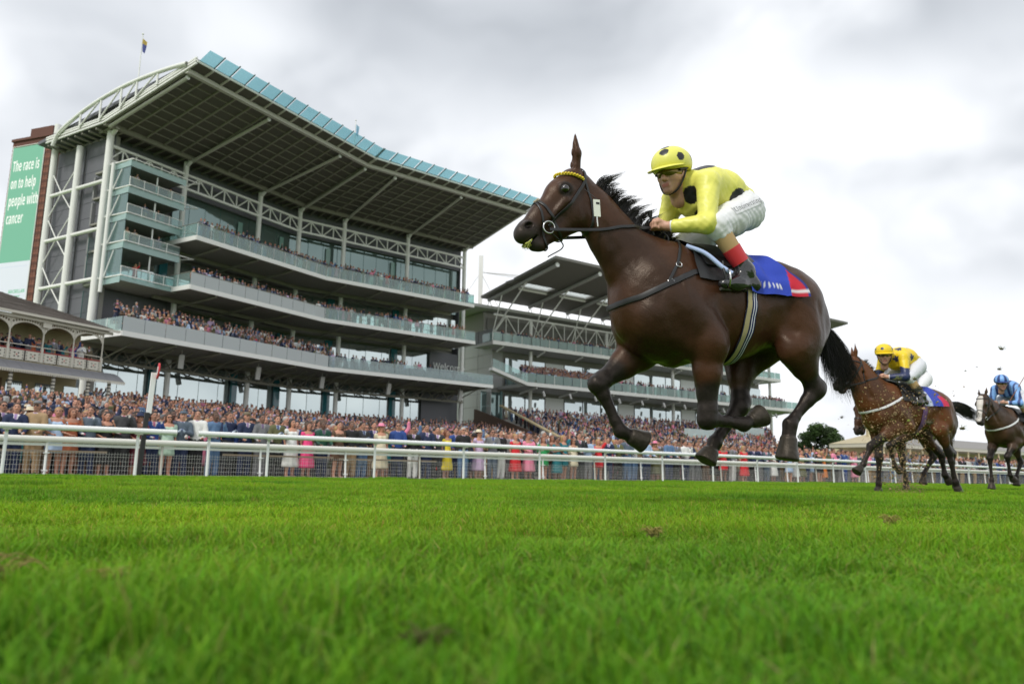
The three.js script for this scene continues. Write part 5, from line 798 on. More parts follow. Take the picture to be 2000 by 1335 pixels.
function horseField(pose) {
  const P = [], black = [], hooves = [];
  // trunk
  P.push(hc([0.18, 1.268], 0.372, [-0.26, 1.285], 0.336, 0.74, 0.08), hc([-0.26, 1.285], 0.338, [-0.6, 1.335], 0.275, 0.84, 0.08), hc([-0.58, 1.335], 0.268, [-0.71, 1.315], 0.25, 0.95, 0.08), hc([0.19, 1.2], 0.32, [0.25, 1.19], 0.2, 0.9, 0.08), hc([0.24, 1.54], 0.09, [-0.12, 1.545], 0.09, 0.55, 0.1), hc([-0.4, 1.51], 0.09, [-0.66, 1.485], 0.09, 1.2, 0.1));
  const N = pose.neck; P.push(hc([0.18, 1.33], 0.3, [N[0][0], N[0][1], 0], N[0][2], 0.66, 0.1)); for (let i = 0; i + 1 < N.length; i++) P.push(hc([N[i][0], N[i][1], 0], N[i][2], [N[i + 1][0], N[i + 1][1], N[i + 1][3] ?? 0], N[i + 1][2], lerp(0.58, 0.6, i / 4), 0.07));
  for (const s of [1, -1]) { // shoulder, breast, hip
    const g = s > 0 ? 1 : 1;
    P.push(hc([0.17, 1.53, s * 0.13], 0.1, [0.33, 1.17, s * 0.165], 0.1, 0.72, 0.06), he([0.325, 1.09, s * 0.11], 0.115, 0.1, 0.1, 0.035), he([0.13, 1.17, s * 0.215], 0.24, 0.125, 0.1, 0.035, 0.62), he([0.0, 1.02, s * 0.225], 0.12, 0.1, 0.085, 0.035, 0.9), he([0.27, 1.3, s * 0.15], 0.09, 0.2, 0.085, 0.06, -0.5), he([-0.67, 1.33, s * 0.16], 0.22, 0.19, 0.14, 0.05, 0.3), he([-0.85, 1.2, s * 0.1], 0.1, 0.19, 0.115, 0.05, 0.1), he([-0.6, 1.53, s * 0.1], 0.16, 0.055, 0.085, 0.06, 0.2), he([-0.72, 1.16, s * 0.21], 0.13, 0.2, 0.085, 0.04, -0.25));
    P.post = (P.post ?? []); P.post.push(cut(hc([-0.5, 1.5, s * 0.31], 0.02, [-0.57, 1.12, s * 0.285], 0.022), 0.07), cut(hc([-0.78, 1.3, s * 0.32], 0.01, [-0.86, 1.0, s * 0.29], 0.012), 0.05), cut(hc([-0.02, 1.24, s * 0.34], 0.012, [-0.1, 0.98, s * 0.32], 0.014), 0.05));
  }
  for (const [leg, w] of [[pose.nf, 1], [pose.ff, -1]]) {
    const [e, k, f, h] = leg, up = mix3(e, k, 0.38); P.push(hc([0.33, 1.13, w * 0.14], 0.115, e, 0.112, 0.75, 0.07), hc(e, 0.108, up, 0.088, 0.8, 0.05), hc(up, 0.088, mix3(e, k, 0.86), 0.056, 0.85, 0.04));
    const low = [hc(mix3(e, k, 0.9), 0.057, mix3(e, k, 1.02), 0.061, 0.95, 0.03), hc(k, 0.055, mix3(k, f, 0.2), 0.045, 0.9, 0.02), hc(mix3(k, f, 0.15), 0.04, mix3(k, f, 0.8), 0.032, 0.85, 0.02), hc(mix3(k, f, 0.8), 0.034, f, 0.043, 0.95, 0.02), hc(f, 0.042, mix3(f, h, 0.45), 0.038, 1, 0.02)]; P.push(...low); black.push(...low, hc(mix3(e, k, 0.6), 0.05, k, 0.05));
    const hf = hoof(mix3(f, h, 0.36), h, 0.05, 0.074); P.push(hf); hooves.push(hf);
  }
  for (const [leg, w] of [[pose.nh, 1], [pose.fh, -1]]) {
    const [st, k, f, h] = leg, top = [-0.71, 1.33, w * 0.13], bk = V(-(f[1] - k[1]), f[0] - k[0]).normalize(); // back of the cannon
    const back = [k[0] - Math.abs(bk.x) * 0.055 - 0.005, k[1] + 0.03, k[2]];
    P.push(hc(top, 0.2, st, 0.13, 0.66, 0.07), hc([-0.85, 1.2, w * 0.12], 0.14, mix3(st, k, 0.4), 0.07, 0.68, 0.06), hc(st, 0.115, mix3(st, k, 0.45), 0.078, 0.75, 0.05), hc(mix3(st, k, 0.4), 0.078, mix3(st, k, 0.88), 0.052, 0.78, 0.04));
    const low = [hc(mix3(st, k, 0.85), 0.053, k, 0.06, 0.85, 0.03), he(back, 0.036, 0.045, 0.03, 0.04), hc(mix3(st, back, 0.62), 0.028, back, 0.024, 0.8, 0.03), hc(k, 0.056, mix3(k, f, 0.28), 0.045, 0.85, 0.03), hc(mix3(k, f, 0.25), 0.043, mix3(k, f, 0.82), 0.034, 0.85, 0.02), hc(mix3(k, f, 0.82), 0.035, f, 0.044, 0.95, 0.02), hc(f, 0.046, mix3(f, h, 0.45), 0.041, 1, 0.02)]; P.push(...low); black.push(...low);
    const hf = hoof(mix3(f, h, 0.36), h, 0.051, 0.074); P.push(hf); hooves.push(hf);
  }
  // head, laid out along the face: u down the face, v outwards from the brow
  const { at, ang, yaw = 0 } = pose.head, cu = [Math.cos(ang), -Math.sin(ang)], cv = [Math.sin(ang), Math.cos(ang)], cy = Math.cos(yaw), sy = Math.sin(yaw);
  const hd = (u, v, w = 0) => { const fx = cu[0] * u + cv[0] * v, y = at[1] + cu[1] * u + cv[1] * v; return [at[0] + fx * cy - w * sy, y, (at[2] ?? 0) + fx * sy + w * cy]; };
  const kk = (k) => lerp(k, 1 / 1, Math.min(1, Math.abs(yaw)));
  P.push(hc(hd(-0.03, 0), 0.1, hd(0.1, 0.0), 0.1, kk(0.85), 0.05), hc(hd(0.08, 0), 0.097, hd(0.3, -0.005), 0.078, kk(0.72), 0.04), hc(hd(0.3, -0.005), 0.078, hd(0.42, 0), 0.068, kk(0.75), 0.04), he(hd(0.13, -0.105), 0.125, 0.125, 0.082, 0.05), hc(hd(0.16, -0.12), 0.09, hd(0.26, -0.13), 0.06, kk(0.8), 0.04), hc(hd(0.25, -0.125), 0.058, hd(0.43, -0.095), 0.04, kk(0.8), 0.04), he(hd(0.445, -0.002), 0.066, 0.064, 0.058, 0.03), he(hd(0.482, 0.008), 0.045, 0.05, 0.045, 0.03), he(hd(0.462, -0.088), 0.042, 0.036, 0.036, 0.025), he(hd(0.43, -0.115), 0.036, 0.036, 0.032, 0.025));
  for (const s of [1, -1]) P.push(he(hd(0.085, 0.03, s * 0.078), 0.046, 0.038, 0.026, 0.03), hc(hd(0.14, -0.03, s * 0.083), 0.015, hd(0.28, -0.035, s * 0.062), 0.01, 1, 0.03), he(hd(0.43, 0.028, s * 0.047), 0.036, 0.026, 0.022, 0.02), cut(he(hd(0.43, 0.026, s * 0.07), 0.032, 0.019, 0.032, 0.01, -0.5), 0.008), cut(he(hd(0.095, 0.022, s * 0.108), 0.03, 0.021, 0.018), 0.01));
  P.push(cut(hc(hd(0.53, -0.048, 0), 0.007, hd(0.43, -0.052, 0), 0.006, 8), 0.006));
  for (const s of [1, -1]) { const e = pose.ears ?? [[-0.085, 0.05, 0.05], [-0.155, 0.125, 0.064], [-0.245, 0.215, 0.06]], m = e.map(([u, v, w]) => { const p = hd(u, v, s * w); if (s < 0) { p[0] -= 0.06; p[1] -= 0.02; } return p; }); P.push(hc(m[0], 0.023, m[1], 0.03, 0.75, 0.015), hc(m[1], 0.03, m[2], 0.004, 0.75, 0.015), cut(hc(mix3(m[0], m[1], 0.3).map((v, i) => v + [0.024, 0.01, s * 0.018][i]), 0.012, mix3(m[1], m[2], 0.6).map((v, i) => v + [0.022, 0.008, s * 0.016][i]), 0.011, 0.8), 0.008)); }
  P.push(...P.post); { const N2 = pose.neck; for (const s of [1, -1]) P.push(cut(hc([N2[4][0] - 0.02, N2[4][1] - N2[4][2] * 0.62, s * 0.105], 0.012, [N2[1][0] + 0.1, N2[1][1] - N2[1][2] * 0.55, s * 0.155], 0.016), 0.05)); }
  const warp = (x, y, z) => 0.005 * noise.noise(x * 8, y * 8, z * 8 + 3) + 0.0022 * noise.noise(x * 19, y * 15, z * 19) + 0.0012 * Math.sin(x * 62 + y * 14) * sstep(0.75, 0.2, Math.abs(x + 0.3) * 1.6) * sstep(0.12, 0.25, Math.abs(z));
  const f = field(P, warp); f.black = field(black); f.hooves = field(hooves); f.hd = hd; return f;
}
function horseMesh(f, cell, coat, opt = {}) {
  const g = netMesh(f, opt.mn ?? [-1.25, -0.03, -0.46], opt.mx ?? [1.42, 2.3, 0.46], cell), mz = f.hd(0.5, -0.02), br = f.hd(0.24, 0.06), fo = f.hd(0.03, 0.07);
  { const p = g.attributes.position, uv = new Float32Array(p.count * 2); for (let i = 0; i < p.count; i++) { uv[i * 2] = (p.getX(i) + p.getZ(i) * 0.6) * 1.6; uv[i * 2 + 1] = (p.getY(i) + p.getZ(i) * 0.3) * 1.6; } g.setAttribute('uv', new THREE.BufferAttribute(uv, 2)); }
  return paint(g, (x, y, z, nx, ny, nz) => {
    const n = fbm(x * 4, y * 4, z * 4, 3), n2 = noise.noise(x * 60, y * 60, z * 60), w = -z; let c = coat.map((v, i) => v * (1 + 0.55 * n + 0.12 * n2));
    const red = sstep(0.1, 0.5, noise.noise(x * 2.1 + 4, y * 2.1, z * 2.1) + 0.35); c = c.map((v, i) => v * [1 + 0.5 * red, 1 + 0.32 * red, 1 + 0.12 * red][i]);
    const db = f.black(x, y, z), k = sstep(0.055, 0.012, db + 0.012 * n); c = c.map((v, i) => lerp(v, [0.016, 0.013, 0.012][i] * (1 + 0.4 * n2), k));
    const dm = Math.hypot(x - mz[0], y - mz[1], w - mz[2]); c = c.map((v, i) => lerp(v, [0.03, 0.024, 0.022][i], sstep(0.17, 0.08, dm)));
    for (const [u, v, ww, r] of [[0.095, 0.022, 0.1, 0.06], [0.43, 0.026, 0.06, 0.04]]) { const e = f.hd(u, v, Math.sign(w || 1) * ww), de = Math.hypot(x - e[0], y - e[1], w - e[2]); c = c.map((q, i) => lerp(q, [0.012, 0.009, 0.008][i], sstep(r, r * 0.6, de + 0.006 * n2))); }
    const dh = f.hooves(x, y, z); if (dh < 0.006) c = [0.035, 0.03, 0.024].map((v) => v * (1 + 0.5 * n2));
    if (opt.blaze) { const u0 = f.hd(0, 0.1), u1 = f.hd(0.42, 0.09); const tx = x - u0[0], ty = y - u0[1], dx = u1[0] - u0[0], dy = u1[1] - u0[1], dz = u1[2] - u0[2], tz = w - u0[2], t = clamp((tx * dx + ty * dy + tz * dz) / (dx * dx + dy * dy + dz * dz)); if (Math.hypot(tx - dx * t, ty - dy * t, tz - dz * t) < 0.052 + 0.016 * n + 0.02 * t) c = [0.62, 0.58, 0.54]; }
    if (opt.socks && k > 0.9 && y < opt.socks) c = [0.3, 0.27, 0.23];
    return c;
  });
}
function project(f, p, off) { const q = p.clone(); for (let i = 0; i < 4; i++) { const e = 0.004, d = f(q.x, q.y, q.z), n = V(f(q.x + e, q.y, q.z) - d, f(q.x, q.y + e, q.z) - d, f(q.x, q.y, q.z + e) - d).normalize(); q.addScaledVector(n, off - d); q.n = n; } return q; }
function strap(f, pts, width, off = 0.004, th = 0.004, n = 40, closed = false) { // a band lying on the coat
  const cv = new THREE.CatmullRomCurve3(pts.map((p) => V(p[0], p[1], -p[2])), closed, 'centripetal'), P = [], Nn = [];
  for (let i = 0; i <= n; i++) { const q = project(f, cv.getPointAt(i / n), off); P.push(q); Nn.push(q.n); }
  return band(P, Nn, width, th);
}
function band(P, Nn, width, th) {
  const pos = [], idx = [], uv = []; for (let i = 0; i < P.length; i++) { const t = V().subVectors(P[Math.min(i + 1, P.length - 1)], P[Math.max(i - 1, 0)]).normalize(), s = V().crossVectors(t, Nn[i]).normalize().multiplyScalar(width / 2), u = Nn[i].clone().multiplyScalar(th); for (const [a, b] of [[-1, 0], [-0.85, 1], [0.85, 1], [1, 0]]) { pos.push(P[i].x + s.x * a + u.x * b, P[i].y + s.y * a + u.y * b, P[i].z + s.z * a + u.z * b); uv.push((a + 1) / 2, i / P.length * 8); } }
  for (let i = 0; i + 1 < P.length; i++) for (let k = 0; k < 4; k++) { const a = i * 4 + k, b = i * 4 + (k + 1) % 4; idx.push(a, b, a + 4, b, b + 4, a + 4); }
  const g = new THREE.BufferGeometry(); g.setAttribute('position', new THREE.Float32BufferAttribute(pos, 3)); g.setAttribute('uv', new THREE.Float32BufferAttribute(uv, 2)); g.setIndex(idx); g.computeVertexNormals(); return g;
}
const mirror = (pts) => [...pts.map((p) => [...p]), ...[...pts].reverse().slice(pts[pts.length - 1][2] === 0 ? 1 : 0).map(([a, b, c]) => [a, b, -c])];
function strands(list, r) { // hair: thin tapering three-sided threads
  const pos = [], idx = []; for (const pts of list) { const cv = new THREE.CatmullRomCurve3(pts), n = 9, base = pos.length / 3, rr0 = r * rr(0.7, 1.3); for (let i = 0; i <= n; i++) { const p = cv.getPoint(i / n), t = cv.getTangent(i / n), a = V(t.z, 0.3, -t.x).cross(t).normalize(), b = V().crossVectors(t, a), w = rr0 * Math.max(0.12, 1 - Math.pow(i / n, 2)); for (let k = 0; k < 3; k++) { const c = Math.cos(k * 2.094) * w, s = Math.sin(k * 2.094) * w; pos.push(p.x + a.x * c + b.x * s, p.y + a.y * c + b.y * s, p.z + a.z * c + b.z * s); } } for (let i = 0; i < n; i++) for (let k = 0; k < 3; k++) { const q = base + i * 3 + k, w = base + i * 3 + (k + 1) % 3; idx.push(q, w, q + 3, w, w + 3, q + 3); } }
  const g = new THREE.BufferGeometry(); g.setAttribute('position', new THREE.Float32BufferAttribute(pos, 3)); g.setIndex(idx); g.computeVertexNormals(); return g;
}
const coatBump = (() => { const n = 512, d = new Uint8Array(n * n * 4); for (let y = 0; y < n; y++) for (let x = 0; x < n; x++) { const u = x / n, v = y / n, h = 0.5 + 0.3 * tileN(u * 1 + 0.05 * Math.sin(v * 25.13), v, 18, 2) + 0.3 * tileN(u, v, 3.5, 8) + 0.12 * (rnd() - 0.5); d.fill(clamp(h) * 255, (y * n + x) * 4, (y * n + x) * 4 + 3); d[(y * n + x) * 4 + 3] = 255; } const t = new THREE.DataTexture(d, n, n); t.wrapS = t.wrapT = THREE.RepeatWrapping; t.magFilter = THREE.LinearFilter; t.needsUpdate = true; return t; })();
const coatMat = std([1, 1, 1], 0.35, { vertexColors: true, specularIntensity: 0.55, bumpMap: coatBump, bumpScale: 0.003 }); coatMat.specularColor.setRGB(1, 0.86, 0.74);
const hairMat = std([0.012, 0.01, 0.009], 0.45), leather = std([0.012, 0.012, 0.013], 0.42), eyeMat = std([0.008, 0.005, 0.004], 0.06, { clearcoat: 1 }), steel = std([0.6, 0.6, 0.6], 0.25, { metalness: 1 }), whiteCloth = std([0.72, 0.72, 0.74], 0.8), yellowMat = std([0.72, 0.55, 0.02], 0.5), paleBlue = std([0.42, 0.52, 0.78], 0.85);
function mane(f, pts, len, blow, n) { const cv = new THREE.CatmullRomCurve3(pts.map(([s, y]) => V(s, y, 0))), out = []; for (let i = 0; i < n; i++) { const u = rnd(), lock = Math.floor(u * 34), pull = cv.getPointAt((lock + 0.5) / 34).sub(cv.getPointAt(u)).multiplyScalar(0.75), lr = Math.sin(lock * 12.9898) * 43758.5453, q = lr - Math.floor(lr), p = cv.getPointAt(u), L = len * (0.3 + 0.95 * q) * rr(0.45, 1.15), b = project(f, V(p.x, p.y, rr(-0.014, 0.014)), -0.004), sw = (q - 0.5) * 0.07; out.push([b, b.clone().add(V(blow[0] * L * 0.3, blow[1] * L * 0.5, sw * 0.4 + rr(-0.01, 0.01))), b.clone().add(V(blow[0] * L * 0.75 + rr(-0.01, 0.01), blow[1] * L * 0.8, sw + rr(-0.015, 0.015))), b.clone().add(V(blow[0] * L * 1.35 + rr(-0.012, 0.008), blow[1] * L * (0.75 + 0.3 * q), sw * 1.5 + rr(-0.01, 0.01))).add(pull)]); } return strands(out, 0.0019); }
function tail(pts, spread, n, r = 0.0024) { const out = []; for (let i = 0; i < n; i++) { const a = rr(0, 6.283), m = Math.sqrt(rnd()), L = rr(0.7, 1.06), o = V(Math.cos(a) * m, Math.sin(a) * m, rr(-1, 1)); out.push(pts.map(([s, y, w], k) => { const t = k / (pts.length - 1), sp = spread[k]; return V(lerp(pts[0][0], s, t ? L : 1) + o.x * sp + 0.02 * Math.sin(o.y * 9 + k * 2.1) * t, lerp(pts[0][1], y, t ? L : 1) + o.y * sp, -(w ?? 0) + o.z * sp * 0.55); })); } return strands(out, r); }
const POSE = {
  lead: { neck: [[0.285, 1.435, 0.228], [0.435, 1.545, 0.183], [0.55, 1.675, 0.148], [0.648, 1.795, 0.13], [0.745, 1.892, 0.124]], head: { at: [0.83, 1.95, 0], ang: 0.85, yaw: 0.06 }, nf: [[0.0, 1.0, 0.2], [-0.005, 0.55, 0.16], [-0.28, 0.525, 0.14], [-0.43, 0.59, 0.14]], ff: [[0.27, 0.98, -0.17], [0.575, 0.76, -0.14], [0.43, 0.475, -0.13], [0.255, 0.408, -0.13]], nh: [[-0.655, 1.02, 0.2], [-0.83, 0.76, 0.155], [-0.63, 0.54, 0.145], [-0.595, 0.315, 0.14]], fh: [[-0.52, 1.02, -0.19], [-0.455, 0.66, -0.13], [-0.25, 0.425, -0.12], [-0.17, 0.3, -0.12]] },
  second: { neck: [[0.4, 1.45, 0.285], [0.48, 1.56, 0.248], [0.55, 1.68, 0.207], [0.61, 1.79, 0.178], [0.66, 1.87, 0.15]], head: { at: [0.73, 1.9, 0], ang: 0.82, yaw: 0.1 }, nf: [[0.2, 0.99, 0.19], [0.6, 0.73, 0.13], [0.76, 0.47, 0.13], [0.9, 0.35, 0.13]], ff: [[0.2, 0.98, -0.17], [0.235, 0.58, -0.12], [0.275, 0.2, -0.12], [0.31, 0.02, -0.12]], nh: [[-0.6, 1.0, 0.2], [-0.8, 0.66, 0.15], [-0.89, 0.24, 0.14], [-0.95, 0.05, 0.14]], fh: [[-0.6, 1.0, -0.19], [-0.97, 0.64, -0.15], [-1.0, 0.34, -0.14], [-1.1, 0.22, -0.14]] },
  third: { neck: [[0.42, 1.42, 0.28], [0.54, 1.49, 0.24], [0.64, 1.58, 0.2], [0.73, 1.66, 0.175], [0.8, 1.72, 0.15]], head: { at: [0.87, 1.75, 0], ang: 1.12, yaw: 0.1 }, ears: [[-0.085, 0.03, 0.055], [-0.16, 0.06, 0.08], [-0.25, 0.08, 0.085]], nf: [[0.16, 0.99, 0.19], [0.42, 0.7, 0.14], [0.36, 0.36, 0.13], [0.24, 0.26, 0.13]], ff: [[0.24, 0.98, -0.17], [0.5, 0.68, -0.14], [0.52, 0.26, -0.13], [0.56, 0.08, -0.13]], nh: [[-0.6, 1.0, 0.2], [-0.8, 0.66, 0.15], [-0.8, 0.26, 0.14], [-0.86, 0.1, 0.14]], fh: [[-0.56, 1.0, -0.19], [-0.7, 0.62, -0.15], [-0.46, 0.34, -0.14], [-0.42, 0.16, -0.14]] },
  fourth: { neck: [[0.42, 1.36, 0.27], [0.54, 1.38, 0.235], [0.66, 1.41, 0.195], [0.76, 1.44, 0.17], [0.84, 1.46, 0.15]], head: { at: [0.9, 1.45, 0], ang: 1.3, yaw: 0.1 }, nf: [[0.16, 0.99, 0.19], [0.5, 0.78, 0.14], [0.42, 0.44, 0.13], [0.3, 0.36, 0.13]], ff: [[0.0, 0.98, -0.17], [0.0, 0.55, -0.12], [-0.04, 0.2, -0.12], [-0.03, 0.03, -0.12]], nh: [[-0.6, 1.0, 0.2], [-0.8, 0.66, 0.15], [-0.8, 0.26, 0.14], [-0.86, 0.1, 0.14]], fh: [[-0.56, 1.0, -0.19], [-0.7, 0.62, -0.15], [-0.46, 0.34, -0.14], [-0.42, 0.16, -0.14]] },
};
function place(o, fr) { o.position.set(...fr.o); o.rotation.y = Math.PI + fr.a * DEG; return o; }
function addHorse(pose, fr, cell, coat, label, opt = {}) {
  const f = horseField(pose), body = mesh('race_horse', horseMesh(f, cell, coat, opt), coatMat, scene); place(body, fr); tag(body, label, 'horse', 'racing thoroughbreds'); body.field = f;
  for (const s of [1, -1]) { const e = f.hd(0.095, 0.024, s * 0.086), g = new THREE.SphereGeometry(0.029, 22, 16); g.translate(e[0], e[1], -e[2]); mesh('eye', g, eyeMat, body); }
  const N = pose.neck, crest = N.map(([s, y, r], i) => { const j = Math.max(0, i - 1), k = Math.min(N.length - 1, i + 1), dx = N[k][0] - N[j][0], dy = N[k][1] - N[j][1], l = Math.hypot(dx, dy); return [s - dy / l * r * 0.98, y + dx / l * r * 0.98]; }); crest.unshift([0.16, 1.63]);
  mesh('mane', mane(f, crest, opt.maneLen ?? 0.17, opt.blow ?? [-0.55, 0.75], opt.maneN ?? 900), hairMat, body);
  mesh('tail', tail(opt.tail ?? [[-0.96, 1.3], [-1.08, 1.18], [-1.16, 1.0], [-1.22, 0.78]], opt.spread ?? [0.02, 0.05, 0.1, 0.13], opt.tailN ?? 700, opt.tailR), hairMat, body);
  return body;
}
// ------------------------------------------------------------------ tack
function addTack(pose, f, fr, who, opt) {
  const hd = f.hd, T = (name, label, cat) => place(thing(name, label, cat), fr);
  const br = T('bridle', `${opt.bridle} on ${who}`, 'bridle');
  const H = (pts) => pts.map((p) => hd(...p));
  const loop = (pts) => [...H(pts), ...H([...pts].reverse().slice(1).map(([a, b, c]) => [a, b, -c]))];
  mesh('headpiece', strap(f, loop([[0.34, -0.07, 0.08], [0.2, -0.065, 0.09], [0.06, -0.05, 0.1], [-0.05, -0.03, 0.1], [-0.115, 0.02, 0.04], [-0.12, 0.035, 0]]), opt.fine ? 0.02 : 0.026, 0.004, 0.005, 70), leather, br);
  mesh('noseband', strap(f, loop([[0.255, 0.09, 0], [0.262, 0.04, 0.06], [0.285, -0.05, 0.08], [0.305, -0.13, 0.05], [0.31, -0.19, 0]]), 0.018, 0.004, 0.005, 50), leather, br);
  if (opt.fine) mesh('lower_noseband', strap(f, loop([[0.262, 0.09, 0], [0.31, 0.03, 0.07], [0.38, -0.06, 0.07], [0.42, -0.13, 0.04], [0.425, -0.16, 0]]), 0.014, 0.004, 0.005, 50), leather, br);
  mesh('throat_lash', strap(f, loop([[-0.06, -0.03, 0.1], [0.03, -0.16, 0.1], [0.09, -0.24, 0.06], [0.1, -0.28, 0]]), 0.014, 0.004, 0.004, 40), leather, br);
  mesh('browband', strap(f, loop([[-0.05, -0.02, 0.1], [-0.02, 0.05, 0.085], [0.015, 0.1, 0.03], [0.02, 0.11, 0]]), 0.017, 0.005, 0.006, 40), opt.brow ?? leather, br);
  if (opt.fine) { const cvp = loop([[-0.05, -0.02, 0.1], [-0.02, 0.05, 0.085], [0.015, 0.1, 0.03], [0.02, 0.11, 0]]).map((p) => V(p[0], p[1], -p[2])), cv = new THREE.CatmullRomCurve3(cvp); for (let i = 1; i < 22; i++) { const q = project(f, cv.getPointAt(i / 22), 0.014), g = new THREE.SphereGeometry(0.0085, 10, 8); g.translate(q.x, q.y, q.z); mesh('browband_bead', g, yellowMat, br); } mesh('nose_sheepskin', strap(f, loop([[0.25, 0.09, 0.0], [0.255, 0.085, 0.025]]), 0.04, 0.003, 0.014, 10), std([0.6, 0.54, 0.42], 0.95), br); }
  for (const s of [1, -1]) { const c = hd(0.355, -0.065, s * 0.085), g = new THREE.TorusGeometry(0.036, 0.0045, 8, 28); g.translate(c[0], c[1], -c[2]); mesh('bit_ring', g, steel, br); }
  const hand = opt.hand ?? [0.27, 1.745, 0.06]; for (const s of [1, -1]) { const a = hd(0.37, -0.075, s * 0.1), P = [], Nn = []; for (let i = 0; i <= 30; i++) { const t = i / 30, x = lerp(a[0], hand[0], t), y = lerp(a[1], hand[1], t) - 0.008 * Math.sin(t * Math.PI), w = lerp(a[2], s * hand[2], t); let p = V(x, y, -w); const d = f(p.x, p.y, p.z); if (d < 0.008) p = project(f, p, 0.008); P.push(p); Nn.push(V(0, 0.15, -s).normalize()); } mesh('rein', band(P, Nn, 0.02, 0.004), leather, br); }
  if (opt.fine) { // loop of rein behind the hands and the curb line under the chin
    const tb = new MB(); tb.tube([V(0.25, 1.74, -0.06), V(0.2, 1.67, -0.1), V(0.22, 1.62, -0.07), V(0.27, 1.68, 0.0), V(0.24, 1.74, 0.02)], 0.006, 6, 30); tb.build('rein_end', leather, br);
    const c = hd(0.37, -0.1, 0.09), e = hd(0.46, -0.19, 0.02), m = hd(0.35, -0.21, 0.05); new MB().tube([V(c[0], c[1], -c[2]), V(m[0], m[1], -m[2]), V(e[0], e[1], -e[2])], 0.004, 5, 20).build('curb_line', leather, br);
    const tg = thing('head_tag', 'white plastic name tag hanging from the bridle of the leading horse', 'tag'); place(tg, fr); const p = V(0.735, 1.77, -0.175); const b = new THREE.BoxGeometry(0.042, 0.105, 0.006); b.rotateZ(-0.06); b.translate(p.x, p.y, p.z); mesh('card', b, std([0.75, 0.76, 0.68], 0.5), tg); new MB().box(p.x - 0.004, p.y + 0.03, p.z - 0.004, 0.022, 0.012, 0.002).build('print', leather, tg); new MB().bar(V(p.x - 0.01, p.y + 0.05, p.z), V(0.79, 1.9, -0.12), 0.002, 5).build('string', leather, tg); new MB().bar(V(p.x, p.y - 0.05, p.z), V(p.x - 0.004, p.y - 0.115, p.z - 0.004), 0.004, 5).build('tape_end', whiteCloth, tg);
  }
  const bg = T('breast_girth', `${opt.breast} of ${who}`, 'strap');
  mesh('breast_strap', strap(f, mirror([[0.0, 1.5, 0.3], [0.09, 1.45, 0.3], [0.31, 1.33, 0.27], [0.48, 1.25, 0.2], [0.57, 1.22, 0.08], [0.6, 1.21, 0]]), opt.fine ? 0.036 : 0.034, 0.005, 0.005, 90), opt.breastMat ?? leather, bg);
  if (opt.fine) { mesh('neck_strap', strap(f, mirror([[0.31, 1.34, 0.27], [0.22, 1.5, 0.25], [0.16, 1.63, 0.12], [0.15, 1.68, 0]]), 0.018, 0.005, 0.004, 60), leather, bg); for (const p of [[0.3, 1.35, 0.3], [0.23, 1.475, 0.28]]) { const q = project(f, V(p[0], p[1], -p[2]), 0.006), g = new THREE.TorusGeometry(0.018, 0.003, 6, 20); g.lookAt(q.n); g.translate(q.x, q.y, q.z); mesh('buckle_ring', g, steel, bg); } }
  // saddle cloth, saddle, girth, stirrups
  const sheet = (s0, s1, yTop, drop, off, n, m, colour, wave = 0, shapeFn) => { const pos = [], idx = [], col = []; for (let i = 0; i <= n; i++) for (let j = 0; j <= m; j++) { const u = i / n, v = j / m, a = (v * 2 - 1), s = lerp(s0, s1, u) + (shapeFn ? shapeFn(u, a) : 0), ang = a * drop, q = project(f, V(s, 1.3 + 0.36 * Math.cos(ang), -0.33 * Math.sin(ang)), off + wave * (0.5 + 0.5 * Math.sin(s * 26 + a * 7 + 3 * noise.noise(s * 6, a * 3, 1))) * Math.abs(a)); pos.push(q.x, q.y, q.z); col.push(...colour(u, a)); } for (let i = 0; i < n; i++) for (let j = 0; j < m; j++) { const a = i * (m + 1) + j, b = a + m + 1; idx.push(a, b, a + 1, b, b + 1, a + 1); } const g = new THREE.BufferGeometry(); g.setAttribute('position', new THREE.Float32BufferAttribute(pos, 3)); g.setAttribute('color', new THREE.Float32BufferAttribute(col, 3)); g.setIndex(idx); g.computeVertexNormals(); return g; };
  const vc = std([1, 1, 1], 0.75, { vertexColors: true, side: THREE.DoubleSide });
  const cl = T('saddle_cloth', `${opt.cloth} under the saddle of ${who}`, 'cloth'); mesh('cloth', sheet(-0.24, -0.5, 1.6, 1.5, 0.012, opt.fine ? 44 : 20, opt.fine ? 60 : 28, opt.clothCol, 0.034, (u, a) => -0.17 * u * sstep(0.3, 1, Math.abs(a))), vc, cl);
  const sd = T('race_saddle', `small black racing saddle with girth and irons on ${who}`, 'saddle');
  mesh('seat', sheet(0.13, -0.34, 1.6, 1.0, 0.028, opt.fine ? 34 : 14, opt.fine ? 40 : 18, (u, a) => [0.014, 0.014, 0.015], 0.006, (u, a) => -0.1 * Math.abs(a) * (1 - u)), std([1, 1, 1], 0.38, { vertexColors: true, side: THREE.DoubleSide }), sd);
  mesh('flap', sheet(0.08, -0.22, 1.6, 1.3, 0.018, opt.fine ? 30 : 14, opt.fine ? 40 : 18, () => [0.017, 0.017, 0.018], 0, (u, a) => 0.02 * Math.abs(a)), std([1, 1, 1], 0.45, { vertexColors: true, side: THREE.DoubleSide }), sd);
  const gg = strap(f, mirror([[-0.27, 1.46, 0.3], [-0.265, 1.3, 0.33], [-0.25, 1.12, 0.32], [-0.25, 1.0, 0.22], [-0.26, 0.93, 0.1], [-0.26, 0.9, 0]]), 0.085, 0.007, 0.006, 90); { const uv = gg.attributes.uv; const st = opt.girthCols; const c = new Float32Array(uv.count * 3); for (let i = 0; i < uv.count; i++) c.set([0.4, 0.4, 0.4], i * 3); gg.deleteAttribute('color'); }
  mesh('girth', gg, opt.girthMat, sd);
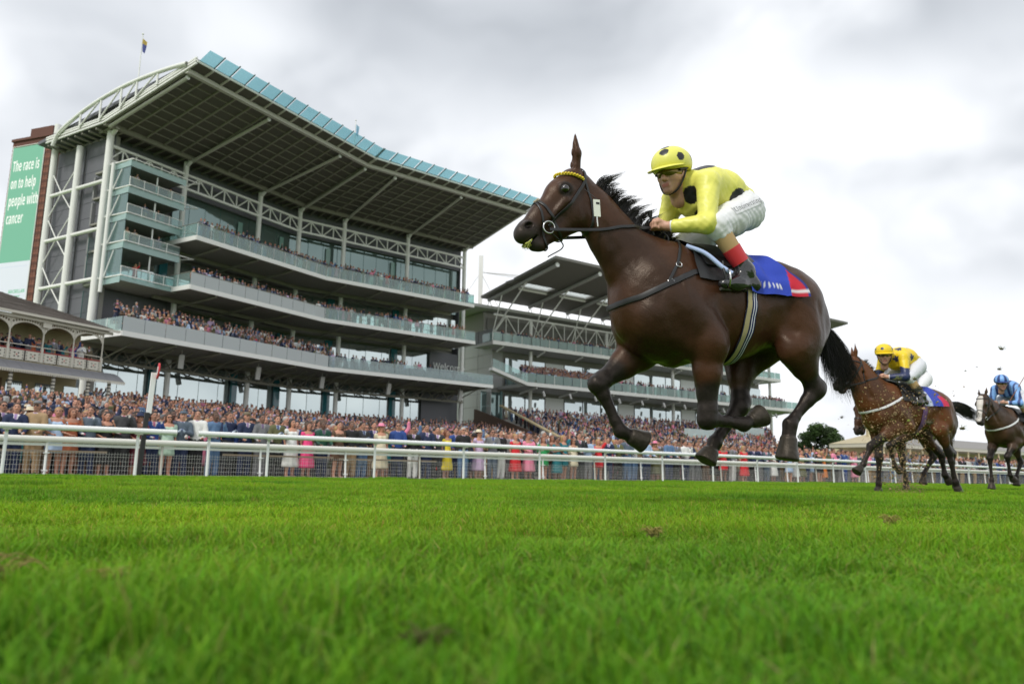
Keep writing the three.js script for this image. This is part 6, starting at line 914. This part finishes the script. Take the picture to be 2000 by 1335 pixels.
  for (const s of [1, -1]) { const P = []; const st = new MB(); st.tube([V(-0.06, 1.5, -s * 0.29), V(-0.05, 1.43, -s * 0.315), V(-0.06, 1.375, -s * 0.32)], 0.008, 6, 16); st.build('stirrup_leather', leather, sd); const ir = new THREE.TorusGeometry(0.048, 0.006, 8, 24); ir.scale(1, 1.15, 1); ir.rotateY(Math.PI / 2 - 0.35 * s); ir.translate(-0.07, 1.385, -s * 0.325); mesh('stirrup_iron', ir, steel, sd); }
  if (opt.fine) { new MB().tube([V(0.11, 1.615, -0.16), V(0.03, 1.555, -0.24), V(-0.05, 1.46, -0.3), V(-0.1, 1.42, -0.325)], 0.014, 10, 30).build('towel_roll', paleBlue, sd); }
}
function girthTexture(stripes) { const n = 64, d = new Uint8Array(n * 4 * 4); for (let y = 0; y < 4; y++) for (let x = 0; x < n; x++) { const u = x / n; let c = [40, 50, 90]; for (const [a, b, col] of stripes) if (u >= a && u < b) c = col; d.set([...c, 255], (y * n + x) * 4); } const t = new THREE.DataTexture(d, n, 4); t.colorSpace = THREE.SRGBColorSpace; t.wrapS = t.wrapT = THREE.RepeatWrapping; t.magFilter = THREE.LinearFilter; t.needsUpdate = true; return t; }

// ------------------------------------------------------------------ jockeys, crouched over the withers
function addJockey(fr, cell, o, label) {
  const J = { hip: [-0.39, 1.94, 0], waist: [-0.28, 2.05, 0], chest: [-0.13, 2.075, 0], neckB: [0.0, 2.1, 0.0], sh: [[-0.05, 2.04, 0.175], [-0.02, 2.05, -0.175]], el: [[0.03, 1.735, 0.275], [0.04, 1.765, -0.26]], wr: [[0.19, 1.738, 0.14], [0.17, 1.755, -0.12]], hn: [[0.25, 1.752, 0.075], [0.235, 1.757, -0.06]], kn: [[-0.04, 1.73, 0.265], [-0.1, 1.74, -0.265]], an: [[-0.23, 1.46, 0.285], [-0.25, 1.46, -0.285]], toe: [[-0.05, 1.355, 0.3], [-0.06, 1.355, -0.3]], heel: [[-0.29, 1.375, 0.285], [-0.3, 1.375, -0.285]], head: [0.115, 2.125, 0.02], ...o.joints };
  const skinP = [hc(J.hip, 0.1, J.waist, 0.09, 1.2), hc(J.waist, 0.09, J.chest, 0.1, 1.4), hc(J.chest, 0.1, J.neckB, 0.06, 1.2), hc(J.neckB, 0.055, [J.head[0] - 0.03, J.head[1] - 0.03, J.head[2]], 0.05, 1, 0.03)];
  for (const i of [0, 1]) {
    skinP.push(hc(J.chest, 0.08, J.sh[i], 0.055), ...[hc(J.sh[i], 0.05, J.el[i], 0.04, 1, 0.02), hc(J.el[i], 0.04, J.wr[i], 0.028, 1, 0.02), hc(J.wr[i], 0.028, mix3(J.wr[i], J.hn[i], 0.5), 0.03, 1, 0.02), hc([J.hip[0] + 0.02, J.hip[1] - 0.02, (i ? -1 : 1) * 0.09], 0.095, J.kn[i], 0.06, 1, 0.03), hc(J.kn[i], 0.058, J.an[i], 0.038, 1, 0.03), hc(J.heel[i], 0.026, J.toe[i], 0.018, 1.1, 0.03)]);
    const h = J.hn[i], sg = i ? -1 : 1; skinP.push(he(h, 0.044, 0.03, 0.036, 0.015)); // fist: palm, four curled fingers, thumb on top
    for (let q = 0; q < 4; q++) { const zz = h[2] + sg * (0.028 - q * 0.019), L = [0.9, 1, 0.95, 0.8][q]; skinP.push(hc([h[0] + 0.02, h[1] + 0.02, zz], 0.0105, [h[0] + 0.052 * L, h[1] + 0.012, zz], 0.01, 1, 0.006), hc([h[0] + 0.052 * L, h[1] + 0.012, zz], 0.0098, [h[0] + 0.05 * L, h[1] - 0.018, zz], 0.009, 1, 0.006), hc([h[0] + 0.05 * L, h[1] - 0.018, zz], 0.009, [h[0] + 0.022, h[1] - 0.024, zz], 0.0085, 1, 0.006)); }
    skinP.push(hc([h[0] - 0.015, h[1] + 0.012, h[2] + sg * 0.035], 0.0125, [h[0] + 0.022, h[1] + 0.034, h[2] + sg * 0.022], 0.0105, 1, 0.01), hc([h[0] + 0.022, h[1] + 0.034, h[2] + sg * 0.022], 0.0105, [h[0] + 0.045, h[1] + 0.03, h[2] + sg * 0.004], 0.009, 1, 0.008));
  }
  const bg = netMesh(field(skinP), [-0.6, 1.28, -0.42], [0.36, 2.22, 0.42], cell), fine = Math.min(cell, 0.0055);
  // head on its own grid: x across, y up, z forward, then turned to look ahead
  const hp = [ell(0, 0.03, 0.0, 0.077, 0.1, 0.098, 0.03), ell(0, -0.045, 0.028, 0.06, 0.075, 0.07, 0.03), cone(0, 0.01, 0.095, 0.01, 0, -0.028, 0.117, 0.017, 1, 0.014), cone(-0.012, -0.033, 0.103, 0.009, 0.012, -0.033, 0.103, 0.009, 1, 0.008), ell(0.078, -0.005, -0.005, 0.012, 0.03, 0.02, 0.01), ell(-0.078, -0.005, -0.005, 0.012, 0.03, 0.02, 0.01), ell(0, -0.1, 0.075, 0.028, 0.022, 0.022, 0.03), cone(-0.02, -0.062, 0.096, 0.007, 0.02, -0.062, 0.096, 0.007, 1, 0.01), cone(-0.018, -0.074, 0.093, 0.008, 0.018, -0.074, 0.093, 0.008, 1, 0.01), cut(cone(-0.022, -0.068, 0.106, 0.003, 0.022, -0.068, 0.106, 0.003, 1), 0.003), cone(-0.045, -0.015, 0.062, 0.02, -0.05, -0.02, 0.03, 0.02, 1, 0.03), cone(0.045, -0.015, 0.062, 0.02, 0.05, -0.02, 0.03, 0.02, 1, 0.03), cut(ell(0.032, 0.015, 0.104, 0.019, 0.012, 0.016), 0.012), cut(ell(-0.032, 0.015, 0.104, 0.019, 0.012, 0.016), 0.012), cone(0, -0.02, -0.01, 0.05, 0, -0.15, -0.055, 0.052, 1, 0.03)];
  const hg = netMesh(field(hp), [-0.12, -0.2, -0.14], [0.12, 0.16, 0.15], fine); const yaw = o.yaw ?? 0.42, pitch = o.pitch ?? 0.18, tm = new THREE.Matrix4().makeTranslation(J.head[0], J.head[1], -J.head[2]).multiply(new THREE.Matrix4().makeRotationY(Math.PI / 2 + yaw)).multiply(new THREE.Matrix4().makeRotationX(pitch)).multiply(new THREE.Matrix4().makeRotationZ(o.roll ?? 0)).multiply(new THREE.Matrix4().makeScale(1.03, 1.03, 1.03));
  paint(hg, (x, y, z) => { const n = noise.noise(x * 40, y * 40, z * 40) * 0.06; if (Math.abs(x) < 0.024 && y < -0.058 && y > -0.08 && z > 0.08) return [0.42, 0.15, 0.12]; if (y < -0.04 && z > 0) return [0.44 + n, 0.25 + n, 0.18]; return [0.55 + n, 0.31 + n, 0.22]; }); hg.applyMatrix4(tm);
  paint(bg, () => [0.56, 0.31, 0.22]);
  const body = mesh('person', mergeGeometries([bg, hg]), std([1, 1, 1], 0.5, { vertexColors: true }), scene); place(body, fr); tag(body, label, 'person', 'jockeys');
  const silk = (x, y, z) => 0.0038 * noise.noise((x + y * 0.6) * 30, (y - x * 0.6) * 7, z * 9) + 0.0028 * noise.noise((x - y) * 44, (x + y) * 9, z * 14) + 0.003 * noise.noise(x * 7, y * 7, z * 7);
  // jersey
  const jp = [hc([-0.4, 2.02, 0], 0.115, [-0.26, 2.075, 0], 0.132, 1.2, 0.06), hc([-0.26, 2.075, 0], 0.132, J.chest, 0.138, 1.25, 0.06), hc(J.chest, 0.135, [-0.03, 2.075, 0], 0.095, 1.35, 0.06), hc([-0.03, 2.075, 0], 0.085, mix3(J.neckB, J.head, 0.32), 0.062, 1, 0.04), hc([-0.1, 2.0, 0], 0.13, [-0.22, 1.97, 0], 0.1, 1.25, 0.06)];
  for (const i of [0, 1]) jp.push(hc([-0.1, 2.07, (i ? -1 : 1) * 0.1], 0.1, J.sh[i], 0.078, 1, 0.05), hc(J.sh[i], 0.074, J.el[i], 0.058, 1, 0.03), hc(J.el[i], 0.06, mix3(J.el[i], J.wr[i], 0.93), 0.043, 1, 0.03));
  const jg = paint(netMesh(field(jp, silk), [-0.6, 1.6, -0.42], [0.3, 2.28, 0.42], cell), o.silks); mesh('silks', jg, std([1, 1, 1], 0.42, { vertexColors: true, sheen: 0.4 }), body);
  const cu = new MB(); for (const i of [0, 1]) { const a = mix3(J.el[i], J.wr[i], 0.9), b = mix3(J.el[i], J.wr[i], 1.08); cu.list.length = 0; cu.bar(V(a[0], a[1], -a[2]), V(b[0], b[1], -b[2]), 0.042, 14, 0.036); mesh('cuff', cu.geo(), whiteCloth, body); }
  // breeches, stockings, boots
  const bp = [hc([-0.42, 1.975, 0], 0.13, [-0.36, 2.02, 0], 0.12, 1.2, 0.05)]; for (const i of [0, 1]) { const sg = i ? -1 : 1; bp.push(he([-0.42, 1.93, sg * 0.075], 0.115, 0.11, 0.095, 0.05), hc([-0.38, 1.92, sg * 0.1], 0.115, mix3([-0.38, 1.92, sg * 0.1], J.kn[i], 0.5), 0.1, 1, 0.05), hc(mix3([-0.38, 1.92, sg * 0.1], J.kn[i], 0.5), 0.1, J.kn[i], 0.076, 1, 0.04), hc(J.kn[i], 0.074, mix3(J.kn[i], J.an[i], 0.16), 0.066, 1, 0.03)); }
  const bf = field(bp, (x, y, z) => 0.0016 * Math.sin(x * 90 - y * 120 + 5 * noise.noise(x * 8, y * 8, z * 8)) + 0.003 * noise.noise(x * 14, y * 22, z * 14) + 0.0028 * noise.noise((x + y) * 50, (x - y) * 9, z * 12)); mesh('breeches', netMesh(bf, [-0.62, 1.58, -0.42], [0.12, 2.2, 0.42], cell), o.breeches ?? std([0.74, 0.74, 0.76], 0.7), body);
  for (const i of [0, 1]) {
    const sh = (a, b, r0, r1, name, mat) => { const A = mix3(J.kn[i], J.an[i], a), B = mix3(J.kn[i], J.an[i], b); mesh(name, new MB().bar(V(A[0], A[1], -A[2]), V(B[0], B[1], -B[2]), r0, 20, r1).geo(), mat, body); };
    sh(0.1, 0.55, 0.063, 0.056, 'stocking', std([0.45, 0.3, 0.14], 0.75)); sh(0.5, 0.82, 0.06, 0.055, 'boot_cuff', o.cuff ?? M.red);
    const A = mix3(J.kn[i], J.an[i], 0.78), boot = netMesh(field([hc(A, 0.053, J.an[i], 0.046, 1, 0.03), hc(J.an[i], 0.046, J.heel[i], 0.036, 1, 0.03), hc(J.heel[i], 0.036, mix3(J.heel[i], J.toe[i], 0.55), 0.04, 1, 0.03), hc(J.an[i], 0.042, mix3(J.heel[i], J.toe[i], 0.6), 0.036, 1, 0.04), hc(mix3(J.heel[i], J.toe[i], 0.5), 0.038, J.toe[i], 0.031, 1.15, 0.03)], (x, y, z) => 0.0015 * noise.noise(x * 45, y * 70, z * 45)), [-0.42, 1.26, Math.min(-J.an[i][2], 0) - 0.12], [0.1, 1.62, Math.max(-J.an[i][2], 0) + 0.12], Math.max(cell * 0.8, 0.005)); mesh('boot', boot, std([0.014, 0.014, 0.015], 0.2, { clearcoat: 0.6 }), body);
    if (o.fine) { const b = new MB(); const e = J.heel[i], t = J.toe[i]; b.bar(V(e[0] - 0.02, e[1] - 0.034, -e[2]), V(t[0] + 0.02, t[1] - 0.03, -t[2]), 0.012, 6); mesh('boot_sole', b.geo(), std([0.06, 0.055, 0.05], 0.6), body); }
  }
  // helmet with peak, goggles, chin strap
  const hl = [ell(0, 0.075, -0.014, 0.124, 0.112, 0.145, 0.02)], hfield = field(hl), hcut = (x, y, z) => Math.max(hfield(x, y, z), 0.03 - y - 0.12 * Math.max(0, -z - 0.02) - 0.1 * Math.max(0, z)), hel = netMesh(hcut, [-0.15, -0.03, -0.18], [0.15, 0.22, 0.16], Math.min(cell, 0.006)); paint(hel, o.cap); hel.applyMatrix4(tm); mesh('helmet', hel, std([1, 1, 1], 0.4, { vertexColors: true }), body);
  const pk = new THREE.BufferGeometry(); { const pos = [], idx = [], n = 18; for (let i = 0; i <= n; i++) { const a = lerp(-1.25, 1.25, i / n), c = Math.cos(a), s = Math.sin(a); for (const [r, dy] of [[0.0, 0], [1, 0], [1, -0.006], [0, -0.006]]) { const ex = 0.06 * r * Math.pow(Math.max(c, 0), 0.7); pos.push(s * (0.12 + ex * 0.25), 0.044 - 0.026 * r * c + dy + 0.004, -0.012 + c * 0.137 + ex * 1.15); } } for (let i = 0; i < n; i++) for (let k = 0; k < 4; k++) { const a = i * 4 + k, b = i * 4 + (k + 1) % 4; idx.push(a, b, a + 4, b, b + 4, a + 4); } pk.setAttribute('position', new THREE.Float32BufferAttribute(pos, 3)); pk.setIndex(idx); pk.computeVertexNormals(); pk.applyMatrix4(tm); } mesh('peak', pk, std(o.peak, 0.4, { side: THREE.DoubleSide }), body);
  const gl = new MB(); { const s = new THREE.SphereGeometry(0.083, 24, 12, 0, Math.PI, 1.1, 0.85); s.rotateY(0); s.scale(1.0, 0.75, 1.32); s.translate(0, 0.008, 0.012); gl.push(s); } const gg = gl.geo(); gg.applyMatrix4(tm); mesh('goggles', gg, std([0.16, 0.12, 0.03], 0.07, { metalness: 0.6, side: THREE.DoubleSide }), body);
  const stp = new MB(); for (const s of [-1, 1]) stp.tube([V(s * 0.1, 0.04, -0.02), V(s * 0.082, -0.04, 0.015), V(s * 0.045, -0.105, 0.045), V(0, -0.125, 0.06)], 0.006, 6, 16); stp.tube([V(-0.083, 0.015, 0.05), V(-0.1, 0.03, -0.02)], 0.009, 6, 8).tube([V(0.083, 0.015, 0.05), V(0.1, 0.03, -0.02)], 0.009, 6, 8); const sgeo = stp.geo(); sgeo.applyMatrix4(tm); mesh('chin_strap', sgeo, leather, body);
  if (o.print) { // word on the thigh: a cloth print following the breeches
    const cv = document.createElement('canvas'); cv.width = 512; cv.height = 128; const x = cv.getContext('2d'); x.fillStyle = '#dcdce0'; x.fillRect(0, 0, 512, 128); x.fillStyle = '#1c1c22'; x.font = '92px serif'; x.fillText(o.print, 8, 92, 496); const t = new THREE.CanvasTexture(cv); t.colorSpace = THREE.SRGBColorSpace;
    const pos = [], uv = [], idx = [], n = 30, m = 8; for (let i = 0; i <= n; i++) for (let j = 0; j <= m; j++) { const u = i / n, v = j / m, q = V(lerp(-0.15, -0.44, u) + 0.025 * (v - 0.5), lerp(1.835, 1.985, u) + 0.052 * (v - 0.5), -0.4); for (let k = 0; k < 60; k++) { const d = bf(q.x, q.y, q.z); if (d < 0.006) break; q.z += Math.max(d * 0.5, 0.002); } pos.push(q.x, q.y, q.z); uv.push(u, v); } for (let i = 0; i < n; i++) for (let j = 0; j < m; j++) { const a = i * (m + 1) + j, b = a + m + 1; idx.push(a, b, a + 1, b, b + 1, a + 1); } const pg = new THREE.BufferGeometry(); pg.setAttribute('position', new THREE.Float32BufferAttribute(pos, 3)); pg.setAttribute('uv', new THREE.Float32BufferAttribute(uv, 2)); pg.setIndex(idx); pg.computeVertexNormals(); mesh('thigh_print', pg, std([1, 1, 1], 0.7, { map: t, side: THREE.DoubleSide }), body);
  }
  return body;
}
const near3 = (p, list) => list.some(([x, y, z, r]) => Math.hypot(p[0] - x, p[1] - y, p[2] + z) < r);
// ------------------------------------------------------------------ the runners
const FR1 = { o: [1.125, 0, -4.788], a: 20 }, FR2 = { o: [5.693, -0.05, -11.37], a: 18 }, FR3 = { o: [9.75, -0.03, -15.1], a: 32 }, FR4 = { o: [6.707, -0.02, -13.07], a: 18 };
{
  const h = addHorse(POSE.lead, FR1, 0.0068, [0.036, 0.0168, 0.0096], 'dark bay horse leading at full gallop, all feet off the ground', { mn: [-1.12, 0.24, -0.43], mx: [1.3, 2.28, 0.43], maneN: 1700, maneLen: 0.17, blow: [-0.6, 0.8], tailN: 2300, tailR: 0.0016, tail: [[-0.95, 1.29], [-1.07, 1.19], [-1.17, 1.02], [-1.24, 0.83]], spread: [0.018, 0.045, 0.085, 0.12] });
  { const e = h.field.hd(0.487, -0.046, 0.02), l = []; for (let i = 0; i < 40; i++) { const b = h.field.hd(0.47 + rr(0, 0.035), -0.048 + rr(-0.006, 0.006), rr(-0.02, 0.05)), v = V(b[0], b[1], -b[2]); l.push([v, v.clone().add(V(rr(-0.01, 0.02), rr(-0.02, 0.0), rr(-0.015, 0.015))), v.clone().add(V(rr(-0.015, 0.02), rr(-0.04, -0.01), rr(-0.02, 0.02)))]); } mesh('mouthful_of_grass', strands(l, 0.005), std([0.4, 0.42, 0.08], 0.7), h); }
  addTack(POSE.lead, h.field, FR1, 'the leading dark bay horse', { fine: true, bridle: 'black bridle with yellow beaded browband', brow: yellowMat, breast: 'black breast girth strap round the chest', cloth: 'blue number cloth with red corner', clothCol: (u, a) => (u > 0.72 && a > 0.58 && a + u > 1.58 ? (Math.abs(a - 0.93) < 0.03 ? [0.75, 0.75, 0.78] : u > 0.97 ? [0.02, 0.03, 0.2] : [0.5, 0.01, 0.03]) : a > 0.86 && a < 0.93 && u > 0.15 && u < 0.6 && Math.sin(u * 90) > 0 ? [0.7, 0.7, 0.75] : [0.018, 0.05, 0.42]), girthMat: std([1, 1, 1], 0.75, { map: girthTexture([[0, 0.14, [18, 26, 70]], [0.14, 0.2, [225, 225, 230]], [0.2, 0.32, [24, 34, 90]], [0.32, 0.38, [225, 225, 230]], [0.38, 0.52, [20, 28, 70]], [0.52, 0.9, [168, 156, 118]], [0.9, 1, [30, 36, 60]]]) }) });
  const Y = [0.76, 0.73, 0.14], K = [0.012, 0.012, 0.014], spots = [[-0.085, 2.185, 0.09, 0.075], [0.05, 1.97, 0.1, 0.072], [-0.31, 1.97, 0.17, 0.08], [-0.09, 1.87, 0.06, 0.06], [-0.28, 2.2, -0.1, 0.07]];
  const capSpots = [[0.09, 0.09, 0.05], [-0.09, 0.12, 0.05], [-0.1, 0.1, -0.06], [0.0, 0.17, 0.05], [0.1, 0.1, -0.07], [0, 0.13, -0.14], [0.02, 0.14, 0.11]];
  addJockey(FR1, 0.0068, { fine: true, silks: (x, y, z) => (near3([x, y, z], spots) ? K : Y), cap: (x, y, z) => (capSpots.some(([a, b, c]) => Math.hypot(x - a, y - b, z - c) < 0.031) ? K : Y), peak: Y, yaw: 0.5, pitch: 0.2, print: 'Underwriting' }, 'jockey in yellow silks with black spots riding the leading horse');
  const wh = thing('jockey_whip', 'black riding whip upright in the leading jockey\'s hands', 'whip'); place(wh, FR1); new MB().bar(V(0.27, 1.7, -0.04), V(0.3, 1.83, -0.05), 0.009, 8).build('shaft', leather, wh); new MB().bar(V(0.298, 1.815, -0.05), V(0.303, 1.85, -0.051), 0.013, 8, 0.017).build('pommel', leather, wh);
}
{
  const h = addHorse(POSE.second, FR2, 0.0105, [0.076, 0.031, 0.014], 'bright bay horse chasing in second place, one foreleg stretched out', { blow: [-0.5, 0.6], maneLen: 0.12, maneN: 500, tail: [[-0.95, 1.32], [-1.12, 1.4], [-1.36, 1.34], [-1.56, 1.22]], spread: [0.02, 0.05, 0.08, 0.09], tailN: 600, tailR: 0.004 });
  addTack(POSE.second, h.field, FR2, 'the second bay horse', { bridle: 'black bridle', breast: 'white breast girth', breastMat: whiteCloth, cloth: 'blue and red number cloth', clothCol: (u, a) => (u > 0.8 && a > 0.7 ? [0.55, 0.03, 0.08] : u < 0.4 ? [0.5, 0.55, 0.7] : [0.03, 0.06, 0.4]), girthMat: std([0.12, 0.06, 0.16], 0.8) });
  const Y = [0.78, 0.56, 0.015], B = [0.015, 0.025, 0.09]; const st = [[-0.05, 2.18, 0.1], [0.03, 2.02, 0.12], [-0.05, 1.95, 0.02], [-0.25, 2.2, 0.05], [-0.2, 2.05, 0.19], [0.0, 2.1, -0.1]];
  const star = (x, y, z, c) => { const dx = x - c[0], dy = y - c[1], dz = z + c[2], r = Math.hypot(dx, dy, dz), a = Math.atan2(dy, dz + dx); return r < 0.03 + 0.028 * Math.pow(Math.abs(Math.cos(a * 2.5)), 1.5); };
  addJockey(FR2, 0.011, { silks: (x, y, z) => (Math.hypot(x - 0.1, y - 1.74, Math.abs(z) - 0.2) < 0.16 || (y < 1.86 && Math.abs(z) > 0.14) ? B : st.some((c) => star(x, y, z, c)) ? B : Y), cap: (x, y, z) => ([[0.1, 0.1, 0.05], [-0.03, 0.1, 0.11], [0.07, 0.15, 0.03], [-0.1, 0.1, 0.03]].some((c) => Math.hypot(x - c[0], y - c[1], z - c[2]) < 0.024) ? B : Y), peak: Y, yaw: 0.9, pitch: 0.05, cuff: std([0.05, 0.05, 0.05], 0.6), breeches: std([0.66, 0.67, 0.72], 0.75), joints: { head: [0.17, 2.06, 0.04] } }, 'jockey in yellow silks with navy stars and sleeves on the second horse');
}
{
  const h = addHorse(POSE.third, FR3, 0.0115, [0.05, 0.03, 0.02], 'dark brown horse with a white blaze in third place', { blaze: true, blow: [-0.4, 0.5], maneLen: 0.1, maneN: 350, tailN: 350, tailR: 0.004 });
  addTack(POSE.third, h.field, FR3, 'the white blazed horse', { bridle: 'bridle with white noseband', breast: 'white breast girth', breastMat: whiteCloth, cloth: 'blue number cloth', clothCol: () => [0.04, 0.07, 0.4], girthMat: std([0.4, 0.4, 0.42], 0.8), brow: leather });
  const L = [0.2, 0.4, 0.78], B = [0.02, 0.045, 0.17];
  addJockey(FR3, 0.0125, { silks: (x, y, z) => (Math.sin(z * 62 + 0.6) > 0.35 ? B : L), cap: (x, y, z) => (Math.sin(Math.atan2(x, z + 0.01) * 7) > 0.2 ? B : L), peak: B, yaw: 0.75, pitch: 0.08, cuff: std([0.05, 0.05, 0.05], 0.6), breeches: std([0.66, 0.67, 0.7], 0.75) }, 'jockey in blue striped silks on the white blazed horse');
  const wh = thing('jockey_whip', 'long slanting whip held up by the blue striped jockey', 'whip'); place(wh, FR3); new MB().bar(V(0.2, 1.75, -0.16), V(-0.2, 2.3, -0.32), 0.008, 6).build('shaft', std([0.2, 0.07, 0.03], 0.5), wh);
}
{
  const h = addHorse(POSE.fourth, FR4, 0.0125, [0.04, 0.02, 0.013], 'dark horse almost hidden behind the second bay horse', { maneN: 200, maneLen: 0.08, tailN: 150, tailR: 0.004, tail: [[-1.0, 1.34], [-1.04, 1.2], [-1.0, 1.0], [-0.98, 0.85]], spread: [0.02, 0.03, 0.04, 0.04] });
  addTack(POSE.fourth, h.field, FR4, 'the hidden dark horse', { bridle: 'bridle with white noseband', breast: 'dark breast girth', cloth: 'blue number cloth', clothCol: () => [0.04, 0.07, 0.4], girthMat: leather });
  addJockey(FR4, 0.014, { silks: () => [0.3, 0.3, 0.32], cap: () => [0.3, 0.3, 0.32], peak: [0.2, 0.2, 0.2], joints: { head: [0.2, 2.0, 0], chest: [-0.13, 2.0, 0], waist: [-0.28, 1.98, 0] } }, 'jockey in grey crouching on the hidden dark horse');
}
const DIV = [[7.439, 2.187, -11.5], [7.699, 1.945, -12.0], [6.451, 0.942, -11.0], [5.505, 1.423, -10.3], [5.558, 1.574, -10.5], [5.163, 1.149, -12.0], [7.163, 1.912, -12.0], [5.547, 0.956, -10.2], [5.282, 1.558, -10.4], [7.347, 1.98, -12.0]] ;
// turf and soil thrown up by the second horse
{
  const soil = std([1, 1, 1], 0.95), g = new THREE.IcosahedronGeometry(1, 0), n = 4800, im = new THREE.InstancedMesh(g, soil, n), m = new THREE.Matrix4(), q = new THREE.Quaternion(), c = new THREE.Color(); im.name = 'kicked_soil';
  for (let i = 0; i < n; i++) {
    const u = Math.pow(rnd(), 1.15), h = 1.5 * u, sp = 0.2 + 0.6 * u, ox = 5.33 + 0.05 * h + (rnd() + rnd() + rnd() - 1.5) * sp * 0.85, oz = -10.55 + (rnd() + rnd() - 1) * 0.5, s = 0.002 + 0.008 * Math.pow(rnd(), 5) + (i % 90 === 0 ? rr(0.008, 0.02) : 0);
    q.setFromEuler(new THREE.Euler(rr(0, 6), rr(0, 6), rr(0, 6))); m.compose(V(ox, 0.03 + h * rr(0.85, 1.0), oz), q, V(s * rr(0.6, 1.5), s * rr(0.5, 1.1), s)); im.setMatrixAt(i, m); const k = rr(0.6, 1.3); im.setColorAt(i, rnd() < 0.16 ? c.setRGB(0.14 * k, 0.17 * k, 0.03) : c.setRGB(0.3 * k, 0.2 * k, 0.1 * k));
  }
  scene.add(im); tag(im, 'spray of soil and grass kicked up under the second horse', 'soil', null, 'stuff');
  // single flying divots
  const spots = [[0.045, 'grassy divot flying highest above the rearmost jockey'], [0.035, 'dark divot flying above the rearmost jockey'], [0.05, 'grassy divot flying between the second and third horses'], [0.05, 'grassy divot flying over the second horse\'s saddle'], [0.035, 'ragged divot flying beside the second jockey\'s glove'], [0.028, 'small dark divot flying below the leading horse\'s tail'], [0.018, 'tiny dark divot flying above the second horse\'s tail'], [0.055, 'yellow green divot flying beside the second horse\'s flank'], [0.045, 'green tuft flying before the second jockey\'s hand'], [0.014, 'speck of soil flying under the high divots']];
  const dm = std([1, 1, 1], 0.95, { vertexColors: true });
  spots.forEach(([r, label], i) => {
    const d = DIV[i], list = []; const core = new THREE.IcosahedronGeometry(r * 0.55, 2), p = core.attributes.position; for (let k = 0; k < p.count; k++) { const v = V().fromBufferAttribute(p, k), f = 1 + 0.8 * fbm(v.x / r * 1.6 + i * 5, v.y / r * 1.6, v.z / r * 1.6, 3); p.setXYZ(k, v.x * f * 1.4, v.y * f * 0.7, v.z * f); } core.computeVertexNormals(); paint(core, () => [0.07, 0.06, 0.03]);
    const bl = []; for (let k = 0; k < 26; k++) { const a = V(rr(-1, 1), rr(-0.4, 1), rr(-1, 1)).normalize(); bl.push([a.clone().multiplyScalar(r * 0.25), a.clone().multiplyScalar(r * 0.9).add(V(rr(-0.3, 0.3) * r, rr(-0.1, 0.3) * r, 0)), a.clone().multiplyScalar(r * rr(1.1, 2)).add(V(r * 0.4, 0, 0))]); } const sg = strands(bl, r * 0.05); paint(sg, () => (i % 2 ? [0.07, 0.07, 0.03] : [0.17, 0.2, 0.03]));
    const o = thing('flying_divot', label, 'divot', 'divots in the air', d); mesh('soil_core', core, dm, o); mesh('grass_roots', sg, dm, o);
  });
}
scene.traverse((o) => { if (o.isMesh) { o.castShadow = true; o.receiveShadow = true; } });
renderer.render(scene, camera);
